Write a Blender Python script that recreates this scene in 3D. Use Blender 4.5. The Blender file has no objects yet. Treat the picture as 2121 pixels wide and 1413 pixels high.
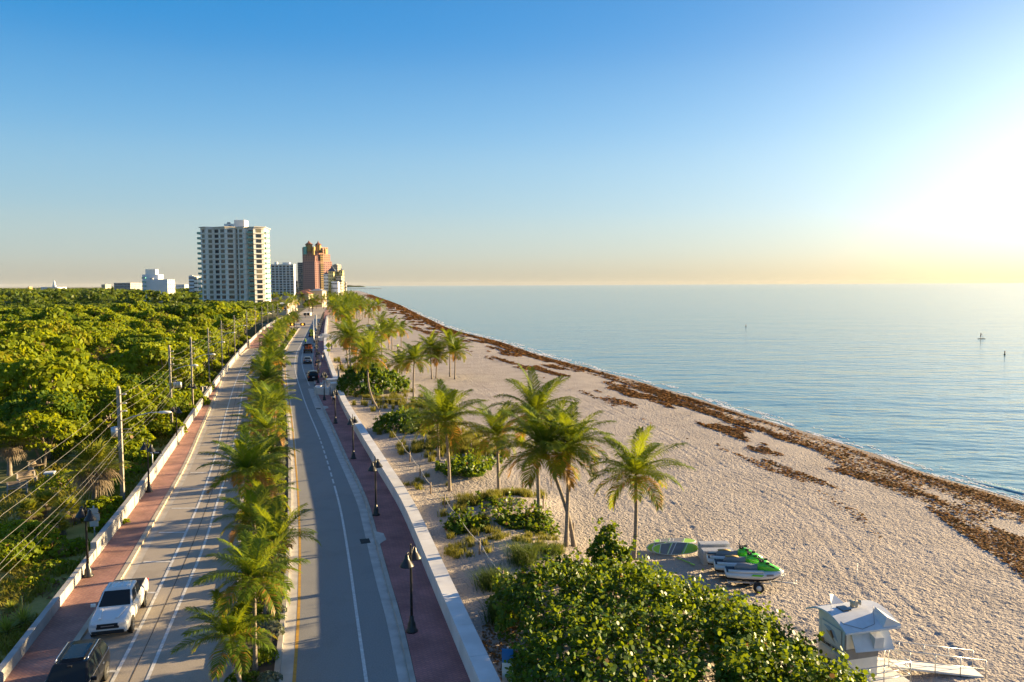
import bpy, math, random
import numpy as np
from mathutils import Vector, Matrix
R = math.radians
random.seed(11)
rng = np.random.default_rng(11)
sc = bpy.context.scene
COL = sc.collection

# ------------------------------------------------------------------ camera
W, H = 2121, 1413
F, CX, CY, HC = 1620.0, 1060.5, 706.5, 17.6
pitch = math.atan((CY - 589.9) / F)
roll = R(0.26)
_f = np.array([0, math.cos(pitch), -math.sin(pitch)])
_u0 = np.array([0, math.sin(pitch), math.cos(pitch)])
_r0 = np.array([1.0, 0, 0])
_r = math.cos(roll) * _r0 - math.sin(roll) * _u0
_u = math.cos(roll) * _u0 + math.sin(roll) * _r0
_C = np.array([0, 0, HC])
cam_d = bpy.data.cameras.new('camera')
cam_d.sensor_width = 36.0
cam_d.lens = 36.0 * F / W
cam_d.clip_start = 0.5
cam_d.clip_end = 90000
cam = bpy.data.objects.new('camera', cam_d)
COL.objects.link(cam)
cam.matrix_world = Matrix(((_r[0], _u[0], -_f[0], 0), (_r[1], _u[1], -_f[1], 0), (_r[2], _u[2], -_f[2], HC), (0, 0, 0, 1)))
sc.camera = cam


def ray(u, v):
    return F * _f + (u - CX) * _r - (v - CY) * _u


def G(u, v, z=0.0):
    """the point of the level z seen at photo position u, v"""
    d = ray(u, v)
    t = (z - HC) / d[2]
    p = _C + t * d
    return Vector((p[0], p[1], z))


def AT(u, v, D):
    """the point at forward distance D seen at photo position u, v"""
    d = ray(u, v)
    return Vector(_C + d * (D / d[1]))


def XU(u, D, v=640):
    return AT(u, v, D).x


# ------------------------------------------------------------------ meshes
class MB:
    def __init__(s):
        s.v, s.f, s.m, s.s = [], [], [], []

    def add(s, vs, fs, m=0, smooth=False):
        o = len(s.v)
        s.v += [tuple(p) for p in vs]
        for f in fs:
            s.f.append(tuple(i + o for i in f)); s.m.append(m); s.s.append(smooth)
        return s

    def obox(s, c, ax, ay, az, m=0):
        c, ax, ay, az = Vector(c), Vector(ax), Vector(ay), Vector(az)
        vs = [c + ax * i + ay * j + az * k for k in (-1, 1) for j in (-1, 1) for i in (-1, 1)]
        return s.add(vs, [(0, 2, 3, 1), (4, 5, 7, 6), (0, 1, 5, 4), (2, 6, 7, 3), (0, 4, 6, 2), (1, 3, 7, 5)], m)

    def box(s, x0, x1, y0, y1, z0, z1, m=0):
        return s.obox(((x0 + x1) / 2, (y0 + y1) / 2, (z0 + z1) / 2), ((x1 - x0) / 2, 0, 0), (0, (y1 - y0) / 2, 0), (0, 0, (z1 - z0) / 2), m)

    def tube(s, pts, rad, n=8, m=0, caps=True, smooth=True):
        pts = [Vector(p) for p in pts]
        k = len(pts)
        rad = rad if isinstance(rad, (list, tuple)) else [rad] * k
        vs, fs = [], []
        t0 = (pts[1] - pts[0]).normalized()
        ref = Vector((0, 0, 1)) if abs(t0.z) < .9 else Vector((1, 0, 0))
        a = t0.cross(ref).normalized()
        for i, p in enumerate(pts):
            t = (pts[min(i + 1, k - 1)] - pts[max(i - 1, 0)]).normalized()
            a = (a - t * a.dot(t))
            a = a.normalized() if a.length > 1e-6 else t.orthogonal().normalized()
            b = t.cross(a)
            for j in range(n):
                w = 2 * math.pi * j / n
                vs.append(p + (a * math.cos(w) + b * math.sin(w)) * rad[i])
        for i in range(k - 1):
            for j in range(n):
                q = (j + 1) % n
                fs.append((i * n + j, i * n + q, (i + 1) * n + q, (i + 1) * n + j))
        if caps:
            fs += [tuple(range(n - 1, -1, -1)), tuple(range((k - 1) * n, k * n))]
        return s.add(vs, fs, m, smooth)

    def lathe(s, prof, n=12, c=(0, 0, 0), m=0, smooth=True, ax=None):
        """profile of (radius, height) turned round an axis"""
        c = Vector(c)
        ez = Vector(ax).normalized() if ax else Vector((0, 0, 1))
        ex = ez.orthogonal().normalized(); ey = ez.cross(ex)
        vs, fs = [], []
        for r, z in prof:
            for j in range(n):
                w = 2 * math.pi * j / n
                vs.append(c + ez * z + (ex * math.cos(w) + ey * math.sin(w)) * max(r, 1e-4))
        k = len(prof)
        for i in range(k - 1):
            for j in range(n):
                q = (j + 1) % n
                fs.append((i * n + j, i * n + q, (i + 1) * n + q, (i + 1) * n + j))
        fs += [tuple(range(n - 1, -1, -1)), tuple(range((k - 1) * n, k * n))]
        return s.add(vs, fs, m, smooth)

    def prism(s, poly, z0, z1, m=0):
        n = len(poly)
        vs = [(x, y, z0) for x, y in poly] + [(x, y, z1) for x, y in poly]
        fs = [tuple(range(n - 1, -1, -1)), tuple(range(n, 2 * n))] + [(i, (i + 1) % n, n + (i + 1) % n, n + i) for i in range(n)]
        return s.add(vs, fs, m)

    def loft(s, rings, m=0, smooth=True, caps=True):
        n = len(rings[0]); vs = [p for r in rings for p in r]; fs = []
        for i in range(len(rings) - 1):
            for j in range(n):
                q = (j + 1) % n
                fs.append((i * n + j, i * n + q, (i + 1) * n + q, (i + 1) * n + j))
        if caps:
            fs += [tuple(range(n - 1, -1, -1)), tuple(range((len(rings) - 1) * n, len(rings) * n))]
        return s.add(vs, fs, m, smooth)

    def mesh(s, name, mats):
        me = bpy.data.meshes.new(name)
        me.from_pydata(s.v, [], s.f)
        for mt in (mats if isinstance(mats, (list, tuple)) else [mats]):
            me.materials.append(mt)
        me.polygons.foreach_set('material_index', s.m)
        me.polygons.foreach_set('use_smooth', s.s)
        me.update()
        return me

    def build(s, name, mats, parent=None, **k):
        return link(name, s.mesh(name, mats), parent, **k)


def link(name, data, parent=None, loc=None, rot=None, scale=None):
    o = bpy.data.objects.new(name, data)
    COL.objects.link(o)
    if parent is not None:
        o.parent = parent
    if loc is not None: o.location = loc
    if rot is not None: o.rotation_euler = rot
    if scale is not None: o.scale = (scale,) * 3 if isinstance(scale, (int, float)) else scale
    return o


def big_mesh(name, V, Fc, mats, midx=None, smooth=False):
    """arrays of vertices and of equal-sided faces turned into a mesh"""
    V = np.ascontiguousarray(V, dtype=np.float32); Fc = np.ascontiguousarray(Fc, dtype=np.int32)
    me = bpy.data.meshes.new(name)
    m, k = Fc.shape
    me.vertices.add(len(V)); me.vertices.foreach_set('co', V.ravel())
    me.loops.add(m * k); me.loops.foreach_set('vertex_index', Fc.ravel())
    me.polygons.add(m)
    me.polygons.foreach_set('loop_start', np.arange(0, m * k, k, dtype=np.int32))
    for mt in (mats if isinstance(mats, (list, tuple)) else [mats]):
        me.materials.append(mt)
    if midx is not None:
        me.polygons.foreach_set('material_index', np.ascontiguousarray(midx, dtype=np.int32))
    if smooth:
        me.polygons.foreach_set('use_smooth', np.ones(m, dtype=bool))
    me.update(calc_edges=True)
    return me


def tag(o, label=None, cat=None, group=None, kind=None):
    if label: o['label'] = label
    if cat: o['category'] = cat
    if group: o['group'] = group
    if kind: o['kind'] = kind
    return o


def thing(name, label, cat, loc=(0, 0, 0), rz=0, group=None):
    o = link(name, None, None, loc, (0, 0, rz))
    return tag(o, label, cat, group)


def structure(o):
    o['kind'] = 'structure'
    return o


def dup(root, loc, rz, label=None, group=None, scale=None):
    """a copy of a thing with copies of its parts and sub-parts"""
    r = root.copy(); COL.objects.link(r)
    r.location = loc; r.rotation_euler = (0, 0, rz)
    if scale: r.scale = (scale,) * 3
    if label: r['label'] = label
    if group: r['group'] = group
    for ch in list(root.children):
        c = ch.copy(); COL.objects.link(c); c.parent = r
        for g in list(ch.children):
            d = g.copy(); COL.objects.link(d); d.parent = c
    return r


# ------------------------------------------------------------------ materials
def mat(name, c1, c2=None, scale=1.0, rough=.7, bump=0., bscale=None, metal=0., detail=4., spec=.5, lo=.35, hi=.65, coord='Object', stretch=None, obj_var=0.):
    m = bpy.data.materials.new(name); m.use_nodes = True
    nt = m.node_tree; N = nt.nodes; L = nt.links
    b = N['Principled BSDF']
    b.inputs['Roughness'].default_value = rough
    b.inputs['Metallic'].default_value = metal
    b.inputs['Specular IOR Level'].default_value = spec
    b.inputs['Base Color'].default_value = (*c1, 1)
    tc = N.new('ShaderNodeTexCoord')
    src = tc.outputs[coord]
    if stretch:
        mp = N.new('ShaderNodeMapping'); mp.inputs['Scale'].default_value = stretch
        L.new(src, mp.inputs['Vector']); src = mp.outputs[0]
    if c2:
        nz = N.new('ShaderNodeTexNoise'); nz.inputs['Scale'].default_value = scale; nz.inputs['Detail'].default_value = detail
        L.new(src, nz.inputs['Vector'])
        rp = N.new('ShaderNodeValToRGB')
        rp.color_ramp.elements[0].position = lo; rp.color_ramp.elements[0].color = (*c1, 1)
        rp.color_ramp.elements[1].position = hi; rp.color_ramp.elements[1].color = (*c2, 1)
        L.new(nz.outputs['Fac'], rp.inputs['Fac'])
        out = rp.outputs['Color']
        L.new(out, b.inputs['Base Color'])
    if bump:
        nb = N.new('ShaderNodeTexNoise'); nb.inputs['Scale'].default_value = bscale or scale * 4; nb.inputs['Detail'].default_value = 6
        L.new(src, nb.inputs['Vector'])
        bp = N.new('ShaderNodeBump'); bp.inputs['Strength'].default_value = 1.0; bp.inputs['Distance'].default_value = bump
        L.new(nb.outputs['Fac'], bp.inputs['Height']); L.new(bp.outputs[0], b.inputs['Normal'])
    return m


def leaf_mat(name, cols, trans=(.2, .26, .02), tw=.45, rough=.45, gloss=.25, obj=.35, nz=.3, ns=.9):
    """leaf faces that let light through; colour varies from leaf to leaf and tree to tree"""
    m = bpy.data.materials.new(name); m.use_nodes = True
    nt = m.node_tree; N = nt.nodes; L = nt.links
    b = N['Principled BSDF']; out = N['Material Output']
    b.inputs['Roughness'].default_value = rough
    b.inputs['Specular IOR Level'].default_value = gloss
    geo = N.new('ShaderNodeNewGeometry'); oi = N.new('ShaderNodeObjectInfo')
    mx = N.new('ShaderNodeMath'); mx.operation = 'MULTIPLY_ADD'
    L.new(oi.outputs['Random'], mx.inputs[0]); mx.inputs[1].default_value = obj
    ml = N.new('ShaderNodeMath'); ml.operation = 'MULTIPLY'; ml.inputs[1].default_value = 1 - obj - nz
    L.new(geo.outputs['Random Per Island'], ml.inputs[0])
    nt_ = N.new('ShaderNodeTexNoise'); nt_.inputs['Scale'].default_value = ns; nt_.inputs['Detail'].default_value = 3
    L.new(geo.outputs['Position'], nt_.inputs['Vector'])
    nr_ = N.new('ShaderNodeMapRange'); nr_.inputs['From Min'].default_value = .3; nr_.inputs['From Max'].default_value = .7; nr_.inputs['To Max'].default_value = nz
    L.new(nt_.outputs['Fac'], nr_.inputs['Value'])
    ad_ = N.new('ShaderNodeMath'); L.new(ml.outputs[0], ad_.inputs[0]); L.new(nr_.outputs[0], ad_.inputs[1]); L.new(ad_.outputs[0], mx.inputs[2])
    rp = N.new('ShaderNodeValToRGB'); cr = rp.color_ramp
    while len(cr.elements) < len(cols): cr.elements.new(.5)
    for i, c in enumerate(cols):
        cr.elements[i].position = i / (len(cols) - 1) if len(cols) > 1 else 0
        cr.elements[i].color = (*c, 1)
    L.new(mx.outputs[0], rp.inputs['Fac'])
    L.new(rp.outputs['Color'], b.inputs['Base Color'])
    tr = N.new('ShaderNodeBsdfTranslucent')
    mc = N.new('ShaderNodeMix'); mc.data_type = 'RGBA'; mc.inputs['Factor'].default_value = .55
    L.new(rp.outputs['Color'], mc.inputs['A']); mc.inputs['B'].default_value = (*trans, 1)
    L.new(mc.outputs['Result'], tr.inputs['Color'])
    ms = N.new('ShaderNodeMixShader'); ms.inputs[0].default_value = tw
    L.new(b.outputs[0], ms.inputs[1]); L.new(tr.outputs[0], ms.inputs[2])
    L.new(ms.outputs[0], out.inputs['Surface'])
    return m


def glass_mat(name, c, rough=.06, spec=.8):
    return mat(name, c, rough=rough, spec=spec)


M = {}
M['white'] = mat('white_paint', (.74, .73, .70), (.62, .61, .58), 1.3, .55, lo=.3, hi=.75)
M['white_wall'] = mat('white_wall', (.46, .45, .43), (.36, .345, .32), .8, .8, bump=.004, bscale=40, lo=.25, hi=.6)
M['sea_wall'] = mat('sea_wall_paint', (.80, .79, .77), (.64, .62, .59), .7, .7, bump=.004, bscale=40, lo=.25, hi=.6)
M['concrete'] = mat('concrete', (.58, .55, .50), (.44, .41, .37), 1.2, .85, bump=.004, bscale=60)
M['curb'] = mat('curb_concrete', (.50, .46, .40), (.34, .31, .27), 1.0, .85, lo=.3, hi=.7)
M['curb_yellow'] = mat('curb_pale', (.55, .47, .35), (.40, .33, .25), 1.0, .85)
M['black_metal'] = mat('black_metal', (.018, .018, .017), rough=.38, spec=.5)
M['grey_metal'] = mat('grey_metal', (.42, .42, .42), (.33, .33, .33), 3, .45, metal=.6)
M['galv'] = mat('galvanised', (.50, .51, .52), rough=.4, metal=.5)
M['black'] = mat('black_rubber', (.015, .015, .015), rough=.75)
M['darkglass'] = glass_mat('dark_glass', (.012, .018, .02), .1, .35)
M['chrome'] = mat('chrome', (.7, .7, .7), rough=.18, metal=.95)
M['steel_rail'] = mat('steel_rail', (.55, .55, .54), rough=.3, metal=.8)
M['line_white'] = mat('marking_white', (.76, .75, .72), (.52, .50, .46), 4., .7, lo=.3, hi=.7)
M['line_yellow'] = mat('marking_yellow', (.62, .34, .03), (.45, .25, .05), 4., .7)
M['trunk'] = mat('palm_bark', (.30, .25, .20), (.17, .14, .115), 6., .9, bump=.02, bscale=9, stretch=(1, 1, 4))
M['bark'] = mat('tree_bark', (.22, .18, .14), (.12, .10, .08), 5., .9)
M['wood'] = mat('weathered_wood', (.30, .23, .16), (.19, .14, .10), 4., .85)
M['pole'] = mat('pole_concrete', (.36, .32, .265), (.27, .24, .19), 2., .85)
# ------------------------------------------------------------------ light
SUN_AZ, SUN_EL = R(67), R(10.0)
SUN = Vector((math.sin(SUN_AZ) * math.cos(SUN_EL), math.cos(SUN_AZ) * math.cos(SUN_EL), math.sin(SUN_EL)))
sd = bpy.data.lights.new('sun', 'SUN'); sd.energy = 5.0; sd.angle = R(.5); sd.color = (1.0, .74, .39)
so = bpy.data.objects.new('sun', sd); COL.objects.link(so)
so.rotation_euler = SUN.to_track_quat('Z', 'Y').to_euler()
wd = bpy.data.worlds.new('World'); sc.world = wd; wd.use_nodes = True
nt = wd.node_tree; N = nt.nodes; L = nt.links
bg = N['Background']; bg.inputs['Strength'].default_value = .0435
sky = N.new('ShaderNodeTexSky'); sky.sky_type = 'NISHITA'; sky.sun_disc = False
sky.sun_elevation = SUN_EL; sky.sun_rotation = SUN_AZ
sky.altitude = 0; sky.air_density = 1.0; sky.dust_density = 1.2; sky.ozone_density = 4.0


def mth(op, a, b=None, c=None):
    n = N.new('ShaderNodeMath'); n.operation = op
    for i, q in enumerate((a, b, c)):
        if q is None: continue
        if isinstance(q, (int, float)): n.inputs[i].default_value = q
        else: L.new(q, n.inputs[i])
    return n.outputs[0]


def cmix(kind, fac, a, b):
    n = N.new('ShaderNodeMix'); n.data_type = 'RGBA'; n.blend_type = kind; n.clamp_factor = False
    for key, q in (('Factor', fac), ('A', a), ('B', b)):
        if isinstance(q, (int, float)): n.inputs[key].default_value = q
        elif isinstance(q, tuple): n.inputs[key].default_value = (*q, 1)
        else: L.new(q, n.inputs[key])
    return n.outputs['Result']


tc = N.new('ShaderNodeTexCoord')
nm = N.new('ShaderNodeVectorMath'); nm.operation = 'NORMALIZE'; L.new(tc.outputs['Generated'], nm.inputs[0])
sp = N.new('ShaderNodeSeparateXYZ'); L.new(nm.outputs[0], sp.inputs[0])
el = mth('MAXIMUM', sp.outputs['Z'], 0.0)
# haze lying in the lowest degrees of the air
rp = N.new('ShaderNodeValToRGB'); L.new(el, rp.inputs['Fac']); cr = rp.color_ramp; cr.interpolation = 'CARDINAL'
for pos, c in ((0, (2.65, 2.5, 2.1)), (.035, (2.6, 2.9, 2.75)), (.09, (2.0, 2.9, 3.3)), (.17, (1.15, 2.5, 3.75)), (.26, (.38, 1.75, 3.6)), (.34, (.12, 1.35, 3.35)), (.56, (.55, 1.25, 2.8)), (1.0, (.65, 1.05, 2.0))):
    if pos in (0,): e = cr.elements[0]; e.position = 0
    elif pos == 1.0: e = cr.elements[-1]; e.position = 1.0
    else: e = cr.elements.new(pos)
    e.color = (*[q / 4 for q in c], 1)
# the low sun's aureole
AZ_G, EL_G = R(45), R(7.5)
dp = N.new('ShaderNodeVectorMath'); dp.operation = 'DOT_PRODUCT'; L.new(nm.outputs[0], dp.inputs[0])
dp.inputs[1].default_value = (math.sin(AZ_G) * math.cos(EL_G), math.cos(AZ_G) * math.cos(EL_G), math.sin(EL_G))
ang = mth('ARCCOSINE', mth('MINIMUM', dp.outputs['Value'], .99999))
g1 = mth('EXPONENT', mth('MULTIPLY', mth('POWER', mth('DIVIDE', ang, R(17)), 2.0), -1.0))
g2 = mth('EXPONENT', mth('MULTIPLY', mth('DIVIDE', ang, R(25)), -1.0))
fall = mth('EXPONENT', mth('MULTIPLY', mth('POWER', mth('DIVIDE', el, .36), 2.0), -1.0))
glow = mth('MULTIPLY', mth('ADD', mth('MULTIPLY', g1, 3.8), mth('MULTIPLY', g2, 4.4)), fall)
gcol = N.new('ShaderNodeValToRGB'); L.new(el, gcol.inputs['Fac'])
gcol.color_ramp.elements[0].position = 0; gcol.color_ramp.elements[0].color = (1.0, .70, .20, 1)
gcol.color_ramp.elements[1].position = .085; gcol.color_ramp.elements[1].color = (1.0, .93, .80, 1)
hs = N.new('ShaderNodeHueSaturation'); hs.inputs['Saturation'].default_value = 1.2
L.new(sky.outputs[0], hs.inputs['Color'])
hz = cmix('MULTIPLY', 1.0, rp.outputs['Color'], (4.0, 4.0, 4.0))
c1 = cmix('ADD', .25, hz, hs.outputs[0])
c2 = cmix('ADD', glow, c1, gcol.outputs['Color'])
L.new(c2, bg.inputs['Color'])
vs_ = sc.view_settings
sc.display_settings.display_device = 'sRGB'
vs_.view_transform = 'Standard'; vs_.look = 'None'; vs_.exposure = 1.93; vs_.gamma = 1.0
sc.cycles.max_bounces = 6; sc.cycles.diffuse_bounces = 3; sc.cycles.glossy_bounces = 3
sc.cycles.transmission_bounces = 4; sc.cycles.transparent_max_bounces = 8; sc.cycles.volume_bounces = 0
sc.cycles.caustics_reflective = False; sc.cycles.caustics_refractive = False
sc.cycles.sample_clamp_indirect = 6
# ------------------------------------------------------------------ the long lines of the place, X as a function of Y
class Line:
    def __init__(s, px, z=0.0):
        p = sorted(((q.y, q.x) for q in (G(u, v, z) for u, v in px)))
        s.y = np.array([a for a, b in p]); s.x = np.array([b for a, b in p]); s.z = z
        h = np.diff(s.y); d = np.diff(s.x) / h
        t = np.empty_like(s.x); t[0] = d[0]; t[-1] = d[-1]
        t[1:-1] = (d[:-1] * h[1:] + d[1:] * h[:-1]) / (h[1:] + h[:-1])
        s.t = t

    def __call__(s, Y):
        Y = np.asarray(Y, dtype=float)
        i = np.clip(np.searchsorted(s.y, Y) - 1, 0, len(s.y) - 2)
        h = s.y[i + 1] - s.y[i]; q = (Y - s.y[i]) / h
        qc = np.clip(q, 0, 1)
        a = (1 + 2 * qc) * (1 - qc) ** 2 * s.x[i] + qc * (1 - qc) ** 2 * h * s.t[i] + qc ** 2 * (3 - 2 * qc) * s.x[i + 1] + qc ** 2 * (qc - 1) * h * s.t[i + 1]
        return a + np.where(q < 0, (Y - s.y[0]) * s.t[0], 0) + np.where(q > 1, (Y - s.y[-1]) * s.t[-1], 0)


def YD(v, u=1060, z=0.0):
    return G(u, v, z).y


def ysteps(y0, y1, k=.03, mn=.7):
    out = [y0]
    while out[-1] < y1:
        out.append(out[-1] + max(mn, out[-1] * k))
    out[-1] = y1
    return np.array(out)


SW = .15   # sidewalk level
LW = Line([(8, 1411), (126, 1255), (196, 1160), (264, 1070), (361, 930), (421, 838), (486, 747), (529, 700), (556, 676), (584, 660)], SW)   # foot of the low wall
LC = Line([(108, 1410), (164, 1327), (251, 1198), (303, 1109), (334, 1055), (375, 983), (418, 888), (449, 815), (469, 768), (492, 741), (515, 722)], SW)  # kerb top
L1 = Line([(232, 1413), (270, 1340), (357, 1163), (409, 1050), (441, 962), (469, 853), (489, 789), (507, 751), (530, 728)])
L2 = Line([(303, 1413), (372, 1250), (420, 1137), (447, 1050), (469, 980), (487, 904), (500, 827), (512, 771), (533, 738)])
ML = Line([(478, 1413), (490, 1250), (496, 1055), (507, 960), (520, 870), (532, 800), (548, 748), (572, 712), (594, 692), (612, 676)])
MR = Line([(578, 1413), (596, 1230), (603, 1052), (602, 945), (597, 860), (590, 800), (587, 760), (590, 729), (607, 700), (622, 677)])
YL = Line([(609, 1413), (618, 1281), (621, 1166), (619, 1055), (611, 945), (603, 860), (594, 800), (590, 760), (594, 726), (610, 698), (624, 680)])
WL = Line([(759, 1413), (740, 1281), (722, 1153), (704, 1050), (688, 990), (659, 900), (641, 857), (621, 802), (611, 765), (613, 736), (626, 708), (639, 682)])
PL = Line([(640, 797), (631, 775), (625, 750), (627, 730), (644, 692)])
GL = Line([(826, 1413), (800, 1284), (780, 1209), (752, 1091), (742, 1050), (722, 1000), (700, 950), (676, 893), (655, 850), (638, 806)])
RC = Line([(850, 1413), (822, 1284), (800, 1205), (772, 1098), (760, 1050), (740, 1000), (716, 950), (692, 896), (665, 838), (645, 795)], SW)
PC = Line([(651, 797), (649, 770), (646, 750), (648, 728), (658, 690), (664, 672)], SW)   # kerb beside the bay
SWL = Line([(975, 1413), (894, 1214), (833, 1065), (780, 972), (738, 900), (705, 838), (691, 795), (679, 758), (672, 735), (671, 717), (672, 690), (675, 664)], SW)
SHORE_Z = -.45
SHORE = Line([(2560, 1256), (2121, 1041), (1912, 979), (1806, 940), (1700, 906), (1560, 863), (1422, 820), (1300, 784), (1120, 736), (1040, 709), (955, 688), (891, 662), (827, 632), (781, 615), (759, 607), (736, 601)], SHORE_Z)


def strip(name, A, B, y0, y1, z, m, k=.03, mn=.7, zA=None, zB=None, cols=1, obj=True):
    Y = ysteps(y0, y1, k, mn)
    XA = A(Y) if callable(A) else np.full_like(Y, A); XB = B(Y) if callable(B) else np.full_like(Y, B)
    n = len(Y)
    V = np.zeros((n, cols + 1, 3))
    for c in range(cols + 1):
        w = c / cols
        V[:, c, 0] = XA * (1 - w) + XB * w; V[:, c, 1] = Y
        V[:, c, 2] = (zA if zA is not None else z) * (1 - w) + (zB if zB is not None else z) * w
    idx = np.arange(n * (cols + 1)).reshape(n, cols + 1)
    Fc = np.stack([idx[:-1, :-1], idx[:-1, 1:], idx[1:, 1:], idx[1:, :-1]], -1).reshape(-1, 4)
    me = big_mesh(name, V.reshape(-1, 3), Fc, m)
    return structure(link(name, me)) if obj else me


def off(Ln, d):
    return lambda Y: Ln(Y) + d


def wall_strip(mb, A, w, z0, z1, y0, y1, seg=2.6, gap=.025, m=0, cap=None):
    """a wall of butted panels along a line; w > 0 thickens to the right"""
    y = y0
    while y < y1:
        e = min(y + seg * max(1, y / 200), y1)
        a, b = Vector((float(A(y)), y, 0)), Vector((float(A(e)), e, 0))
        t = (b - a).normalized(); nrm = Vector((t.y, -t.x, 0))
        a2 = a + t * gap * .5; b2 = b - t * gap * .5
        c = (a2 + b2) / 2 + nrm * w / 2
        mb.obox((c.x, c.y, (z0 + z1) / 2), t * ((b2 - a2).length / 2), nrm * (w / 2), (0, 0, (z1 - z0) / 2), m)
        # recessed joint
        mb.obox((b.x + nrm.x * w / 2, b.y + nrm.y * w / 2, (z0 + z1) / 2 - .012), t * gap * .5, nrm * (abs(w) / 2 - .012), (0, 0, (z1 - z0) / 2 - .004), m)
        y = e


Y0 = 24.0
YN = 330.0     # where the median ends
YX = 470.0     # the crossing
# asphalt -----------------------------------------------------------------
def asphalt(name, c1, c2, patch):
    m = bpy.data.materials.new(name); m.use_nodes = True
    nt = m.node_tree; N = nt.nodes; L = nt.links; b = N['Principled BSDF']; b.inputs['Roughness'].default_value = .82
    b.inputs['Specular IOR Level'].default_value = .3
    tc = N.new('ShaderNodeTexCoord')
    mp = N.new('ShaderNodeMapping'); mp.inputs['Rotation'].default_value = (0, 0, R(-17)); mp.inputs['Scale'].default_value = (.55, .05, 1)
    L.new(tc.outputs['Object'], mp.inputs['Vector'])
    n1 = N.new('ShaderNodeTexNoise'); n1.inputs['Scale'].default_value = 1.6; n1.inputs['Detail'].default_value = 5
    L.new(mp.outputs[0], n1.inputs['Vector'])
    n2 = N.new('ShaderNodeTexNoise'); n2.inputs['Scale'].default_value = .35; n2.inputs['Detail'].default_value = 7; n2.inputs['Roughness'].default_value = .65
    L.new(tc.outputs['Object'], n2.inputs['Vector'])
    n3 = N.new('ShaderNodeTexNoise'); n3.inputs['Scale'].default_value = 14; n3.inputs['Detail'].default_value = 3
    L.new(tc.outputs['Object'], n3.inputs['Vector'])
    a = N.new('ShaderNodeMix'); a.data_type = 'RGBA'; L.new(n1.outputs['Fac'], a.inputs['Factor']); a.inputs['A'].default_value = (*c1, 1); a.inputs['B'].default_value = (*c2, 1)
    r2 = N.new('ShaderNodeMapRange'); r2.inputs['From Min'].default_value = .50; r2.inputs['From Max'].default_value = .62; r2.inputs['To Max'].default_value = .35
    L.new(n2.outputs['Fac'], r2.inputs['Value'])
    c = N.new('ShaderNodeMix'); c.data_type = 'RGBA'; L.new(r2.outputs[0], c.inputs['Factor']); L.new(a.outputs['Result'], c.inputs['A']); c.inputs['B'].default_value = (*patch, 1)
    r3 = N.new('ShaderNodeMapRange'); r3.inputs['To Min'].default_value = .72; r3.inputs['To Max'].default_value = 1.25
    L.new(n3.outputs['Fac'], r3.inputs['Value'])
    d = N.new('ShaderNodeMix'); d.data_type = 'RGBA'; d.blend_type = 'MULTIPLY'; d.inputs['Factor'].default_value = 1
    L.new(c.outputs['Result'], d.inputs['A']); L.new(r3.outputs[0], d.inputs['B']); L.new(d.outputs['Result'], b.inputs['Base Color'])
    bp = N.new('ShaderNodeBump'); bp.inputs['Distance'].default_value = .006; L.new(n3.outputs['Fac'], bp.inputs['Height']); L.new(bp.outputs[0], b.inputs['Normal'])
    return m


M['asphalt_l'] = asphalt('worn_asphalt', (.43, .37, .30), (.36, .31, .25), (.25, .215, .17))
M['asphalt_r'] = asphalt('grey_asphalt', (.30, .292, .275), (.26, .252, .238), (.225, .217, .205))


def brick(name, c1, c2, mortar):
    m = bpy.data.materials.new(name); m.use_nodes = True
    nt = m.node_tree; N = nt.nodes; L = nt.links; b = N['Principled BSDF']; b.inputs['Roughness'].default_value = .85
    tc = N.new('ShaderNodeTexCoord')
    mp = N.new('ShaderNodeMapping'); mp.inputs['Rotation'].default_value = (0, 0, R(32)); L.new(tc.outputs['Object'], mp.inputs['Vector'])
    br = N.new('ShaderNodeTexBrick'); br.inputs['Scale'].default_value = 1.7; br.inputs['Mortar Size'].default_value = .03
    br.inputs['Color1'].default_value = (*c1, 1); br.inputs['Color2'].default_value = (*c2, 1); br.inputs['Mortar'].default_value = (*mortar, 1)
    L.new(mp.outputs[0], br.inputs['Vector'])
    n2 = N.new('ShaderNodeTexNoise'); n2.inputs['Scale'].default_value = .45; n2.inputs['Detail'].default_value = 8; L.new(tc.outputs['Object'], n2.inputs['Vector'])
    r3 = N.new('ShaderNodeMapRange'); r3.inputs['From Min'].default_value = .3; r3.inputs['From Max'].default_value = .7; r3.inputs['To Min'].default_value = .7; r3.inputs['To Max'].default_value = 1.35
    L.new(n2.outputs['Fac'], r3.inputs['Value'])
    d = N.new('ShaderNodeMix'); d.data_type = 'RGBA'; d.blend_type = 'MULTIPLY'; d.inputs['Factor'].default_value = 1
    L.new(br.outputs['Color'], d.inputs['A']); L.new(r3.outputs[0], d.inputs['B']); L.new(d.outputs['Result'], b.inputs['Base Color'])
    bp = N.new('ShaderNodeBump'); bp.inputs['Distance'].default_value = .008; L.new(br.outputs['Fac'], bp.inputs['Height']); bp.invert = True; L.new(bp.outputs[0], b.inputs['Normal'])
    return m


M['brick'] = brick('brick_paving', (.40, .205, .155), (.34, .16, .125), (.27, .16, .13))
M['brick_r'] = brick('brick_paving_dark', (.42, .17, .15), (.35, .14, .125), (.25, .12, .115))
M['soil'] = mat('soil', (.10, .075, .05), (.06, .045, .03), 2., .95)
M['verge'] = mat('verge_ground', (.42, .33, .10), (.26, .24, .05), .5, .95, bump=.05, bscale=5, lo=.35, hi=.6)
M['parkgrass'] = mat('park_grass', (.09, .11, .018), (.18, .14, .05), .35, .95, lo=.4, hi=.65)

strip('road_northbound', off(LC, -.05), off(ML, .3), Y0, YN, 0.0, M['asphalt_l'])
strip('road_southbound', off(MR, -.3), lambda Y: np.where(Y < 135, RC(Y) + .05, PC(Y) + .05), Y0, YN, 0.0, M['asphalt_r'])
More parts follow.
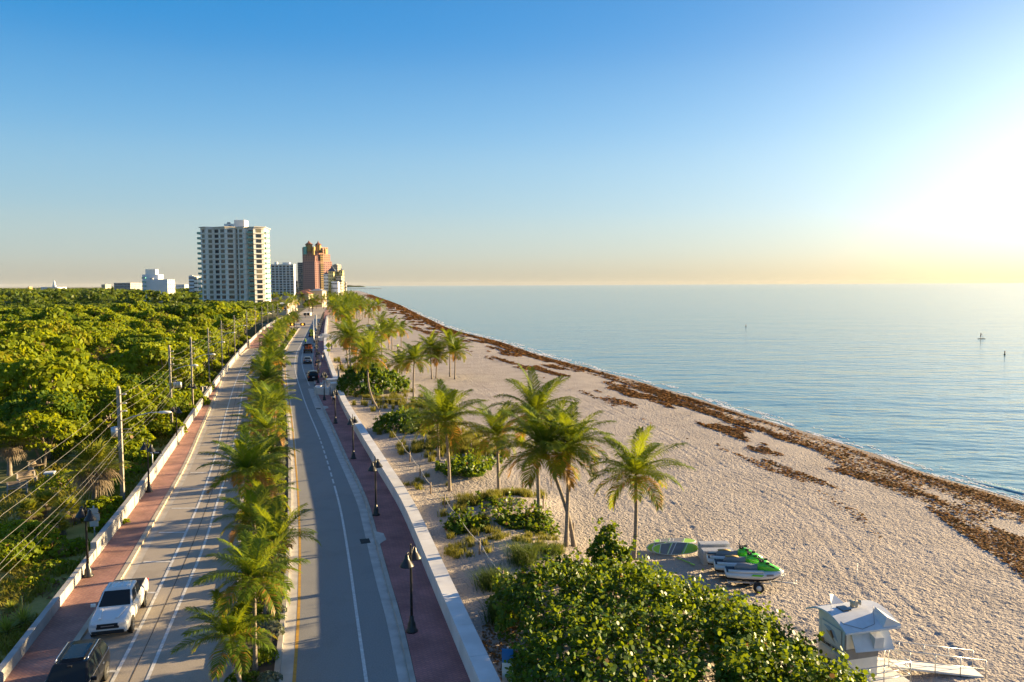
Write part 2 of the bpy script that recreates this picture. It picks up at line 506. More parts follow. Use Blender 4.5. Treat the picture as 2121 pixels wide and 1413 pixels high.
# the crossing and the road beyond it
RB = Line([(668, 655), (676, 640), (683, 630), (692, 618), (702, 607)])
RA = Line([(575, 662), (612, 650), (640, 640), (664, 627), (688, 612), (700, 606)])
strip('road_crossing', LW, off(PC, .05), YN, YX, .002, M['asphalt_l'], cols=4)
strip('road_beyond', lambda Y: RB(Y) - 16, RB, YX, 1500, .02, M['asphalt_l'])
strip('pavement_beyond', RB, lambda Y: RB(Y) + 9, YX, 1500, .12, M['brick'])
# pavements ---------------------------------------------------------------
strip('sidewalk_left', LW, off(LC, -.28), Y0, YD(722, 515), SW, M['brick'])
y_b = YD(722, 515, SW)
strip('sidewalk_widened', LW, lambda Y: np.minimum(LC(y_b) + .35 * (Y - y_b), ML(Y) - 1.2 - .0 * Y), y_b, YN, SW + .004, M['brick'])
strip('sidewalk_right', lambda Y: np.where(Y < 135, RC(Y) + .28, PC(Y) + .28), off(SWL, .3), Y0, YX, SW, M['brick_r'], k=.015)
k = MB(); wall_strip(k, off(LC, -.3), .3, -.05, SW + .012, Y0, y_b, 3.0, .02)
structure(k.build('kerb_left', M['curb_yellow']))
k = MB(); wall_strip(k, RC, .25, -.05, SW + .012, Y0, 134, 3.0, .02)
structure(k.build('kerb_right', M['curb']))
k = MB(); wall_strip(k, PC, .25, -.05, SW + .012, 138, 400, 4.0, .02)
structure(k.build('kerb_bay', M['curb']))
strip('gutter_left', off(LC, 0), off(LC, .55), Y0, y_b, .006, M['curb'])
strip('gutter_right', GL, RC, Y0, 133, .006, M['concrete'])
strip('gutter_median', off(MR, .02), off(MR, .62), Y0, YN, .006, M['concrete'])
# median ------------------------------------------------------------------
strip('median_bed', off(ML, .2), off(MR, -.2), Y0, YN - 6, .17, M['soil'])
k = MB(); wall_strip(k, ML, .25, -.05, .22, Y0, YN - 6, 3.0, .02); wall_strip(k, off(MR, -.25), .25, -.05, .22, Y0, YN - 6, 3.0, .02)
structure(k.build('kerb_median', M['curb']))
# markings ----------------------------------------------------------------
def marking(name, Ln, w, y0, y1, m, z=.012, dash=None):
    if not dash:
        return strip(name, off(Ln, -w / 2), off(Ln, w / 2), y0, y1, z, m)
    mb = MB(); y = y0
    while y < y1:
        e = min(y + dash[0], y1)
        Y = [y, (y + e) / 2, e]; X = [float(Ln(q)) for q in Y]
        mb.add([(X[i] + s * w / 2, Y[i], z) for i in range(3) for s in (-1, 1)], [(0, 1, 3, 2), (2, 3, 5, 4)])
        y = e + dash[1]
    return structure(mb.build(name, m))


marking('lane_marking_parking', L1, .17, Y0, YD(728, 530), M['line_white'])
marking('lane_marking_bicycle', L2, .17, Y0, YD(738, 533), M['line_white'])
marking('lane_marking_yellow', YL, .16, Y0, YN, M['line_yellow'])
marking('lane_marking_right', WL, .16, Y0, YD(1005), M['line_white'])
marking('lane_marking_dashes', WL, .15, YD(1000), YD(905), M['line_white'], dash=(1.6, .9))
marking('lane_marking_curve', WL, .16, YD(903), YN, M['line_white'])
marking('lane_marking_bay', PL, .15, 137, 300, M['line_white'])
# stall ticks between kerb and parking line
mb = MB()
for v in (1391, 1303, 1228, 1164, 1103, 1053, 1013, 979, 949, 922, 900, 879, 863, 849, 835, 822, 806, 793, 781, 770, 761, 753):
    u = 250 + (1400 - v) * .42
    y = YD(v, u)
    xa, xb = float(LC(y)) + .7, float(L1(y)) - .08
    mb.add([(xa, y - .12, .012), (xb, y - .10, .012), (xb, y + .12, .012), (xa, y + .10, .012)], [(0, 1, 2, 3)])
structure(mb.build('stall_markings', M['line_white']))
mb = MB()
for y in (150, 164, 178, 193, 209, 226):
    xa, xb = float(PL(y)), float(PC(y)) - .3
    mb.add([(xa, y - .07, .012), (xb, y - .07, .012), (xb, y + .07, .012), (xa, y + .07, .012)], [(0, 1, 2, 3)])
structure(mb.build('bay_markings', M['line_white']))
# concrete saw-cut joint along the cycle lane
strip('road_joint', lambda Y: (L1(Y) + L2(Y)) / 2 - .02, lambda Y: (L1(Y) + L2(Y)) / 2 + .02, Y0, 150, .008, M['soil'])
# bicycle symbol and lane arrows stay small and plain
y = YD(823, 487); x = (float(L1(y)) + float(L2(y))) / 2
mb = MB()
for dx in (-.35, .35):
    for j in range(10):
        a, b = 2 * math.pi * j / 10, 2 * math.pi * (j + 1) / 10
        mb.add([(x + dx + .3 * math.cos(q) * s, y + .75 * math.sin(q) * s, .012) for q, s in ((a, .72), (b, .72), (b, 1), (a, 1))], [(0, 1, 2, 3)])
mb.box(x - .4, x + .4, y - .1, y + .1, .006, .012); mb.box(x - .05, x + .05, y, y + 1.2, .006, .0125)
structure(mb.build('bicycle_marking', M['line_white']))

# inland ground -----------------------------------------------------------
Yg = ysteps(16, 25000, .06, 2)
def coast(Y):
    return np.where(Y < 2600, SHORE(np.minimum(Y, 2600)) - 6, SHORE(2600) - 6 - (Y - 2600) * .42)
n = len(Yg)
V = np.zeros((n, 2, 3)); V[:, 0, 0] = -1.3 * Yg - 300; V[:, 1, 0] = coast(Yg); V[:, :, 1] = Yg[:, None]; V[:, :, 2] = -.9
V[:, 0, 2] = -.06
idx = np.arange(n * 2).reshape(n, 2)
LWb = lambda Y: np.where(Y < 450, LW(Y), np.where(Y < 1500, RB(Y) - 14, coast(Y) - 60))
V = np.zeros((n, 3, 3)); V[:, 0, 0] = -1.3 * Yg - 300; V[:, 1, 0] = LWb(Yg) + 1; V[:, 2, 0] = coast(Yg); V[:, :, 1] = Yg[:, None]
V[:, 0:2, 2] = -.05; V[:, 2, 2] = -1.2
idx = np.arange(n * 3).reshape(n, 3)
Fc = np.stack([idx[:-1, :-1], idx[:-1, 1:], idx[1:, 1:], idx[1:, :-1]], -1).reshape(-1, 4)
M['ground'] = mat('inland_ground', (.075, .075, .02), (.05, .065, .015), .08, .95)
structure(link('ground', big_mesh('ground', V.reshape(-1, 3), Fc, M['ground'])))
strip('verge', lambda Y: LW(Y) - 9 - .25 * np.maximum(0, 60 - Y), off(LW, -.15), 16, 150, .02, M['verge'], cols=3)
strip('park_lawn', lambda Y: -1.1 * Y - 10, lambda Y: LW(Y) - 8, 50, 112, .0, M['parkgrass'], cols=3)
# ------------------------------------------------------------------ noise on arrays
def vnoise(x, y, seed=0):
    xi = np.floor(x).astype(np.int64); yi = np.floor(y).astype(np.int64)
    fx = x - xi; fy = y - yi
    fx = fx * fx * (3 - 2 * fx); fy = fy * fy * (3 - 2 * fy)
    def h(a, b):
        n = (a * 374761393 + b * 668265263 + seed * 144665) & 0x7fffffff
        n = (n ^ (n >> 13)) * 1274126177 & 0x7fffffff
        return ((n ^ (n >> 16)) & 0xffff) / 65535.0
    return (h(xi, yi) * (1 - fx) + h(xi + 1, yi) * fx) * (1 - fy) + (h(xi, yi + 1) * (1 - fx) + h(xi + 1, yi + 1) * fx) * fy


def fbm(x, y, o=4, seed=0):
    s = np.zeros_like(x); a = 1.; t = 0
    for i in range(o):
        s += a * vnoise(x * 2 ** i, y * 2 ** i, seed + i * 17); t += a; a *= .5
    return s / t


# dune mounds: centre (photo position), radius across, radius along, height
DUNES = [(765, 812, 6.5, 9, .5), (840, 900, 4.5, 6, .6), (935, 930, 4.5, 6, .7), (960, 985, 4, 4, .55), (1000, 1075, 4.5, 4.5, .7), (1090, 1060, 3, 3, .5), (1060, 1150, 4, 3.5, .5), (1150, 1180, 5, 4, .45), (850, 845, 4, 6, .4)]
DU = [(G(u, v).x, G(u, v).y, a, b, h) for u, v, a, b, h in DUNES]


def sand_base(X, Y):
    X = np.asarray(X, float); Y = np.asarray(Y, float)
    a = SWL(Y) + .9; b = SHORE(Y)
    w = np.clip((X - a) / np.maximum(b - a, 1), 0, 1.3)
    z = .30 * (1 - w) ** 1 - .45 * w
    z = np.where(w > 1, -.45 - (w - 1) * 4, z) + .12 * np.clip((w - .5) / .3, 0, 1) * np.clip((1 - w) / .1, 0, 1)
    for cx, cy, ra, rb, h in DU:
        q = ((X - cx) / ra) ** 2 + ((Y - cy) / rb) ** 2
        z = z + h * np.exp(-q * 1.1)
    return z


def SZ(x, y):
    return float(sand_base(x, y))


# sand sheet: fine near the camera
Ys = [16.0]
while Ys[-1] < 2700:
    Ys.append(Ys[-1] + max(.10, .0028 * Ys[-1]))
Ys = np.array(Ys)
NC = 400
wc = np.linspace(0, 1, NC)
A = SWL(Ys) + .3
A = np.where(Ys > 460, RB(Ys) + 9, A)
B = SHORE(Ys) + 5 + .004 * Ys
X = A[:, None] * (1 - wc) + B[:, None] * wc
Yy = np.repeat(Ys[:, None], NC, 1)
Z = sand_base(X, Yy)
dist = SHORE(Ys)[:, None] - X
dry = np.clip((dist - 5.0) / 4, 0, 1)
# trampled sand: dimples and ridges, raked by low light
rx, ry = X * .8 + Yy * .35, Yy * .9 - X * .3
n1 = vnoise(rx * 3.4, ry * 3.4, 3); n2 = vnoise(rx * 6.0, ry * 6.0, 5); n3 = vnoise(X * .5, Yy * .5, 9)
dim = (np.abs(n1 - .5) * 2 * .045 + np.abs(n2 - .5) * 2 * .035 + n3 * .05)
fade = 1.0
Z = Z + dry * dim * (.75 + .5 * vnoise(X * .08, Yy * .08, 21)) + (1 - dry) * .03 * n3
# vehicle tracks along the beach
for k_, (o_, ph) in enumerate(((17.5, 0), (19.3, 0), (30.0, 4), (31.7, 4))):
    c = SHORE(Yy) - o_ - 1.2 * np.sin(Yy * .03 + ph)
    q = np.abs(X - c)
    Z = Z - .030 * n3 * np.exp(-(q / .16) ** 2) + .010 * np.exp(-((q - .42) / .2) ** 2)
V = np.stack([X, Yy, Z], -1).reshape(-1, 3)
idx = np.arange(len(Ys) * NC).reshape(len(Ys), NC)
Fc = np.stack([idx[:-1, :-1], idx[:-1, 1:], idx[1:, 1:], idx[1:, :-1]], -1).reshape(-1, 4)
m = bpy.data.materials.new('sand'); m.use_nodes = True
nt = m.node_tree; N = nt.nodes; L = nt.links; b = N['Principled BSDF']; b.inputs['Roughness'].default_value = .9; b.inputs['Specular IOR Level'].default_value = .15
tc = N.new('ShaderNodeTexCoord')
n1 = N.new('ShaderNodeTexNoise'); n1.inputs['Scale'].default_value = .25; n1.inputs['Detail'].default_value = 8; L.new(tc.outputs['Object'], n1.inputs['Vector'])
n2 = N.new('ShaderNodeTexNoise'); n2.inputs['Scale'].default_value = 5.2; n2.inputs['Detail'].default_value = 2.5; n2.inputs['Roughness'].default_value = .6; L.new(tc.outputs['Object'], n2.inputs['Vector'])
rp = N.new('ShaderNodeValToRGB'); rp.color_ramp.elements[0].position = .3; rp.color_ramp.elements[0].color = (.36, .312, .272, 1); rp.color_ramp.elements[1].position = .7; rp.color_ramp.elements[1].color = (.455, .398, .348, 1)
L.new(n1.outputs['Fac'], rp.inputs['Fac'])
# wet sand lies low by the water
sx = N.new('ShaderNodeSeparateXYZ'); L.new(tc.outputs['Object'], sx.inputs[0])
wr = N.new('ShaderNodeMapRange'); wr.inputs['From Min'].default_value = -.40; wr.inputs['From Max'].default_value = -.33; wr.inputs['To Min'].default_value = 1; wr.inputs['To Max'].default_value = 0
L.new(sx.outputs['Z'], wr.inputs['Value'])
wm = N.new('ShaderNodeMix'); wm.data_type = 'RGBA'; L.new(wr.outputs[0], wm.inputs['Factor']); L.new(rp.outputs[0], wm.inputs['A']); wm.inputs['B'].default_value = (.36, .25, .14, 1)
L.new(wm.outputs['Result'], b.inputs['Base Color'])
rr = N.new('ShaderNodeMapRange'); rr.inputs['To Min'].default_value = .9; rr.inputs['To Max'].default_value = .3; L.new(wr.outputs[0], rr.inputs['Value']); L.new(rr.outputs[0], b.inputs['Roughness'])
bp = N.new('ShaderNodeBump'); bp.inputs['Distance'].default_value = .20; L.new(n2.outputs['Fac'], bp.inputs['Height']); L.new(bp.outputs[0], b.inputs['Normal'])
M['sand'] = m
structure(link('sand', big_mesh('sand', V, Fc, m, smooth=True)))

# ------------------------------------------------------------------ sea
m = bpy.data.materials.new('sea_water'); m.use_nodes = True
nt = m.node_tree; N = nt.nodes; L = nt.links; b = N['Principled BSDF']
b.inputs['Base Color'].default_value = (.11, .25, .29, 1); b.inputs['Roughness'].default_value = .10; b.inputs['IOR'].default_value = 1.33
tc = N.new('ShaderNodeTexCoord')
mp = N.new('ShaderNodeMapping'); mp.inputs['Rotation'].default_value = (0, 0, R(12)); mp.inputs['Scale'].default_value = (.45, 1.0, 1); L.new(tc.outputs['Object'], mp.inputs['Vector'])
hs_ = []
for s_, d_, w_ in ((.9, 4, .12), (.22, 5, .36), (.05, 4, .5)):
    q = N.new('ShaderNodeTexNoise'); q.inputs['Scale'].default_value = s_; q.inputs['Detail'].default_value = d_; q.inputs['Roughness'].default_value = .5
    L.new(mp.outputs[0], q.inputs['Vector'])
    w = N.new('ShaderNodeMath'); w.operation = 'MULTIPLY'; w.inputs[1].default_value = w_; L.new(q.outputs['Fac'], w.inputs[0]); hs_.append(w)
a1 = N.new('ShaderNodeMath'); L.new(hs_[0].outputs[0], a1.inputs[0]); L.new(hs_[1].outputs[0], a1.inputs[1])
a2 = N.new('ShaderNodeMath'); L.new(a1.outputs[0], a2.inputs[0]); L.new(hs_[2].outputs[0], a2.inputs[1])
bp = N.new('ShaderNodeBump'); bp.inputs['Distance'].default_value = 1.0; bp.inputs['Strength'].default_value = 1.0
L.new(a2.outputs[0], bp.inputs['Height']); L.new(bp.outputs[0], b.inputs['Normal'])
M['sea'] = m
Yw = ysteps(20, 25000, .08, 4)
n = len(Yw)
V = np.zeros((n, 2, 3)); V[:, 0, 0] = coast(Yw) - 40; V[:, 1, 0] = 2.5 * Yw + 400; V[:, :, 1] = Yw[:, None]; V[:, :, 2] = SHORE_Z
idx = np.arange(n * 2).reshape(n, 2)
Fc = np.stack([idx[:-1, :-1], idx[:-1, 1:], idx[1:, 1:], idx[1:, :-1]], -1).reshape(-1, 4)
structure(link('sea', big_mesh('sea', V.reshape(-1, 3), Fc, m)))
# ------------------------------------------------------------------ sea wall and low wall
k = MB()
wall_strip(k, SWL, .85, 0.0, 1.15, Y0, YD(660, 676), 3.2, .03)
o = k.build('sea_wall', M['sea_wall']); tag(o, 'long white sea wall curving between the brick promenade and the sand', 'wall')
k = MB()
y_s = YD(1160, 203)
wall_strip(k, off(LW, -.30), .30, -.1, SW + .58, Y0, y_s, 2.3, .03)
wall_strip(k, off(LW, -.34), .36, -.1, SW + 1.0, y_s, 420, 2.3, .03)
o = k.build('low_wall', M['white_wall']); tag(o, 'low pale concrete wall along the left brick sidewalk, stepping up behind the lamp', 'wall')

# ------------------------------------------------------------------ palms
M['frond'] = leaf_mat('palm_leaf', [(.030, .072, .006), (.062, .122, .008), (.125, .19, .010), (.23, .245, .016)], trans=(.50, .54, .015), tw=.42, rough=.5, gloss=.25)
M['frond_old'] = leaf_mat('palm_leaf_dry', [(.26, .16, .03), (.36, .19, .03), (.22, .13, .05)], trans=(.7, .35, .04), tw=.4)
M['rachis'] = mat('palm_rib', (.30, .27, .05), (.22, .22, .04), 3, .6)


def frond(rs, L_, az, e0, droop, nl=44, wl=.052, ll=.78, roll_=0.):
    """one pinnate leaf: quads and their material numbers"""
    ns = 12
    pts = [np.zeros(3)]; dirs = []
    ca, sa = math.cos(az), math.sin(az)
    for i in range(ns):
        s_ = (i + .5) / ns
        e = e0 - droop * s_ ** 1.35
        d = np.array([ca * math.cos(e), sa * math.cos(e), math.sin(e)])
        dirs.append(d); pts.append(pts[-1] + d * L_ / ns)
    dirs.append(dirs[-1]); pts = np.array(pts); dirs = np.array(dirs)
    side = np.array([-sa, ca, 0.])
    V, Fq = [], []
    # rib
    for i in range(ns + 1):
        w = .030 * (1 - .8 * i / ns)
        up = np.cross(side, dirs[i]) * -1
        V += [pts[i] - side * w, pts[i] + side * w]
    for i in range(ns):
        Fq.append((2 * i, 2 * i + 1, 2 * i + 3, 2 * i + 2))
    nr = len(Fq)
    for s in (-1, 1):
        for j in range(nl):
            q = .10 + .90 * (j + rs.random() * .7) / nl
            fi = min(q * ns, ns - 1e-3); i = int(fi); w = fi - i
            p = pts[i] * (1 - w) + pts[i + 1] * w; d = dirs[i]
            up = np.cross(d, side * -1); up = up if up[2] > 0 else -up
            l = ll * (math.sin(math.pi * (.12 + .80 * q)) ** .75) * (.85 + .3 * rs.random())
            fwd = .45 + .5 * q
            out = side * s * (1 - .35 * q) + d * fwd + up * (.25 - .1 * rs.random())
            out /= np.linalg.norm(out)
            hang = np.array([0, 0, -1.0])
            o2 = out * .75 + hang * (.45 + .35 * rs.random()); o2 /= np.linalg.norm(o2)
            wd_ = np.cross(out, up); wd_ /= max(np.linalg.norm(wd_), 1e-6)
            wd_ = wd_ * .75 + up * .3 * rs.uniform(-1, 1)
            m1 = p + out * l * .55; m2 = m1 + o2 * l * .45
            b = len(V)
            V += [p - wd_ * wl * .35, p + wd_ * wl * .35, m1 + wd_ * wl * .5, m1 - wd_ * wl * .5, m2 + wd_ * wl * .06, m2 - wd_ * wl * .06]
            Fq += [(b, b + 1, b + 2, b + 3), (b + 3, b + 2, b + 4, b + 5)]
    return np.array(V), np.array(Fq), nr


def crown_mesh(name, seed, nf=22, L_=2.9, lo=-.75, hi=1.35, droop=1.25, nl=44, wl=.052, dry=.12, ll=.78, wind=0.):
    rs = random.Random(seed)
    Vs, Fs, Ms = [], [], []; n = 0
    ga = 2.39996
    for i in range(nf):
        q = i / (nf - 1)
        e0 = hi + (lo - hi) * q ** .9 + rs.uniform(-.12, .12)
        l = L_ * (.80 + .25 * math.sin(math.pi * min(1, q * .8 + .25))) * rs.uniform(.9, 1.08)
        v, f, nr = frond(rs, l, i * ga + rs.uniform(-.25, .25), e0, droop * rs.uniform(.75, 1.2) * (.55 + .6 * q), nl, wl, ll)
        m = np.zeros(len(f), int)
        if q > 1 - dry: m[:] = 1
        elif q > .72: m[rs.randrange(len(f)):] = 0; m[np.array([rs.random() < .22 for _ in range(len(f))])] = 1
        m[:nr] = 2
        Vs.append(v); Fs.append(f + n); Ms.append(m); n += len(v)
    return big_mesh(name, np.concatenate(Vs), np.concatenate(Fs), [M['frond'], M['frond_old'], M['rachis']], np.concatenate(Ms))


BEACH_CR = [crown_mesh('palm_crown', 100 + i, nf=27 + i % 3, L_=3.35, hi=1.38, lo=-.18, droop=1.2, dry=(.0, .03, .05, .03, .05)[i], nl=52, ll=.95, wl=.06) for i in range(5)]
MED_CR = [crown_mesh('palm_crown', 200 + i, nf=(20, 17, 22, 19, 15, 24)[i], L_=2.95, lo=-.1, hi=1.36, droop=1.15, dry=(.04, .0, .1, .04, .14, .0)[i], nl=52, ll=.85, wl=.06) for i in range(6)]
FAR_CR = [crown_mesh('palm_crown', 300 + i, nf=18, L_=3.2, lo=-.3, dry=.06, nl=20, wl=.14, ll=1.0, droop=1.3) for i in range(3)]


def trunk_mesh(p0, p1, bend, r0, r1, n=10, sides=8):
    """a ringed, tapered stem from p0 to p1, bowed by the vector bend"""
    p0, p1, bend = Vector(p0), Vector(p1), Vector(bend)
    pts, rad = [], []
    for i in range(n + 1):
        q = i / n
        pts.append(p0.lerp(p1, q) + bend * math.sin(math.pi * q) * (1 - .35 * q))
        rad.append((r0 + (r1 - r0) * q) * (1 + .5 * max(0, 1 - q * 7)) * (1 + .05 * (i % 2)))
    k = MB(); k.tube(pts, rad, sides)
    return k.mesh('trunk', M['trunk'])


M['coconut'] = mat('coconut', (.16, .17, .04), (.22, .14, .04), 4, .6)
_k = MB()
for i in range(9):
    a = i * 2.4; _k.lathe([(.0, -.13), (.08, -.09), (.105, 0), (.07, .09), (0, .12)], 6, (.2 * math.cos(a), .2 * math.sin(a), -.22 - .05 * (i % 3)))
COCO = _k.mesh('coconuts', M['coconut'])


def palm(base, top, cr, label, group, rz=None, scale=1.0, r0=.14, r1=.095, bend=(0, 0, 0), coco=False, name='coconut_palm', tilt=(0, 0)):
    base = Vector(base); top = Vector(top)
    t = thing(name, label, 'palm tree', base, 0, group)
    link('trunk', trunk_mesh((0, 0, -.25), top - base, bend, r0, r1), t)
    c = link('crown', cr, t, top - base, (tilt[0], tilt[1], rz if rz is not None else random.uniform(0, 6.28)), scale)
    if coco: link('coconuts', COCO, t, top - base)
    return t


ORD = 'first second third fourth fifth sixth seventh eighth ninth tenth eleventh twelfth thirteenth fourteenth fifteenth sixteenth seventeenth eighteenth nineteenth twentieth'.split()
ORD += ['twenty-' + o for o in ORD[:9]] + ['thirtieth'] + ['thirty-' + o for o in ORD[:9]] + ['fortieth'] + ['forty-' + o for o in ORD[:9]] + ['fiftieth'] + ['fifty-' + o for o in ORD[:9]] + ['sixtieth'] + ['sixty-' + o for o in ORD[:9]] + ['seventieth'] + ['seventy-' + o for o in ORD[:9]] + ['eightieth']

# beach palms: photo position of the foot, of the crown's heart, crown size, words
def beach_palm(bu, bv, cu, cv, s, lab, bend=(0, 0, 0), cr=None, rz=None, coco=False, dz=0):
    b = G(bu, bv, .3)
    b.z = SZ(b.x, b.y)
    # crown heart stands over the foot's depth
    tpt = AT(cu, cv, b.y + dz)
    far = b.y > 150
    return palm(b, tpt, cr if cr is not None else (FAR_CR[int(b.y) % 3] if far else BEACH_CR[int(bu) % 5]), lab, 'coconut palms on the beach', rz, s * (1.25 if far else 1), bend=bend, coco=coco)


BP = [
    (1312, 1158, 1317, 985, 1.02, 'straight coconut palm standing alone above the green paddle boards', (.1, 0, 0), 3, .4),
    (1190, 1142, 1130, 938, 1.16, 'coconut palm with a curving, strongly leaning trunk and an orange dead frond', (.35, 0, -.1), 2, 1.0),
    (1172, 1145, 1180, 925, .95, 'coconut palm with thin upright trunk crossed by the leaning trunk', (0, 0, 0), 1, 2.0),
    (1117, 1083, 1110, 860, 1.12, 'tall coconut palm rising just behind the leaning palm', (0, 0, 0), 4, 3.0),
    (1033, 1022, 1030, 905, 1.02, 'coconut palm with windblown crown on the sand between two dune patches', (0, 0, 0), 0, 0.2),
    (931, 1018, 922, 876, 1.18, 'full-crowned coconut palm beside the dense ground cover of the dune', (.12, 0, 0), 3, 1.9),
    (909, 962, 906, 862, .95, 'slender coconut palm tucked behind the full-crowned dune palm', (0, 0, 0), 1, .5),
    (786, 850, 762, 742, 1.08, 'coconut palm with an S-curved trunk in front of the big dune bush', (-.8, 0, -.2), 4, .8),
    (732, 794, 725, 700, 1.15, 'coconut palm leaning left behind the big dune bush', (-.3, 0, 0), 2, .1),
    (827, 797, 828, 755, .95, 'short coconut palm at the seaward side of the big dune bush', (0, 0, 0), 0, .9),
    (857, 836, 858, 747, 1.05, 'coconut palm with open crown above bare sand, nearest of the middle group', (-.1, 0, 0), 1, .3),
    (895, 783, 890, 722, 1.05, 'coconut palm at the rear left of the middle beach group', (0, 0, 0), 4, .6),
    (903, 782, 905, 738, 1.0, 'low-crowned coconut palm inside the middle beach group', (0, 0, 0), 2, .2),
    (932, 778, 932, 712, 1.05, 'tallest coconut palm of the middle beach group', (0, 0, 0), 0, 1.4),
    (942, 783, 943, 729, 1.05, 'seaward coconut palm of the middle beach group with drooping yellow fronds', (0, 0, 0), 3, 2.4),
]
for i, (bu, bv, cu, cv, s, lab, bend, c, rz) in enumerate(BP):
    beach_palm(bu, bv, cu, cv, s, lab, bend, BEACH_CR[c], rz, coco=i in (0, 1, 4))
# the orange dead frond hanging from the leaning palm
_b = [o for o in bpy.data.objects if o.get('label', '').startswith('coconut palm with a curving')][0]
rs = random.Random(4)
v, f, nr = frond(rs, 2.1, 0, -1.35, .2, 40, .06, .45)
o = link('dead_frond', big_mesh('dead_frond', v, f, [M['frond_old']]), _b, [c for c in _b.children if c.name.startswith('crown')][0].location + Vector((.05, -.1, -.1)))
o['label'] = 'orange dead frond hanging straight down'
BP2 = [
    (792, 753, 789, 690, 1.0, 'coconut palm with a kinked trunk beside the small pink beach chair'),
    (806, 724, 804, 684, 1.0, 'left palm of the close pair of trunks on open sand'),
    (812, 723, 812, 680, 1.0, 'right palm of the close pair of trunks on open sand'),
    (831, 718, 831, 683, 1.0, 'isolated coconut palm nearest the seaweed in the far beach group'),
    (763, 675, 764, 648, 1.0, 'coconut palm on far sand right of the white monument'),
    (751, 660, 751, 637, 1.0, 'far coconut palm close behind the white beach entrance'),
    (756, 766, 757, 718, .95, 'coconut palm half hidden behind the S-curved palm'),
    (768, 757, 769, 705, 1.0, 'coconut palm rising over the top of the big dune bush'),
    (736, 771, 741, 712, 1.0, 'coconut palm over the dune grass left of the big bush'),
    (722, 764, 715, 695, 1.1, 'dense coconut palm above the yellow pedestrian sign'),
    (707, 680, 706, 652, 1.1, 'coconut palm close to the sea wall under the yellow hotel'),
    (718, 690, 722, 664, 1.0, 'coconut palm among the far cluster behind the shower wall'),
    (790, 706, 791, 664, 1.0, 'coconut palm at the back of the far beach group'),
]
for bu, bv, cu, cv, s, lab in BP2:
    beach_palm(bu, bv, cu, cv, s, lab)
# the far cluster in front of the yellow hotel: feet seen only as a mass
rs = random.Random(21)
FC = [(698, 668), (690, 655), (704, 660), (712, 654), (722, 650), (733, 648), (742, 650), (728, 660), (700, 646), (712, 642), (722, 640), (735, 640), (745, 643), (706, 636), (717, 633), (729, 632), (738, 631), (750, 634), (700, 628), (712, 626), (722, 624), (732, 625), (694, 640), (688, 634), (740, 662), (716, 672), (775, 655), (783, 660), (690, 646), (728, 618), (718, 617), (696, 662), (709, 668), (726, 668), (735, 656), (705, 648), (718, 648), (728, 646), (710, 638), (724, 634), (736, 624), (704, 622), (715, 620), (724, 614), (712, 613), (690, 652), (746, 656), (700, 676), (712, 682), (722, 680), (742, 636), (757, 648), (766, 646), (698, 634), (692, 622), (708, 614)]
for i, (bu, bv) in enumerate(FC):
    b = G(bu, bv + 7, .3); b.z = SZ(b.x, b.y)
    h = rs.uniform(6.5, 8.5)
    palm(b, b + Vector((rs.uniform(-.5, .5), 0, h)), FAR_CR[i % 3], 'distant coconut palm in the thick cluster between the yellow hotel and the beach', 'far coconut palms below the yellow hotel', None, rs.uniform(1.25, 1.6), r0=.2, r1=.16)
# palms by the crossing and the houses
XP = [(648, 655, 9.5), (606, 652, 8.0), (613, 650, 8.5), (582, 648, 8), (570, 640, 9), (592, 660, 7.5), (600, 640, 9), (655, 640, 8), (662, 634, 8), (668, 630, 9), (650, 632, 8), (640, 630, 8), (676, 626, 8), (682, 622, 8), (590, 628, 8), (574, 625, 8), (628, 638, 9), (670, 640, 8), (684, 632, 8), (658, 622, 8)]
for i, (bu, bv, h) in enumerate(XP):
    b = G(bu, bv)
    palm(b, b + Vector((rs.uniform(-.6, .6), 0, h)), FAR_CR[i % 3], 'distant palm beside the road crossing in front of the houses', 'palms round the far crossing', None, rs.uniform(1.2, 1.6), r0=.2, r1=.16)
# median palms
ys = []
y = 31.5
while y < 322:
    ys.append(y); y += 4.2 * (1 + .0012 * y) * rs.uniform(.8, 1.2)
fixed = [(G(503, 1440), 2.3), (G(529, 1394), 4.3), (G(546, 1292), 4.2)]
nearend = [p for p, h in fixed]
k = 0
for i, y in enumerate(ys):
    ml, mr = float(ML(y)), float(MR(y))
    if i < 3:
        b, h = fixed[i]
    elif y < nearend[-1].y + 3:
        continue
    else:
        b = Vector((ml + (mr - ml) * (.5 + rs.uniform(-.16, .16)), y, 0)); h = rs.uniform(3.1, 5.6) * (1 + .0008 * y)
    b.z = .15
    far = y > 170
    palm(b, b + Vector((rs.uniform(-.75, .75), rs.uniform(-.6, .6), h)), FAR_CR[k % 3] if far else MED_CR[k * 5 % 6], 'short coconut palm in the road median, ' + ORD[k] + ' from the near end of the row', 'coconut palms along the road median', None, rs.uniform(.74, 1.04) * (1.0 if not far else .85), r0=.105, r1=.08, coco=False)
    k += 1
# ------------------------------------------------------------------ broad-leaved trees and shrubs
M['leaf'] = leaf_mat('tree_leaf', [(.070, .122, .007), (.130, .19, .009), (.20, .25, .010), (.28, .285, .014)], trans=(.60, .62, .010), tw=.42, rough=.6, gloss=.18)
M['leaf_deep'] = leaf_mat('deep_green_leaf', [(.035, .08, .008), (.065, .125, .010), (.11, .165, .012)], trans=(.42, .50, .012), tw=.36, rough=.6, gloss=.2)
M['leaf_gold'] = leaf_mat('golden_leaf', [(.12, .15, .010), (.19, .20, .012), (.26, .24, .02)], trans=(.62, .54, .02), tw=.45, rough=.6, gloss=.15)
M['leaf_grape'] = leaf_mat('sea_grape_leaf', [(.022, .060, .006), (.042, .100, .007), (.075, .145, .009), (.13, .19, .012)], trans=(.46, .54, .010), tw=.33, rough=.45, gloss=.25, obj=.1, nz=.5, ns=1.1)
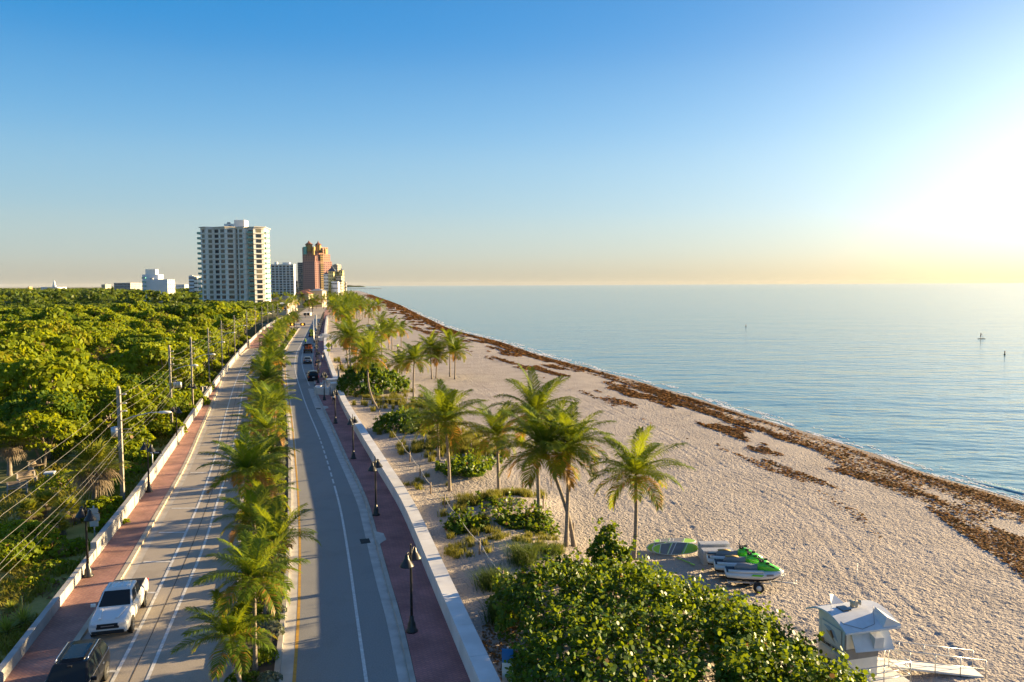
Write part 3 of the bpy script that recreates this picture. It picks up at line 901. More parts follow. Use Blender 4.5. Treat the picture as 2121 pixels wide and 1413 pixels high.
M['leaf_dry'] = leaf_mat('dry_leaf', [(.16, .10, .03), (.24, .14, .05), (.12, .06, .03)], trans=(.4, .2, .05), tw=.3)
M['leaf_brown'] = leaf_mat('browning_leaf', [(.07, .07, .012), (.13, .11, .02), (.18, .13, .03)], trans=(.4, .3, .04), tw=.35)
M['leaf_far'] = leaf_mat('far_leaf', [(.045, .085, .010), (.080, .125, .012), (.13, .165, .016)], trans=(.40, .46, .02), tw=.38)


def leaves(P, Nrm, size, r, sides=4, jit=.9, aspect=1.0):
    """leaf faces at points P, facing roughly along Nrm"""
    n = len(P)
    nr = Nrm + r.normal(0, jit, (n, 3)); nr /= np.linalg.norm(nr, axis=1, keepdims=True) + 1e-9
    a = np.cross(nr, r.normal(0, 1, (n, 3))); a /= np.linalg.norm(a, axis=1, keepdims=True) + 1e-9
    b = np.cross(nr, a)
    s = (size * r.uniform(.65, 1.3, n))[:, None]
    V = np.zeros((n, sides, 3))
    for j in range(sides):
        w = 2 * math.pi * (j + .5) / sides
        V[:, j] = P + a * s * math.cos(w) * .5 + b * s * math.sin(w) * .5 * aspect
    return V.reshape(-1, 3), np.arange(n * sides).reshape(n, sides)


def mounds(cs, n, r, inner=.25, low=-.15):
    """n points on the upper, outer skin of a heap of lumps (x, y, z, rx, rz), with outward directions"""
    cs = np.array(cs)
    w = cs[:, 3] ** 2; i = r.choice(len(cs), n, p=w / w.sum())
    d = r.normal(0, 1, (n, 3)); d[:, 2] = np.abs(d[:, 2]) * 1.1 + low; d /= np.linalg.norm(d, axis=1, keepdims=True)
    q = 1 - inner * r.random(n) ** 2
    c = cs[i]
    P = c[:, :3] + d * np.stack([c[:, 3], c[:, 3], c[:, 4]], 1) * q[:, None]
    keep = np.ones(n, bool)
    for k in cs:
        rel = (P - k[:3]) / np.array([k[3], k[3], k[4]])
        keep &= (rel ** 2).sum(1) > .62
    return P[keep], d[keep]


def lumpy_crown(seed, rad, hgt, zc, nl, nleaf, size, mats=None, dry=.0, sides=4):
    r = np.random.default_rng(seed)
    cs = [(0, 0, zc, rad * .66, hgt * .62)]
    for i in range(nl):
        a = i * 2.4 + r.uniform(-.3, .3); d = rad * math.sqrt((i + .6) / nl) * .72
        lr = rad * r.uniform(.24, .42)
        cs.append((d * math.cos(a), d * math.sin(a), zc + hgt * (.55 * (1 - (d / rad) ** 2)) - .12 * hgt + r.uniform(-.16, .22) * hgt, lr, lr * r.uniform(.65, .9)))
    P, d = mounds(cs, nleaf, r, .35, -.1)
    V, Fc = leaves(P, d * .8 + np.array([0, 0, .35]), size, r, sides)
    mi = (r.random(len(Fc)) < dry).astype(int)
    return big_mesh('crown', V, Fc, mats or [M['leaf'], M['leaf_brown']], mi)


def tree_trunk(seed, h, rad):
    r = random.Random(seed); k = MB()
    for s in range(r.choice((2, 3, 3))):
        a = r.uniform(0, 6.28); p = [Vector((.15 * math.cos(a), .15 * math.sin(a), -.2))]
        for i in range(1, 5):
            q = i / 4
            p.append(Vector((math.cos(a) * rad * .38 * q ** 1.3 + r.uniform(-.15, .15), math.sin(a) * rad * .38 * q ** 1.3 + r.uniform(-.15, .15), h * .72 * q)))
        k.tube(p, [.17, .14, .11, .08, .04], 6)
        for j in range(2):
            b = a + r.uniform(-1.2, 1.2)
            k.tube([p[2], p[2] + Vector((math.cos(b) * rad * .3, math.sin(b) * rad * .3, h * .2)), p[2] + Vector((math.cos(b) * rad * .6, math.sin(b) * rad * .6, h * .3))], [.08, .06, .03], 5)
    return k.mesh('trunk', M['bark'])


# canopy of the hammock on the left
CAN = [lumpy_crown(500 + i, 5.0, 4.6, 3.3, 17, 7500, .46, dry=(.02, .0, .05, .01, .03, .3)[i]) for i in range(6)]
CAN += [lumpy_crown(560, 5.0, 4.8, 3.4, 15, 6500, .44, [M['leaf_deep'], M['leaf']], .25), lumpy_crown(561, 4.6, 4.2, 3.2, 13, 5200, .46, [M['leaf_gold'], M['leaf']], .4), lumpy_crown(562, 4.4, 3.6, 3.4, 20, 2100, .42, [M['leaf_brown'], M['leaf']], .5)]
CANM = [lumpy_crown(520 + i, 5.0, 4.4, 3.4, 14, 2300, .82, dry=(.02, .08, .02)[i]) for i in range(3)]
CANM += [lumpy_crown(570, 5.0, 4.6, 3.5, 13, 2200, .8, [M['leaf_deep'], M['leaf']], .25), lumpy_crown(571, 4.8, 4.2, 3.3, 12, 2000, .8, [M['leaf_gold'], M['leaf']], .4)]
CTR = [tree_trunk(540 + i, 7.5, 4.6) for i in range(4)]
rs = random.Random(5)
pts = []
y = 74.0
while y < 480:
    st = 6.3 + .007 * y
    xr = float(LW(y)) - 5.2; xl = -.70 * y - 6
    x = xr - rs.uniform(0, 2.5)
    while x > xl:
        px, py = x + rs.uniform(-1.8, 1.8), y + rs.uniform(-2.2, 2.2)
        if not (py < 88 and (px > float(LW(py)) - 6.5 or px < float(LW(py)) - 15)):
            pts.append((px, py))
        x -= st
    y += st * .92
pts = [p for p in pts if p[0] < float(LW(p[1])) - 4.6]
pts.sort(key=lambda p: p[1])
near = pts[:296]; far_pts = pts[296:]
for i, (x, y) in enumerate(near):
    v = i % 17
    kk = rs.random()
    cr = CAN[8] if v == 9 else (CAN[rs.randrange(5)] if kk < .66 else CAN[6] if kk < .86 else CAN[7]) if y < 200 else (CANM[i % 3] if kk < .66 else CANM[3] if kk < .86 else CANM[4])
    edge = x > float(LW(y)) - 12
    lab = 'broad green tree of the dense hammock canopy lining the back of the low wall' if edge else ('green tree in the dense hammock canopy, in the front part near the dark park lawn' if y < 150 else 'green tree in the dense hammock canopy, in the back part towards the white condominium tower')
    if v == 9: lab = 'thin-leaved browning tree amid the green hammock canopy'
    t = thing('canopy_tree', lab, 'tree', (x, y, -.05), rs.uniform(0, 6.28), 'trees of the hammock canopy')
    s = rs.choice((.88, .96, 1.0, 1.05, 1.12, 1.3)) * rs.uniform(.94, 1.06); sz = s * rs.uniform(.82, 1.2) * (.93 if edge else 1.06)
    link('trunk', CTR[i % 4], t, scale=(s, s, sz))
    link('crown', cr, t, scale=(s, s, sz))


def far_woods(name, pts, seed, size, nleaf, rad=4.8, hmin=6.2, hmax=9.5):
    r = np.random.default_rng(seed); Vs, Fs = [], []; n = 0
    for x, y in pts:
        s = r.uniform(.8, 1.25); h = r.uniform(hmin, hmax)
        cs = [(x, y, h * .6, rad * s * .75, h * .36)] + [(x + r.uniform(-.7, .7) * rad, y + r.uniform(-.7, .7) * rad, h * r.uniform(.55, .75), rad * .42, h * .26) for _ in range(5)]
        P, d = mounds(cs, nleaf, r, .25, -.1)
        V, Fc = leaves(P, d, size, r)
        Vs.append(V); Fs.append(Fc + n); n += len(V)
    o = link(name, big_mesh(name, np.concatenate(Vs), np.concatenate(Fs), M['leaf_far']))
    return o


o = far_woods('hammock_woods', far_pts, 61, 1.15, 420)
tag(o, 'far mass of green woods running up to the white tower', 'woods', kind='stuff')
r = np.random.default_rng(8)
fp = []
y = 490.
while y < 2600:
    st = 9 + .012 * y
    xl = -.72 * y; xr = float(RB(min(y, 1500))) - 60 - .05 * y if y < 1500 else -.40 * y
    for x in np.arange(xl, xr, st):
        px, py = x + r.uniform(-.4, .4) * st, y + r.uniform(-.4, .4) * st
        if r.random() < .86: fp.append((px, py))
    y += st * 1.5
o = far_woods('town_woods', fp, 62, 2.6, 130, 7.0, 6.0, 15.5)
tag(o, 'dark belt of trees over the town below the horizon', 'woods', kind='stuff')
# ------------------------------------------------------------------ buildings
M['b_white'] = mat('render_white', (.88, .83, .74), (.81, .77, .69), .15, .7)
M['b_cool'] = mat('render_pale', (.72, .74, .76), (.66, .68, .70), .12, .7)
M['b_pink'] = mat('render_pink', (.56, .26, .18), (.52, .24, .17), .1, .75)
M['b_rose'] = mat('render_rose', (.46, .23, .19), (.42, .21, .18), .1, .75)
M['b_gold'] = mat('render_gold', (.48, .30, .09), (.42, .26, .08), .1, .75)
M['b_yellow'] = mat('render_yellow', (.58, .52, .24), (.54, .48, .22), .1, .75)
M['b_cream'] = mat('render_cream', (.52, .45, .33), (.47, .41, .30), .1, .75)
M['b_grey'] = mat('render_grey', (.34, .33, .32), (.28, .27, .27), .1, .8)
M['b_slate'] = mat('slate_roof', (.085, .095, .115), (.06, .07, .085), .5, .6)
M['b_tile'] = mat('tile_roof', (.30, .11, .055), (.22, .08, .045), .6, .8)
M['b_glassbody'] = mat('glass_facade', (.16, .22, .25), (.12, .17, .20), .1, .3)
M['win'] = mat('window_glass', (.022, .03, .04), rough=.12, spec=.7)
M['win_warm'] = mat('window_blind_and_glint', (.30, .27, .18), (.20, .18, .12), .3, .4)  # blinds; also the painted reflection in one tower facet's panes
M['teal_glass'] = mat('teal_glass', (.06, .33, .28), rough=.12, spec=.7)
M['slab'] = mat('floor_slab', (.60, .54, .45), rough=.8)
_un = MB(); _un.obox((0, 0, 0), (.5, 0, 0), (0, .5, 0), (0, 0, .5))
UNIT = {k: _un.mesh('window_unit', M[k]) for k in ('win', 'win_warm', 'teal_glass')}


def put_windows(parent, lst, mats='win', name='window'):
    """windows as (centre, along-wall angle, width, height): a hundred by themselves, the rest as one"""
    lst = list(lst)
    for c, a, w, h in lst[:98]:
        link(name, UNIT['win_warm' if mats == 'win' and random.random() < .22 else mats], parent, c, (0, 0, a), (w, .16, h))
    if lst[98:]:
        k = MB()
        for c, a, w, h in lst[98:]:
            ca, sa = math.cos(a), math.sin(a)
            k.obox(c, (ca * w / 2, sa * w / 2, 0), (-sa * .08, ca * .08, 0), (0, 0, h / 2))
        tag(k.build(name + '_rows', M[mats], parent), kind='stuff')


def grid(p0, p1, z0, fh, nf, nc, w, h, out=.03, zo=1.6, skip=()):
    """window places on the wall from p0 to p1 (seen from outside p0 is on the left)"""
    p0, p1 = Vector(p0[:2]), Vector(p1[:2]); t = p1 - p0; n = Vector((t.y, -t.x)).normalized(); a = math.atan2(t.y, t.x)
    L_ = []
    for f in range(nf - 1, -1, -1):
        for c in range(nc):
            if c in skip: continue
            p = p0 + t * ((c + .5) / nc) + n * out
            L_.append((Vector((p.x, p.y, z0 + f * fh + zo)), a, w, h))
    return L_


# --- the white condominium tower
D0 = 476.
tx = XU(417, D0); ZT = AT(485, 471, D0).z
sc_ = (XU(557, D0 + 4) - tx) / 40.6
P = [(0, 2.6), (4.6, -.4), (8.1, 2.8), (16.8, -1.8), (21.6, 1.7), (21.6, 2.6), (23.4, 2.6), (23.4, 1.2), (28.1, -1.2), (29.6, 1.6), (33.8, 1.6), (33.8, -1.0), (39.2, 2.9), (36.5, 22), (2, 24)]
P = [(x * sc_, y * sc_) for x, y in P]
t = thing('condominium_tower', 'tall white condominium tower with zigzag facade and green glass balconies behind the woods', 'apartment tower', (tx, D0, 0))
nf = 17; fh = (ZT - .8) / nf
k = MB(); k.prism(P, 0, ZT)
k.build('wall', M['b_white'], t)
k = MB()
cx_, cy_ = 18, 11
for f in range(1, nf + 1):
    z = f * fh
    q = [(cx_ + (x - cx_) * 1.016, cy_ + (y - cy_) * 1.035) for x, y in P]
    k.prism(q, z - .12, z + .12)
k.build('floor_slabs', M['slab'], t)
k = MB(); k.prism([(cx_ + (x - cx_) * 1.05, cy_ + (y - cy_) * 1.06) for x, y in P], ZT, ZT + .45); k.build('roof_slab', M['slab'], t)
wins = []
for a, b, nc, w, sk in ((0, 1, 1, 2.6, ()), (1, 2, 1, 2.2, ()), (2, 3, 2, 3.2, ()), (3, 4, 1, 3.2, ()), (5, 6, 1, 1.2, ()), (7, 8, 1, 2.7, ()), (11, 12, 1, 3.1, ())):
    wins.append((a, grid(P[a], P[b], 0, fh, nf, nc, w * sc_, 1.95 if a != 5 else 2.7, zo=fh * .55, out=.02)))
allw = [q for a, l in wins if a not in (1,) for q in l]
allw.sort(key=lambda q: -q[0].z)
put_windows(t, allw)
put_windows(t, wins[1][1], 'win_warm', 'glint_tinted_window')  # reflecting panes of this facet: the reflection is put into a paler colour
slabm = MB(); slabm.box(-2.15, 2.15, -1.7, 0, -.1, .1, 0); slabm.box(-2.15, 2.15, -1.72, -1.66, .12, 1.25, 1); slabm.box(-2.14, -2.08, -1.65, -.02, .12, 1.25, 1); slabm.box(2.08, 2.14, -1.65, -.02, .12, 1.25, 1)
for x in (-2.0, -.7, .7, 2.0): slabm.box(x - .05, x + .05, -1.76, -1.62, .12, 1.2, 0)
BALC = slabm.mesh('balcony', [M['b_cream'], M['teal_glass']])
for f in range(3, nf):
    link('balcony', BALC, t, ((P[9][0] + P[10][0]) / 2, P[9][1] - .02, f * fh + .14), None, (sc_ * .95, 1, 1))
    link('balcony', BALC, t, (-.1, 6.0, f * fh + .14), (0, 0, R(-90)), (1.2, 1.45, 1))
    link('balcony', BALC, t, (P[12][0] - .5, P[12][1] + 3.5, f * fh + .14), (0, 0, R(82)), (1.2, 1.0, 1))
put_windows(t, [(Vector(((P[9][0] + P[10][0]) / 2, P[9][1] - .0, f * fh + 1.35)), 0, 3.6 * sc_, 2.0) for f in range(3, nf)], 'win', 'balcony_door')
k = MB(); k.box(12.5, 23, 8, 16, ZT + .45, ZT + 2.8); k.box(19.2, 25.4, 6.5, 14, ZT + .45, ZT + 4.9, 0); k.build('roof_plant', M['b_white'], t)
k = MB(); k.box(14, 15.6, 9, 10.5, ZT + 2.8, ZT + 3.8); k.box(15.2, 17, 7.9, 8, ZT + .6, ZT + 1.8); k.tube([(20.4, 8, ZT + 4.8), (20.4, 8, ZT + 6.6)], .06, 5); k.tube([(24.6, 8, ZT + 4.8), (24.6, 8, ZT + 6.2)], .06, 5); k.build('vent', M['b_grey'], t)


def foot(u0, um, u1, D, dd=None, d0=0.):
    """footprint with the corner um nearest: a shaded face u0-um and a sunlit face um-u1"""
    x0, xm, x1 = XU(u0, D + d0), XU(um, D), XU(u1, D)
    dd = dd if dd is not None else (x1 - xm) * 1.25
    x1 = XU(u1, D + dd)
    P0, P1, P2 = Vector((x0, D + d0)), Vector((xm, D)), Vector((x1, D + dd))
    return [P0, P1, P2, P0 + (P2 - P1)]


def zt(v, D):
    return AT(700, v, D).z


def local(fp, o):
    return [(p.x - o.x, p.y - o.y) for p in fp]


def block(t, name, fp, z0, z1, m, org, nf=0, nc0=0, nc1=0, w=1.4, h=1.5, wm='win'):
    q = local(fp, org)
    k = MB(); k.prism(q, z0, z1); o = k.build(name, m, t)
    L_ = []
    if nf:
        fh = (z1 - z0) / nf
        if nc0: L_ += grid(q[0], q[1], z0, fh, nf, nc0, w, h, zo=fh * .52)
        if nc1: L_ += grid(q[1], q[2], z0, fh, nf, nc1, w, h, zo=fh * .52)
    return L_, q


# --- small white hotel left of the tower
D = 560.; fp = foot(303, 349, 364, D, 9); org = fp[1].copy()
t = thing('small_hotel', 'small white hotel with a blank shaded side rising from the woods', 'building', (org.x, org.y, 0))
w_, q = block(t, 'wall', fp, 0, zt(577, D), M['b_cool'], org)
put_windows(t, grid(q[1], q[2], 0, 2.9, 8, 4, 1.0, 1.5), 'win_warm')
fp2 = foot(297, 330, 341, D + 9, 6); k = MB(); k.prism(local(fp2, org), 0, zt(567, D + 9)); k.build('rear_wing', M['b_cool'], t)
k = MB(); k.prism(local(foot(304, 325, 331, D + 10, 4), org), zt(567, D + 9), zt(556, D + 9)); k.build('roof_plant', M['b_white'], t)
bal = MB(); bal.box(-1.5, 1.5, -.9, 0, 0, .9)
bm_ = bal.mesh('balcony', M['teal_glass'])
for f in range(2, 9): link('balcony', bm_, t, (q[0][0] - .5, q[0][1] - .2, f * 2.9), (0, 0, R(-15)))
k = MB(); k.box(q[0][0] + 2, q[0][0] + 4, q[0][1] + 3, q[0][1] + 5, zt(577, D), zt(574, D)); k.build('vent', M['b_grey'], t)

# --- white slab block with fins
D = 900.; fp = foot(557, 610, 613.5, D, 16); org = fp[1].copy()
t = thing('slab_block', 'wide white apartment slab with dark window bays between vertical fins, right of the tower', 'apartment block', (org.x, org.y, 0))
zz = zt(549, D); nfl = 14
w_, q = block(t, 'wall', fp, 0, zz, M['b_cool'], org)
p0, p1 = Vector(q[0]), Vector(q[1]); n_ = Vector(((p1 - p0).y, -(p1 - p0).x)).normalized()
put_windows(t, grid(q[0], q[1], 0, zz / nfl, nfl, 7, 3.2, 1.9, zo=zz / nfl * .5))
k = MB()
for i in range(8):
    c = p0.lerp(p1, i / 7); k.box(c.x - .5, c.x + .5, c.y - .9, c.y - .02, 0, zz + .3)
k.build('fins', M['b_white'], t)
k = MB(); k.prism([(p0.x - .5, p0.y - 1.0), (p1.x + .5, p1.y - 1.0), (p1.x + .5, p1.y + 8), (p0.x - .5, p0.y + 8)], zz + .32, zz + 1.2)
k.box(p0.x + 7, p0.x + 10, 2, 6, zz + 1.2, zz + 3.6); k.box(p1.x - 13, p1.x - 5, 2, 6, zz + 1.2, zz + 3.2); k.build('roof', M['b_white'], t)

# --- dark glass block
D = 1150.; fp = foot(618.5, 631, 634, D, 14); org = fp[1].copy()
t = thing('glass_block', 'grey blue glass apartment block touching the left side of the pink tower', 'apartment block', (org.x, org.y, 0))
zz = zt(543.5, D)
w_, q = block(t, 'wall', fp, 0, zz, M['b_glassbody'], org)
put_windows(t, grid(q[0], q[1], 0, zz / 17, 17, 4, 1.9, 1.5, zo=1.6))
k = MB()
for f in range(1, 17): k.prism([(a * 1.02 + .1, b * 1.0 - .3) for a, b in q], f * zz / 17 - .15, f * zz / 17 + .15)
k.build('floor_slabs', M['b_grey'], t)

# --- pink tower
D = 1100.; org = Vector((XU(656, D), D))
t = thing('pink_tower', 'stepped pink high-rise with two small roof cupolas and an arched golden balcony recess', 'apartment tower', (org.x, org.y, 0))
px = lambda v: zt(v, D)
L_ = []
for nm, u0, um, u1, vt, dd, d0, mm, nf_, n0, n1 in (
        ('lower_wing', 629, 654, 689.5, 541, 20, 12, 'b_rose', 18, 6, 8),
        ('tower_shaft', 629.3, 655, 686, 526, 19, 12, 'b_pink', 20, 5, 7),
        ('upper_shaft', 629, 656, 682, 511, 17, 12, 'b_pink', 24, 4, 5)):
    fp = foot(u0, um, u1, D + (2 if nm == 'tower_shaft' else 4 if nm == 'upper_shaft' else 0), dd, d0)
    l, q = block(t, nm, fp, 0, px(vt), M[mm], org, nf_, n0, n1, 1.3, 1.5)
    if nm == 'lower_wing': L_ += l
    else: L_ += [w for w in l if w[0].z > (px(541) if nm == 'tower_shaft' else px(526))]
L_.sort(key=lambda w: -w[0].z)
put_windows(t, L_)
# balcony recess on the sunlit face
fp = foot(629, 654, 689.5, D, 20, 12); a, b = [Vector(p) for p in local(fp, org)[1:3]]; tt = (b - a); ang_ = math.atan2(tt.y, tt.x); nn = Vector((tt.y, -tt.x)).normalized()
k = MB()
c = a + tt * .40
for z0, z1 in ((3, px(545)), (px(541), px(528)), (px(524), px(513))):
    off_ = .25 if z1 < px(540) else -.9
    cc = c + nn * off_
    k.obox((cc.x, cc.y, (z0 + z1) / 2), (math.cos(ang_) * 2.6, math.sin(ang_) * 2.6, 0), nn.to_3d() * .5, (0, 0, (z1 - z0) / 2))
k.build('balcony_recess', M['win'], t)
k = MB()
for i in range(24):
    z = 5 + i * (px(513) - 6) / 24; cc = c + nn * .5
    k.obox((cc.x, cc.y, z), (math.cos(ang_) * 2.5, math.sin(ang_) * 2.5, 0), nn.to_3d() * .6, (0, 0, .55))
tag(k.build('balcony', M['b_gold'], t))
for u_, vb, vt2, r_ in ((642.5, 506, 500, 4.2), (661.5, 507, 502, 3.6)):
    x = XU(u_, D + 8) - org.x; z0 = px(511)
    k = MB(); k.lathe([(r_ * 1.15, z0 - 6), (r_ * 1.15, px(vb)), (r_ * .9, px(vb) + .1)], 8, (x, 9, 0), 0, False); cp = k.build('cupola', M['b_gold'], t)
    k = MB(); k.lathe([(r_ * 1.5, px(vb)), (r_ * .9, px(vb) + 1.8), (r_ * .35, px(vb) + 3.4), (.15, px(vb) + 6.2)], 8, (x, 9, 0), 0, False); k.build('cupola_roof', M['b_tile'], cp)
for u0, um, u1, v0, v1, mm in ((631, 637, 639, 511, 527, 'teal_glass'), (649, 653, 656, 511, 528, 'b_gold'), (674, 677, 680.5, 515, 526, 'b_gold')):
    k = MB(); k.prism(local(foot(u0, um, u1, D - 2 + (8 if u0 > 670 else 0), 5), org), px(v1), px(v0)); k.build('bay_window', M[mm], t)

# --- yellow hotel with turrets
D = 950.; org = Vector((XU(690, D), D))
t = thing('turreted_hotel', 'pale yellow castle-like hotel with dark pointed turrets at the beach end of the road', 'hotel', (org.x, org.y, 0))
py = lambda v: zt(v, D)
L_ = []
for nm, u0, um, u1, vt, dd, dy, mm, nf_, n0, n1 in (('side_wing', 672, 681, 683, 568, 8, 0, 'b_cool', 8, 3, 0), ('main_wing', 681, 692, 707, 562, 14, 0, 'b_yellow', 9, 3, 6), ('beach_turret', 703, 711, 714, 560, 6, 6, 'b_yellow', 9, 2, 2), ('front_wing', 687, 701, 707, 583, 10, -10, 'b_cool', 4, 5, 2), ('link_wing', 697, 708, 712, 572, 8, -2, 'b_cream', 8, 4, 3)):
    l, q = block(t, nm, foot(u0, um, u1, D + dy, dd), 0, py(vt), M[mm], org, nf_, n0, n1, 1.1, 1.6)
    L_ += l
L_.sort(key=lambda w: -w[0].z)
put_windows(t, L_)
for u_, dy, vb, vt2, r_ in ((689, 3, 562, 550, 6.5), (677, 3, 568, 563, 4.8), (708, 8, 560, 557, 3.4), (707, -5, 583, 581, 4.4)):
    x = XU(u_, D + dy) - org.x
    k = MB(); k.lathe([(r_ * 1.15, py(vb) - .2), (r_ * .5, py(vb) + (py(vt2) - py(vb)) * .45), (r_ * .3, py(vb) + (py(vt2) - py(vb)) * .55), (.1, py(vt2) + 1)], 4 if r_ > 4 else 8, (x, dy + 2, 0), 0, False); k.build('turret_roof', M['b_slate'], t)

# --- further blocks, each a thing of its own
def plain(label, u0, um, u1, vt, D, mm, nf_, n0, n1, name='apartment_block', dd=None, top=None, wm='win', w=1.6, h=1.4):
    fp = foot(u0, um, u1, D, dd); org = fp[1].copy()
    t = thing(name, label, 'building', (org.x, org.y, 0))
    l, q = block(t, 'wall', fp, 0, zt(vt, D), M[mm], org, nf_, n0, n1, w, h)
    put_windows(t, l, wm)
    if top:
        k = MB(); k.prism(local(foot(top[0], (top[0] + top[1]) / 2 + 1, top[1], D + 4, 6), org), zt(vt, D) - .1, zt(top[2], D)); k.build('roof_plant', M[mm], t)
    k = MB(); k.prism([(a * 1.01, b * 1.01) for a, b in q], zt(vt, D), zt(vt, D) + .5); k.build('roof', M['b_grey'], t)
    return t


plain('beige apartment tower peeking out behind the turreted hotel', 691, 701, 708.5, 549, 1350., 'b_cream', 14, 4, 3, top=(694, 703, 547))
plain('dim low block at the shore right of the turreted hotel', 713, 717, 719, 585, 1250., 'b_grey', 4, 3, 1)
plain('pale apartment block close to the left edge of the white tower', 393, 404, 414, 571, 900., 'b_cool', 7, 4, 3, top=(396, 403, 569))
plain('red-topped pale building between the small hotel and the white tower', 404, 410, 418, 572.5, 860., 'b_white', 6, 3, 2)
plain('long grey flat block on the horizon left of the small hotel', 238, 272, 296, 584.5, 1500., 'b_grey', 5, 12, 8, dd=70)
plain('low pale far block just left of the long grey flat block', 212, 220, 232, 587.5, 1800., 'b_cream', 3, 5, 3)
plain('tiny sunlit orange building on the left horizon', 60, 62, 69, 591.5, 1500., 'b_gold', 2, 2, 2)
plain('wide faint blue roofed hall under the far spire', 86, 120, 140, 592.5, 2000., 'b_cool', 2, 8, 4)
plain('low pale block on the horizon between the small hotel and the white tower', 366, 384, 392, 588.5, 1600., 'b_cool', 3, 6, 3)
plain('small cream block between the slab and the glass block', 611, 616, 618, 582, 1150., 'b_cream', 5, 2, 1)
D = 2300.; x = XU(115, D)
t = thing('church_spire', 'thin pale spire standing alone on the left horizon', 'tower', (x, D, 0))
k = MB(); k.lathe([(5, 0), (5, zt(588, D)), (3.2, zt(587.6, D)), (3.2, zt(583, D))], 8, smooth=False); k.build('shaft', M['b_cool'], t)
k = MB(); k.lathe([(3.4, zt(583, D)), (.3, zt(578, D))], 8, smooth=False); k.build('spire', M['b_cool'], t)
# houses by the crossing
def house(label, u0, u1, vb, ve, vr, D, wall, roof, dd=14):
    fp = [Vector((XU(u0, D), D)), Vector((XU(u1, D), D)), Vector((XU(u1, D), D + dd)), Vector((XU(u0, D), D + dd))]
    org = fp[0].copy(); q = local(fp, org); ze, zr = AT(640, ve, D).z, AT(640, vr, D).z
    t = thing('house', label, 'house', (org.x, org.y, 0))
    k = MB(); k.prism(q, 0, ze); k.build('wall', M[wall], t)
    a, b = q[0], q[2]; k = MB()
    e = 1.0; x0, x1, y0, y1 = a[0] - e, b[0] + e, a[1] - e, b[1] + e; rl = min((x1 - x0), (y1 - y0)) * .42
    vs = [(x0, y0, ze), (x1, y0, ze), (x1, y1, ze), (x0, y1, ze), (x0 + rl, (y0 + y1) / 2, zr), (x1 - rl, (y0 + y1) / 2, zr)]
    k.add(vs, [(0, 1, 5, 4), (1, 2, 5), (2, 3, 4, 5), (3, 0, 4), (0, 3, 2, 1)]); k.build('roof', M[roof], t)
    put_windows(t, grid(q[0], q[1], 0, ze, 1, max(2, int((b[0]) / 5)), 1.4, 1.6, zo=ze * .5))
    return t


house('house with red tiled hip roof and cream walls, nearest the crossing', 612, 640, 0, 609, 603, 620., 'b_cream', 'b_tile')
house('house with a smaller red tiled roof set behind the nearest one', 622, 643, 0, 604, 599, 690., 'b_white', 'b_tile')
house('long house with dark grey hip roof behind the woods', 562, 602, 0, 620, 613, 540., 'b_cream', 'b_slate', 18)
house('house with grey roof half hidden by the palms right of the red roofs', 643, 668, 0, 603, 598, 640., 'b_cream', 'b_grey')
house('low white flat building at the end of the crossing', 628, 642, 0, 648, 646, 462., 'b_white', 'b_white', 6)
house('low white pavilion on the left side of the crossing', 574, 596, 0, 629, 626, 470., 'b_white', 'b_white', 8)

# street trees between the houses
rs = random.Random(33)
for i, (u, v) in enumerate([(566, 640), (578, 636), (590, 634), (602, 632), (612, 634), (622, 632), (634, 634), (646, 630), (657, 627), (668, 624), (676, 618), (684, 614), (560, 628), (572, 624), (584, 620), (604, 620), (616, 624), (640, 622), (652, 619), (664, 615), (674, 611), (684, 607), (600, 612), (620, 614), (640, 611), (560, 616), (578, 613), (690, 609), (698, 606), (648, 640), (640, 645)]):
    p = G(u, v); s_ = rs.uniform(.75, 1.15) * (1 + .0006 * (p.y - 450))
    t = thing('street_tree', 'distant rounded green tree among the houses beyond the crossing', 'tree', p, rs.uniform(0, 6), 'green trees among the far houses')
    t.scale = (s_, s_, s_ * rs.uniform(.8, 1.15)); link('trunk', CTR[i % 4], t); link('crown', CANM[i % 3], t)
t = thing('pine_tree', 'grey-green feathery tall pine in front of the pale yellow turreted hotel', 'tree', G(687, 622), 0)
k = MB(); k.tube([(0, 0, 0), (0, 0, 22)], [.5, .08], 6); k.build('trunk', M['bark'], t)
r = np.random.default_rng(3); n = 1500; q = r.random(n); a = r.uniform(0, 6.28, n); rad = 5.2 * (1 - q) ** .8 * r.random(n) ** .5 + .3
V, Fc = leaves(np.stack([rad * np.cos(a), rad * np.sin(a), 4 + 20 * q], -1), np.stack([np.cos(a), np.sin(a), np.full(n, .6)], -1), .9, r, 4, .8, .4)
link('crown', big_mesh('crown', V, Fc, M['leaf_far']), t)
t = thing('pine_tree', 'single dark conical tree on the skyline left of the small hotel', 'tree', (XU(235, 620), 620, 0), 0)
k = MB(); k.tube([(0, 0, 0), (0, 0, 15)], [.4, .05], 6); k.build('trunk', M['bark'], t)
rad = 3.4 * (1 - q) ** .9 * r.random(n) ** .4 + .2
V, Fc = leaves(np.stack([rad * np.cos(a), rad * np.sin(a), 3 + 14.5 * q], -1), np.stack([np.cos(a), np.sin(a), np.full(n, .6)], -1), .9, r, 4, .6, .6)
link('crown', big_mesh('crown', V, Fc, M['leaf_far']), t)
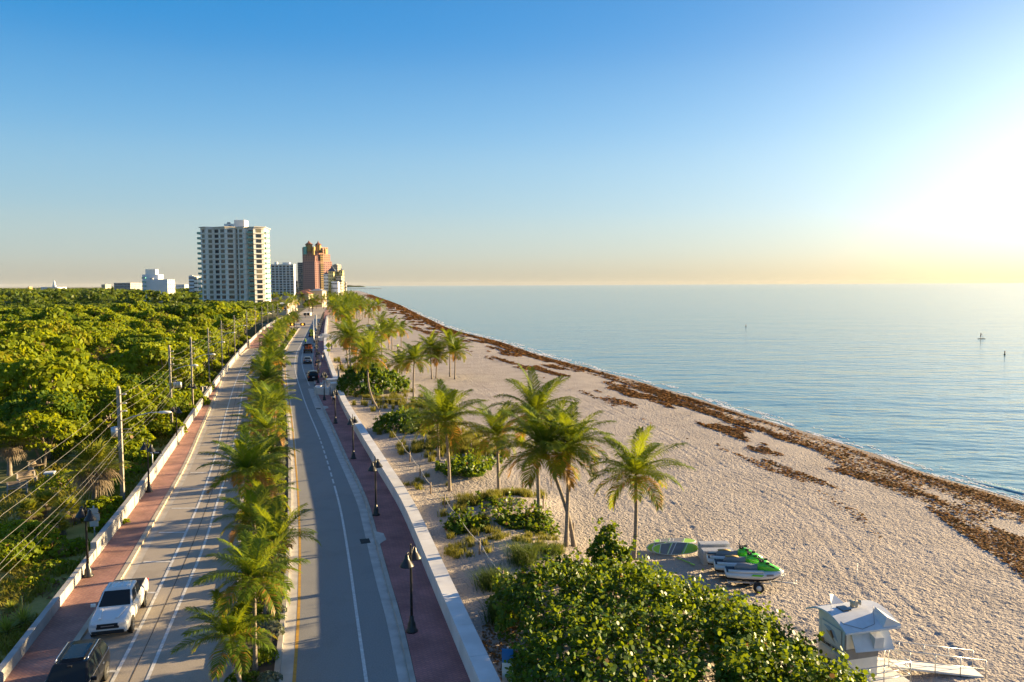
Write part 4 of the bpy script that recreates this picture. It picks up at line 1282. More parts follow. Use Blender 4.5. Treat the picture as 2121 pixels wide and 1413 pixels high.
# ------------------------------------------------------------------ street lamps (twin bells)
t = thing('street_lamp', 'black twin-bell street lamp', 'street lamp')
k = MB(); k.lathe([(.30, 0), (.30, .08), (.22, .14), (.20, .42), (.13, .56), (.10, .80), (.075, .84)], 12); k.build('base', M['black_metal'], t)
k = MB(); k.lathe([(.075, .8), (.065, 2.2), (.055, 4.0), (.07, 4.05), (.05, 4.12), (.03, 4.4), (.045, 4.45), (.0, 4.58)], 10); k.build('pole', M['black_metal'], t)
for s in (-1, 1):
    k = MB()
    k.tube([(0, 0, 3.75), (0, s * .18, 4.02), (0, s * .34, 4.2), (0, s * .5, 4.22), (0, s * .58, 4.12)], .03, 6); k.build('arm', M['black_metal'], t)
    k = MB(); k.lathe([(.05, 4.18), (.09, 4.12), (.11, 3.98), (.17, 3.88), (.27, 3.74), (.34, 3.62), (.36, 3.58), (.33, 3.58), (.2, 3.72)], 14, (0, s * .58, 0)); k.build('lamp_shade', M['black_metal'], t)
LAMP = t
rl = [(853, 1308), (779, 1067), (732, 950), (695, 877), (672, 829), (659, 793)]
ll = [(183, 1194), (309, 1019), (367, 921), (400, 858), (440, 783), (457, 758), (474, 741), (494, 724)]
words_r = ['nearest black twin-bell lamp on the right promenade, standing alone low in the picture', 'black twin-bell lamp on the promenade, second along from the lowest one', 'black twin-bell lamp on the promenade, third along, beside the wide gutter', 'black twin-bell lamp directly beside the man in a white shirt', 'black twin-bell lamp beside the person in yellow', 'black twin-bell lamp just behind the parked black van']
words_l = ['black twin-bell lamp on the left sidewalk, by the step in the low wall', 'black twin-bell lamp on the left sidewalk, next to the small street name sign', 'black twin-bell lamp on the left sidewalk, third from the low end of the wall', 'black twin-bell lamp in line with the third concrete utility pole', 'black twin-bell lamp right behind the grey litter bin', 'black twin-bell lamp on the left sidewalk, second beyond the litter bin', 'black twin-bell lamp on the left sidewalk, third beyond the litter bin', 'black twin-bell lamp where the left sidewalk widens']
first = True
for lst, wds, rz0, grp in ((rl, words_r, R(-12), 'twin-bell lamps along the right promenade'), (ll, words_l, R(52), 'twin-bell lamps along the left sidewalk')):
    for (u, v), w in zip(lst, wds):
        p = G(u, v, SW)
        if first:
            LAMP.location = p; LAMP.rotation_euler = (0, 0, rz0); LAMP['label'] = w; LAMP['group'] = grp; first = False
        else:
            dup(LAMP, p, rz0, w, grp)
y = G(659, 793, SW).y + 17
i = 0
while y < 440:
    dup(LAMP, (float(PC(min(y, 400))) + 1.0 + (.012 * (y - 400) if y > 400 else 0), y, SW), R(-8), 'distant black twin-bell lamp on the right promenade, ' + ORD[i] + ' beyond the flatbed truck' if i < 9 else 'tiny black twin-bell lamp in the closely packed row by the far crossing', 'twin-bell lamps along the right promenade')
    y += 17; i += 1

# ------------------------------------------------------------------ concrete utility poles
t = thing('utility_pole', 'concrete utility pole', 'utility pole')
k = MB(); k.obox((0, 0, 5.2), (.115, 0, 0), (0, .115, 0), (0, 0, 5.25)); k.lathe([(.13, 10.45), (.10, 10.7), (0, 10.75)], 8)
pm = k.build('pole', M['pole'], t)
k = MB(); k.tube([(.1, 0, 7.6), (.9, -.02, 8.0), (2.0, -.05, 8.3), (2.6, -.05, 8.32)], [.05, .045, .04, .04], 7); k.build('arm', M['galv'], t)
k = MB(); k.loft([[Vector((x, -.05 + w * math.cos(a), 8.30 + h * math.sin(a))) for a in [2 * math.pi * j / 10 for j in range(10)]] for x, w, h in ((2.5, .05, .05), (2.6, .15, .10), (2.9, .2, .13), (3.2, .17, .10), (3.32, .05, .04))]); k.build('lamp_head', M['b_white'], t)
k = MB()
for z in (10.0, 9.2, 8.5): k.tube([(0, 0, z), (.35, -.05, z), (.5, -.05, z + .02)], [.03, .07, .07], 6)
k.build('insulator', M['galv'], t)
k = MB(); k.tube([(0, -.1, 6.9), (.75, -.1, 6.9)], .03, 5); k.tube([(0, -.1, 6.6), (.75, -.1, 6.6)], .03, 5); k.build('bracket', M['grey_metal'], t)
UP = t
pp = [(255, 1046), (357, 903), (400, 860)]
base = [G(u, v) for u, v in pp]
for u_, vt_ in ((429, 678), (457, 663), (484, 652), (510, 642), (528, 633), (542, 632), (554, 630), (565, 627), (575, 627.5)):
    D = (HC - 10.6) * F / (vt_ - 590.3)
    base.append(Vector((XU(u_, D), D, 0)))
wp = ['nearest concrete utility pole, thick, with a grey transformer can and street light arm', 'second concrete utility pole, carrying a rack of small transformers', 'third concrete utility pole, in line with a black sidewalk lamp'] + ['concrete utility pole with street light arm, ' + ORD[i] + ' along the left wall from the transformer pole' for i in range(3, 12)]
for i, b in enumerate(base):
    if i == 0:
        UP.location = b; UP['label'] = wp[0]; UP['group'] = 'concrete utility poles'; UP.rotation_euler = (0, 0, R(8)); UP.scale = (1.2, 1.2, .9)
    else:
        q = dup(UP, b, R(10), wp[i], 'concrete utility poles', 1.0)
        q.scale = (.95, .95, 1)
        if i >= 3: q.scale = (.8, .8, 1)
k = MB(); k.lathe([(.05, 6.2), (.26, 6.25), (.27, 7.05), (.1, 7.12)], 12, (-.3, .0, 0)); k.build('transformer', M['galv'], UP)
q = [o for o in bpy.data.objects if o.get('label') == wp[1]][0]
for j in range(3):
    k = MB(); k.lathe([(.05, 5.7), (.2, 5.72), (.2, 6.3), (.06, 6.4)], 10, (.45 + .32 * j, .1, 0)); k.build('transformer', M['galv'], q)
M['cable'] = mat('cable', (.20, .19, .17), rough=.6)
# cables sagging from pole to pole
path = [Vector((-13.5, 4, 0)), Vector((-22.6, 33.5, 0))] + base[:8]
for i, (dx, z) in enumerate(((0, 9.6), (.35, 9.0), (.35, 8.3), (.1, 6.9), (.7, 6.6), (.1, 5.6), (.15, 5.2))):
    pts = []
    for a, b in zip(path[:-1], path[1:]):
        for s in range(10):
            f_ = s / 10; pts.append(a.lerp(b, f_) + Vector((dx, 0, z * (.93 if a.y < 70 else 1) - 4 * .35 * f_ * (1 - f_))))
    k = MB(); k.tube(pts, .010, 5)
    o = k.build('power_cable', M['cable'])
    tag(o, ('topmost', 'second', 'third', 'fourth', 'fifth', 'sixth', 'lowest')[i] + ' of the thin cables strung between the concrete utility poles', 'cable', 'overhead cables on the utility poles')

# ------------------------------------------------------------------ signs and small furniture
M['sign_lime'] = mat('sign_lime', (.72, .72, .03), rough=.45)
M['sign_black'] = mat('sign_black', (.02, .02, .02), rough=.6)
M['sign_blue'] = mat('sign_blue', (.02, .17, .42), rough=.45)
M['sign_grey'] = mat('sign_back', (.40, .44, .48), rough=.45, metal=.3)
def ped_sign(u, v, label):
    p = G(u, v, SW); t = thing('pedestrian_sign', label, 'sign', p, R(8))
    k = MB(); k.box(-.05, .05, -.04, .04, 0, 3.6); k.build('post', M['grey_metal'], t)
    k = MB(); s = .75; k.add([(0, -.05, 2.0 + .75), (s, -.05, 3.5), (0, -.05, 4.25), (-s, -.05, 3.5), (0, -.07, 2.75), (s, -.07, 3.5), (0, -.07, 4.25), (-s, -.07, 3.5)], [(0, 1, 2, 3), (7, 6, 5, 4), (0, 4, 5, 1), (1, 5, 6, 2), (2, 6, 7, 3), (3, 7, 4, 0)])
    pn = k.build('panel', M['sign_lime'], t)
    k = MB(); k.lathe([(0, -.01), (.1, -.005), (.1, .005), (0, .01)], 8, (0, -.08, 3.8), ax=(0, 1, 0)); k.box(-.1, .1, -.09, -.075, 3.4, 3.68); k.box(-.14, -.03, -.09, -.076, 3.1, 3.4); k.box(.02, .13, -.09, -.076, 3.14, 3.4); k.build('walker_symbol', M['sign_black'], pn)
    k = MB(); k.box(-.42, .42, -.07, -.05, 2.05, 2.62); k.build('plaque', M['sign_lime'], t)
    return t
ped_sign(645.5, 709, 'lime yellow diamond pedestrian sign beside the parking bay')
ped_sign(681, 746, 'lime yellow diamond pedestrian sign on the sand side of the sea wall')
p = G(650, 708, SW)
t = thing('signal_mast', 'grey mast with two amber signals on an arm across the road', 'traffic signal', p)
k = MB(); k.lathe([(.22, 0), (.16, 1), (.13, 7.2)], 10); k.build('mast', M['galv'], t)
k = MB(); k.box(-.02 + .6, 1.05, -.08, .08, 0, 8.4); k.build('concrete_post', M['b_white'], t)
D = p.y; z_ = AT(620, 673, D).z
xe = XU(536, D) - p.x
k = MB(); k.tube([(0, 0, z_), (xe, 0, z_ + .15)], [.12, .07], 8); k.build('arm', M['galv'], t)
M['amber'] = mat('amber_lamp', (1, .42, .05), rough=.3); b_ = M['amber'].node_tree.nodes['Principled BSDF']; b_.inputs['Emission Color'].default_value = (1, .42, .04, 1); b_.inputs['Emission Strength'].default_value = .8
for u_ in (605, 626.5):
    x = XU(u_, D) - p.x
    k = MB(); k.box(x - .75, x + .75, -.2, .2, z_ - .42, z_ + .42); h = k.build('signal_head', M['black_metal'], t)
    k = MB(); k.lathe([(.28, 0), (.25, .05), (0, .08)], 12, (x - .02, -.2, z_), ax=(0, -1, 0)); k.build('amber_light', M['amber'], h)
k = MB(); k.box(.2, .9, -.14, -.1, 3.4, 4.2); k.build('blue_panel', M['sign_blue'], t)
# street name blade by the left wall
p = G(317, 985)
t = thing('street_name_sign', 'small dark street name blade on a thin post behind the low wall', 'sign', p)
k = MB(); k.lathe([(.05, 0), (.05, 2.9)], 8); k.build('post', M['galv'], t)
k = MB(); k.box(-.25, .9, -.03, .03, 2.05, 2.35); bl = k.build('blade', M['sign_black'], t)
k = MB(); rs = random.Random(3); x = -.18
for i in range(8):
    w = .05 + rs.random() * .03; k.box(x, x + w, -.045, -.034, 2.12, 2.27 if i in (0, 3, 4) else 2.22); x += w + (.03 if i != 2 else .14)
k.build('letters', M['b_white'], bl)
p = G(197, 1130)
t = thing('sign_back', 'grey backs of three stacked sign panels on a post behind the low wall', 'sign', p, R(6))
k = MB(); k.lathe([(.05, 0), (.05, 2.75)], 8); k.build('post', M['galv'], t)
for x0, x1, z0, z1 in ((-.35, .32, 2.25, 2.6), (-.55, .4, 1.75, 2.22), (-.25, .3, 1.35, 1.72)):
    k = MB(); k.box(x0, x1, -.09, -.06, z0, z1); k.build('panel', M['sign_grey'], t)
p = G(423, 817, SW)
t = thing('litter_bin', 'square grey concrete litter bin against the left wall', 'bin', p, R(15))
k = MB(); k.box(-.42, .42, -.42, .42, 0, 1.15); k.build('body', M['concrete'], t)
k = MB(); k.box(-.46, .46, -.46, .46, 1.15, 1.28); k.lathe([(.2, 1.28), (.2, 1.3)], 12); k.build('lid', M['b_grey'], t)
p = G(418, 824, SW); t = thing('parking_meter', 'slim grey pay station post beside the concrete litter bin', 'post', p)
k = MB(); k.box(-.12, .12, -.1, .1, 0, 1.0); k.build('post', M['grey_metal'], t); k = MB(); k.box(-.2, .2, -.16, .16, 1.0, 1.7); k.build('head', M['pole'], t)
for i, (u, v) in enumerate(((516, 722), (539, 716))):
    p = G(u, v, SW); t = thing('parking_meter', ('slim pay station where the left parking lane ends', 'pale square pillar on the widened left sidewalk')[i], 'post', p)
    k = MB(); k.box(-.2, .2, -.2, .2, 0, 2.2); k.build('post', M['pole'], t); k = MB(); k.box(-.26, .26, -.26, .26, 2.2, 2.4); k.build('cap', M['b_white'], t)
# storm drain inlets and their pads
for i, (u, v) in enumerate(((757, 1121), (660, 847))):
    p = G(u, v, .0)
    t = thing('storm_drain', ('storm drain inlet in the right gutter near the second promenade lamp', 'storm drain inlet in the right gutter opposite the man in white')[i], 'drain', (p.x, p.y, 0), R(17))
    k = MB(); k.box(-.35, .3, -.5, .5, .008, .016); k.build('grate', M['black'], t)
    k = MB(); k.prism([(.75, -1.4), (1.35, -.6), (1.35, .8), (.75, 1.6)], SW - .04, SW + .02); k.build('pad', M['concrete'], t)

# ------------------------------------------------------------------ white beach entrances in the sea wall
def entrance(u, v, label, s=1.0):
    p = G(u, v, 0); t = thing('beach_entrance', label, 'wall', p, R(20))
    def arc(r, a0, a1, w, z, nm):
        k = MB(); n = 10; P_ = [(r * math.cos(R(a0 + (a1 - a0) * i / n)), r * math.sin(R(a0 + (a1 - a0) * i / n))) for i in range(n + 1)] + [((r - w) * math.cos(R(a1 - (a1 - a0) * i / n)), (r - w) * math.sin(R(a1 - (a1 - a0) * i / n))) for i in range(n + 1)]
        k.prism([(x * s, y * s) for x, y in P_], 0, z * s); k.build(nm, M['sea_wall'], t)
    arc(3.0, 110, 250, .8, 1.25, 'curved_wall'); arc(2.0, 95, 200, .9, .85, 'bench')
    for x, y, w, h in ((.2, 2.8, .9, 1.9), (.2, -2.8, .9, 1.9), (2.2, -2.6, .8, 1.6)):
        k = MB(); k.box((x - w) * s, (x + w) * s, (y - w * .8) * s, (y + w * .8) * s, 0, h * s); pl = k.build('pillar', M['sea_wall'], t)
        k = MB(); k.box((x - w - .12) * s, (x + w + .12) * s, (y - w * .8 - .12) * s, (y + w * .8 + .12) * s, h * s, (h + .2) * s); k.build('coping', M['white'], pl)
    for j in range(3):
        k = MB(); k.box((-2.4 + .5 * j) * s, (-.9) * s, (2.6 + .55 * j - 1.2) * s, (3.1 + .55 * j - 1.2) * s, 0, (1.25 + .3 * j) * s); k.build('step_block', M['sea_wall'], t)
    return t
entrance(691, 815, 'white beach entrance with rounded walls and pillars beside the big dune bush')
entrance(674, 706, 'white beach entrance with stepped blocks beyond the flatbed truck')
p = G(702, 820); t = thing('shower_post', 'tall tan shower post at the nearer white beach entrance', 'post', p)
k = MB(); k.lathe([(.16, 0), (.14, 4.6)], 8); k.build('post', M['pole'], t); k = MB(); k.lathe([(.18, 4.6), (.05, 4.8)], 8); k.build('cap', M['b_grey'], t)

# ------------------------------------------------------------------ park furniture at the left
for i, (u, v, a) in enumerate(((36, 1022, .5), (57, 1000, .9), (78, 973, 1.3))):
    p = G(u, v); t = thing('park_bench', ('wooden park bench closest to the shrubs on the dark lawn', 'middle wooden park bench of three on the dark lawn', 'wooden park bench under the trees, deepest into the lawn')[i], 'bench', p, a, 'benches on the park lawn')
    k = MB()
    for y in (-.25, -.08, .09): k.box(-.8, .8, y, y + .14, .43, .47)
    k.build('seat', M['wood'], t)
    k = MB()
    for z in (.6, .76, .92): k.obox((0, .3 + (z - .6) * .3, z), (.8, 0, 0), (0, .02, .0), (0, .02, .065))
    k.build('backrest', M['wood'], t)
    for x in (-.7, .7):
        k = MB(); k.box(x - .05, x + .05, -.25, .25, 0, .43); k.box(x - .05, x + .05, .26, .34, 0, .9); k.build('leg', M['b_grey'], t)
p = G(104, 1003); t = thing('park_pillar', 'small bluish park grill pillar beside the shaggy cabbage palm', 'pillar', p, .3)
k = MB(); k.box(-.35, .35, -.3, .3, 0, 1.0); k.build('body', M['b_grey'], t); k = MB(); k.box(-.42, .42, -.36, .36, 1.0, 1.12); k.build('cap', M['b_cool'], t)
p = G(45, 1170); t = thing('marker_post', 'small white marker post among the verge shrubs', 'post', p)
k = MB(); k.lathe([(.06, 0), (.06, .8)], 8); k.build('post', M['b_white'], t); k = MB(); k.lathe([(.07, .8), (0, .86)], 8); k.build('cap', M['b_white'], t)
# ------------------------------------------------------------------ cars; local +Y is forward
def paint(name, c, rough=.22):
    m = mat(name, c, rough=rough, spec=.6); b = m.node_tree.nodes['Principled BSDF']
    b.inputs['Coat Weight'].default_value = .3; b.inputs['Coat Roughness'].default_value = .06
    return m


M['car_white'] = paint('white_car_paint', (.72, .71, .68))
M['car_black'] = paint('black_car_paint', (.010, .011, .014), .3)
M['car_black'].node_tree.nodes['Principled BSDF'].inputs['Specular IOR Level'].default_value = .25; M['car_black'].node_tree.nodes['Principled BSDF'].inputs['Coat Weight'].default_value = .08
M['car_blue'] = paint('slate_car_paint', (.09, .13, .18))
M['car_silver'] = paint('silver_car_paint', (.42, .44, .46))
M['headlight'] = mat('headlight', (.55, .57, .6), rough=.12, spec=.8)
M['taillight'] = mat('taillight', (.42, .02, .015), rough=.2)
M['orange'] = mat('safety_orange', (.75, .14, .02), rough=.6)
M['rim'] = mat('wheel_rim', (.38, .38, .39), rough=.3, metal=.7)


def wheel(t, x, y, r, w, arch=True, side=1):
    k = MB(); k.lathe([(r * .62, -w / 2), (r * .94, -w / 2), (r, -w * .32), (r, w * .32), (r * .94, w / 2), (r * .62, w / 2)], 20, (x, y, r), ax=(1, 0, 0)); wh = k.build('wheel', M['black'], t)
    k = MB(); xo = x + side * w / 2
    k.lathe([(r * .64, -.02), (r * .62, .0), (r * .5, -.03 * side + .0), (r * .18, .012), (0, .014)] if side > 0 else [(r * .64, .02), (r * .62, 0), (r * .5, .03), (r * .18, -.012), (0, -.014)], 16, (xo, y, r), ax=(1, 0, 0))
    for j in range(5):
        a = 2 * math.pi * j / 5
        k.obox((xo + side * .008, y + math.cos(a) * r * .34, r + math.sin(a) * r * .34), (.012, 0, 0), (0, math.cos(a) * r * .27, math.sin(a) * r * .27), (0, -math.sin(a) * r * .07, math.cos(a) * r * .07))
    k.build('rim', M['rim'], wh)


def ring(y, hw, z0, z1, tuck=.10, cham=.12):
    """cross-section of the body at y"""
    return [Vector((sx * w, y, z)) for sx, w, z in ((-1, hw - tuck, z0), (-1, hw - .015, z0 + .16), (-1, hw, (z0 + z1) * .52), (-1, hw - .03, z1 - cham), (-1, hw - cham * 1.1, z1), (1, hw - cham * 1.1, z1), (1, hw - .03, z1 - cham), (1, hw, (z0 + z1) * .52), (1, hw - .015, z0 + .16), (1, hw - tuck, z0))]


def bev(o, w=.04, n=2):
    b = o.modifiers.new('bevel', 'BEVEL'); b.width = w; b.segments = n; b.limit_method = 'ANGLE'; b.angle_limit = R(28)
    return o


def car(label, cat, loc, rz, kind, pm, name='parked_car', group=None, s=1.0):
    t = thing(name, label, cat, loc, rz, group)
    if kind == 'pickup':
        body = [(2.70, .74, .52, .92), (2.62, .88, .42, 1.00), (2.35, .93, .36, 1.10), (1.25, .94, .34, 1.18), (1.1, .94, .34, 1.20), (-.95, .94, .34, 1.22), (-1.0, .94, .36, 1.22), (-2.60, .93, .42, 1.24), (-2.72, .90, .52, 1.22)]
        cab = dict(b=(1.22, -1.0), tp=(.38, -.82), zb=1.19, zt=1.80, hb=.86, ht=.68); wy = (1.68, -1.62); r = .39
    elif kind == 'suv':
        body = [(2.40, .72, .50, .86), (2.32, .86, .36, .95), (2.0, .92, .30, 1.03), (1.1, .94, .28, 1.10), (-2.0, .94, .28, 1.14), (-2.34, .88, .34, 1.12), (-2.42, .80, .44, 1.04)]
        cab = dict(b=(1.12, -2.28), tp=(.30, -1.95), zb=1.09, zt=1.70, hb=.86, ht=.66); wy = (1.5, -1.42); r = .36
    elif kind == 'van':
        body = [(2.5, .74, .46, .88), (2.42, .90, .36, .98), (2.0, .95, .30, 1.04), (1.3, .97, .28, 1.08), (-2.3, .97, .28, 1.12), (-2.50, .92, .36, 1.08)]
        cab = dict(b=(1.6, -2.45), tp=(.6, -2.25), zb=1.06, zt=1.76, hb=.90, ht=.74); wy = (1.55, -1.5); r = .35
    else:
        body = [(2.32, .70, .42, .72), (2.24, .84, .30, .80), (1.9, .89, .24, .88), (1.0, .91, .22, .95), (-1.6, .91, .22, 1.00), (-2.15, .87, .28, .98), (-2.3, .78, .40, .90)]
        cab = dict(b=(1.0, -1.75), tp=(.1, -1.1), zb=.94, zt=1.44, hb=.82, ht=.58); wy = (1.4, -1.35); r = .33
    k = MB(); k.loft([ring(*b) for b in body[::-1]], smooth=True); o = k.build('body', pm, t)
    o.modifiers.new('es', 'EDGE_SPLIT').split_angle = R(38)
    fy, ry = body[0][0], body[-1][0]
    b, tp, zb, ztp, hb, ht = cab['b'], cab['tp'], cab['zb'], cab['zt'], cab['hb'], cab['ht']
    B = [Vector((-hb, b[0], zb)), Vector((hb, b[0], zb)), Vector((hb, b[1], zb)), Vector((-hb, b[1], zb))]
    T = [Vector((-ht, tp[0], ztp)), Vector((ht, tp[0], ztp)), Vector((ht, tp[1], ztp)), Vector((-ht, tp[1], ztp))]
    k = MB(); k.add(B + T, [(0, 1, 5, 4), (1, 2, 6, 5), (2, 3, 7, 6), (3, 0, 4, 7), (4, 5, 6, 7)]); c = bev(k.build('cab', pm, t), .07, 3)
    # roof swell
    k = MB(); k.loft([[Vector((x * ht * w, tp[0] * (1 - q) + tp[1] * q, ztp - .01 + z * (1 if 0 < q < 1 else .1))) for x, z in ((-.86, 0), (-.6, .035), (0, .05), (.6, .035), (.86, 0), (0, -.01))] for q, w in ((.04, .9), (.25, 1), (.75, 1), (.96, .9))]); k.build('roof', pm, t)

    def pane(nm, p, q, r_, s_, ins=(.08, .08), out=.012):
        """glass on the face p q (bottom) s_ r_ (top), set in from its edges"""
        def at(a, e): return (p.lerp(q, a)).lerp(r_.lerp(s_, a), e)
        a0, a1 = ins[0], 1 - ins[0]; e0, e1 = ins[1], 1 - ins[1]
        n = (q - p).cross(r_ - p).normalized()
        g = [at(a0, e0) + n * out, at(a1, e0) + n * out, at(a1, e1) + n * out, at(a0, e1) + n * out]
        k = MB(); k.add(g + [v - n * .01 for v in g], [(0, 1, 2, 3), (0, 4, 5, 1), (1, 5, 6, 2), (2, 6, 7, 3), (3, 7, 4, 0)]); return k.build(nm, M['darkglass'], t)
    pane('windscreen', B[1], B[0], T[1], T[0], (.06, .06))
    pane('rear_window', B[3], B[2], T[3], T[2], (.09, .14))
    ns = 3 if kind in ('suv', 'van') else 2
    for sd_ in (1, -1):
        if sd_ > 0: bA, bB, tA, tB = B[2], B[1], T[2], T[1]
        else: bA, bB, tA, tB = B[0], B[3], T[0], T[3]
        for i in range(ns):
            f0, f1 = i / ns, (i + 1) / ns
            pane('side_window', bA.lerp(bB, f0), bA.lerp(bB, f1), tA.lerp(tB, f0), tA.lerp(tB, f1), (.07, .13))
    for x in (-1, 1):
        for y in wy:
            hw = .94 if kind != 'sedan' else .91
            k = MB(); k.lathe([(r * 1.17, -.01), (r * 1.17, .012), (0, .013)] if x > 0 else [(r * 1.17, .01), (r * 1.17, -.012), (0, -.013)], 18, (x * (hw - .004), y, r * 1.02), ax=(1, 0, 0)); k.build('wheel_arch', M['black'], t)
            wheel(t, x * (hw - .10), y, r, .25, side=x)
        k = MB(); k.obox((x * (hb + .17), b[0] - .22, zb + .10), (.12, 0, 0), (0, .05, 0), (0, 0, .085)); bev(k.build('mirror', pm, t), .03)
        zl = body[1][3]
        k = MB(); k.obox((x * .66, fy - .07, zl - .12), (.18, -.06 * x, 0), (0, .10, 0), (0, 0, .075)); bev(k.build('headlight', M['headlight'], t), .02)
        zr_ = body[-1][3]
        k = MB(); k.obox((x * (body[-1][1] - .09), ry + .06, zr_ - (.22 if kind != 'sedan' else .12)), (.10, 0, 0), (0, .09, 0), (0, 0, .17 if kind != 'sedan' else .09)); bev(k.build('taillight', M['taillight'], t), .02)
        k = MB(); k.obox((x * (hw + .006), (b[0] + b[1]) / 2 - .35, zb - .12), (.02, 0, 0), (0, .11, 0), (0, 0, .02)); k.build('handle', M['chrome'] if kind == 'suv' else pm, t)
    k = MB(); k.obox((0, fy - .02, body[0][3] - .12), (.52, 0, 0), (0, .05, 0), (0, 0, .13)); bev(k.build('grille', M['black'], t), .03)
    k = MB(); k.obox((0, fy - .06, body[0][2] - .02), (.74, 0, 0), (0, .10, 0), (0, 0, .09)); bev(k.build('front_bumper', M['black'], t), .03)
    k = MB(); k.obox((0, ry + .05, body[-1][2] + .0), (.78, 0, 0), (0, .10, 0), (0, 0, .10)); bev(k.build('rear_bumper', M['black'] if kind != 'pickup' else M['chrome'], t), .03)
    k = MB(); k.obox((0, ry - .012, body[-1][3] - .3), (.2, 0, 0), (0, .012, 0), (0, 0, .085)); k.build('number_plate', M['b_cool'], t)
    if kind == 'pickup':
        k = MB(); k.box(-.78, .78, -2.58, -1.06, 1.2, 1.255); k.build('bed_cover', M['black'], t)
        for i in range(4):
            k = MB(); x = -.36 + .24 * i; k.box(x - .035, x + .035, tp[1] + .25, tp[0] - .3, ztp + .015, ztp + .062); k.build('roof_rib', pm, t)
        for x in (-1, 1):
            k = MB(); k.obox((x * .48, 1.9, 1.155), (.06, 0, 0), (-.10 * x, .62, -.035), (0, 0, .018)); k.build('bonnet_crease', pm, t)
            k = MB(); k.obox((x * .66, fy - .04, .60), (.13, 0, 0), (0, .05, 0), (0, 0, .06)); k.build('fog_light', M['headlight'], t)
        k = MB(); k.box(-.30, .30, fy + .03, fy + .036, .80, .84); k.build('grille_lettering', M['rim'], t)
        k = MB(); k.tube([(0, tp[1] + .1, ztp + .02), (0, tp[1] + .05, ztp + .30)], .012, 5); k.build('aerial', M['black'], t)
    if kind == 'suv':
        for x in (-1, 1):
            k = MB(); k.tube([(x * (ht - .04), tp[1] + .15, ztp + .02), (x * (ht - .04), tp[1] + .35, ztp + .09), (x * (ht - .04), tp[0] - .35, ztp + .09), (x * (ht - .04), tp[0] - .12, ztp + .02)], .025, 6); k.build('roof_rail', M['chrome'], t)
            k = MB(); k.obox((x * (hb + .012), (b[0] + b[1]) / 2, zb + .015), (.012, 0, 0), (0, (b[0] - b[1]) / 2 - .1, 0), (0, 0, .018)); k.build('window_trim', M['chrome'], t)
        k = MB(); k.box(-.09, .09, tp[0] - .02 + .08, tp[0] + .2, ztp - .14, ztp - .06); k.build('sensor', M['black'], t)
        k = MB(); k.box(-.42, .42, tp[1] + .55, tp[0] - .3, ztp + .042, ztp + .052); k.build('sunroof', M['darkglass'], t)
    t.scale = (s, s, s)
    return t


def heading(Ln, y, toward=True):
    dx = float(Ln(y + 1) - Ln(y - 1)) / 2
    f = Vector((dx, 1)).normalized() * (-1 if toward else 1)
    return math.atan2(-f.x, f.y)


def bay(Lna, Lnb, v, u, w=.5):
    y = G(u, v).y; return Vector((float(Lna(y)) * (1 - w) + float(Lnb(y)) * w, y, 0.012))


car('white pickup truck with dark bed cover parked facing the camera', 'pickup truck', bay(LC, L1, 1284, 250, .52), heading(L1, 43), 'pickup', M['car_white'], 'pickup_truck')
car('black sport utility car with chrome roof rails, cut off by the bottom edge', 'car', bay(LC, L1, 1446, 165, .52), heading(L1, 36), 'suv', M['car_black'], 'parked_car')
p = G(529, 763); car('dark car driving towards the camera, half hidden by the median palms', 'car', p, heading(L2, p.y), 'suv', M['car_black'], 'moving_car')
p = G(648, 787); car('black minivan parked on the right, seen from the rear', 'van', p, heading(PL, p.y, False), 'van', M['car_black'], 'parked_van')
p = G(637, 752); car('slate blue sedan parked behind the flatbed truck', 'car', p, heading(PL, p.y, False), 'sedan', M['car_blue'], 'parked_car')
p = G(657, 677); car('silver white car on the far right lane by the crossing', 'car', p, heading(PL, 280, False), 'suv', M['car_silver'], 'moving_car')
p = G(646, 698); car('dark car parked beyond the lime pedestrian sign', 'car', p, heading(PL, 260, False), 'suv', M['car_black'], 'parked_car')
# flatbed work truck seen from behind
p = G(638, 730); t = thing('work_truck', 'flatbed work truck with orange gear and a striped tail board, parked on the right', 'truck', p, heading(PL, p.y, False))
k = MB(); k.box(-1.15, 1.15, -3.2, .9, .85, 1.05); bev(k.build('flatbed', M['wood'], t), .02)
k = MB(); k.box(-1.15, 1.15, -3.3, -3.2, .55, 1.05); tb = k.build('tail_board', M['black'], t)
k = MB()
for i in range(5): k.box(-1.0 + .42 * i, -.8 + .42 * i, -3.32, -3.305, .66, .78)
k.build('warning_stripes', M['line_yellow'], tb)
k = MB(); k.loft([[Vector((x * w, y, z)) for x, z in ((-1, .55), (-1, zt_), (1, zt_), (1, .55))] for y, w, zt_ in ((.95, 1.0, 2.25), (2.0, 1.0, 2.3), (2.5, .95, 1.45), (3.3, .9, 1.3))][::-1], smooth=False); bev(k.build('cab', M['car_black'], t), .06)
k = MB(); k.box(-.8, .8, .92, .945, 1.5, 2.1); k.build('rear_window', M['darkglass'], t)
for x in (-1, 1):
    for y in (2.4, -1.9): wheel(t, x * .95, y, .45, .3, side=x)
    k = MB(); k.obox((x * .95, -3.33, .72), (.1, 0, 0), (0, .02, 0), (0, 0, .08)); k.build('taillight', M['taillight'], t)
    k = MB(); k.obox((x * 1.25, 2.1, 1.7), (.12, 0, 0), (0, .05, 0), (0, 0, .2)); k.build('mirror', M['black'], t)
k = MB(); k.box(-.9, -.2, -1.2, .5, 1.06, 1.7); bev(k.build('toolbox', M['black_metal'], t), .04)
k = MB(); k.lathe([(.42, 1.06), (.42, 1.9), (.2, 2.0)], 12, (.62, -.9, 0)); k.build('barrel', M['orange'], t)
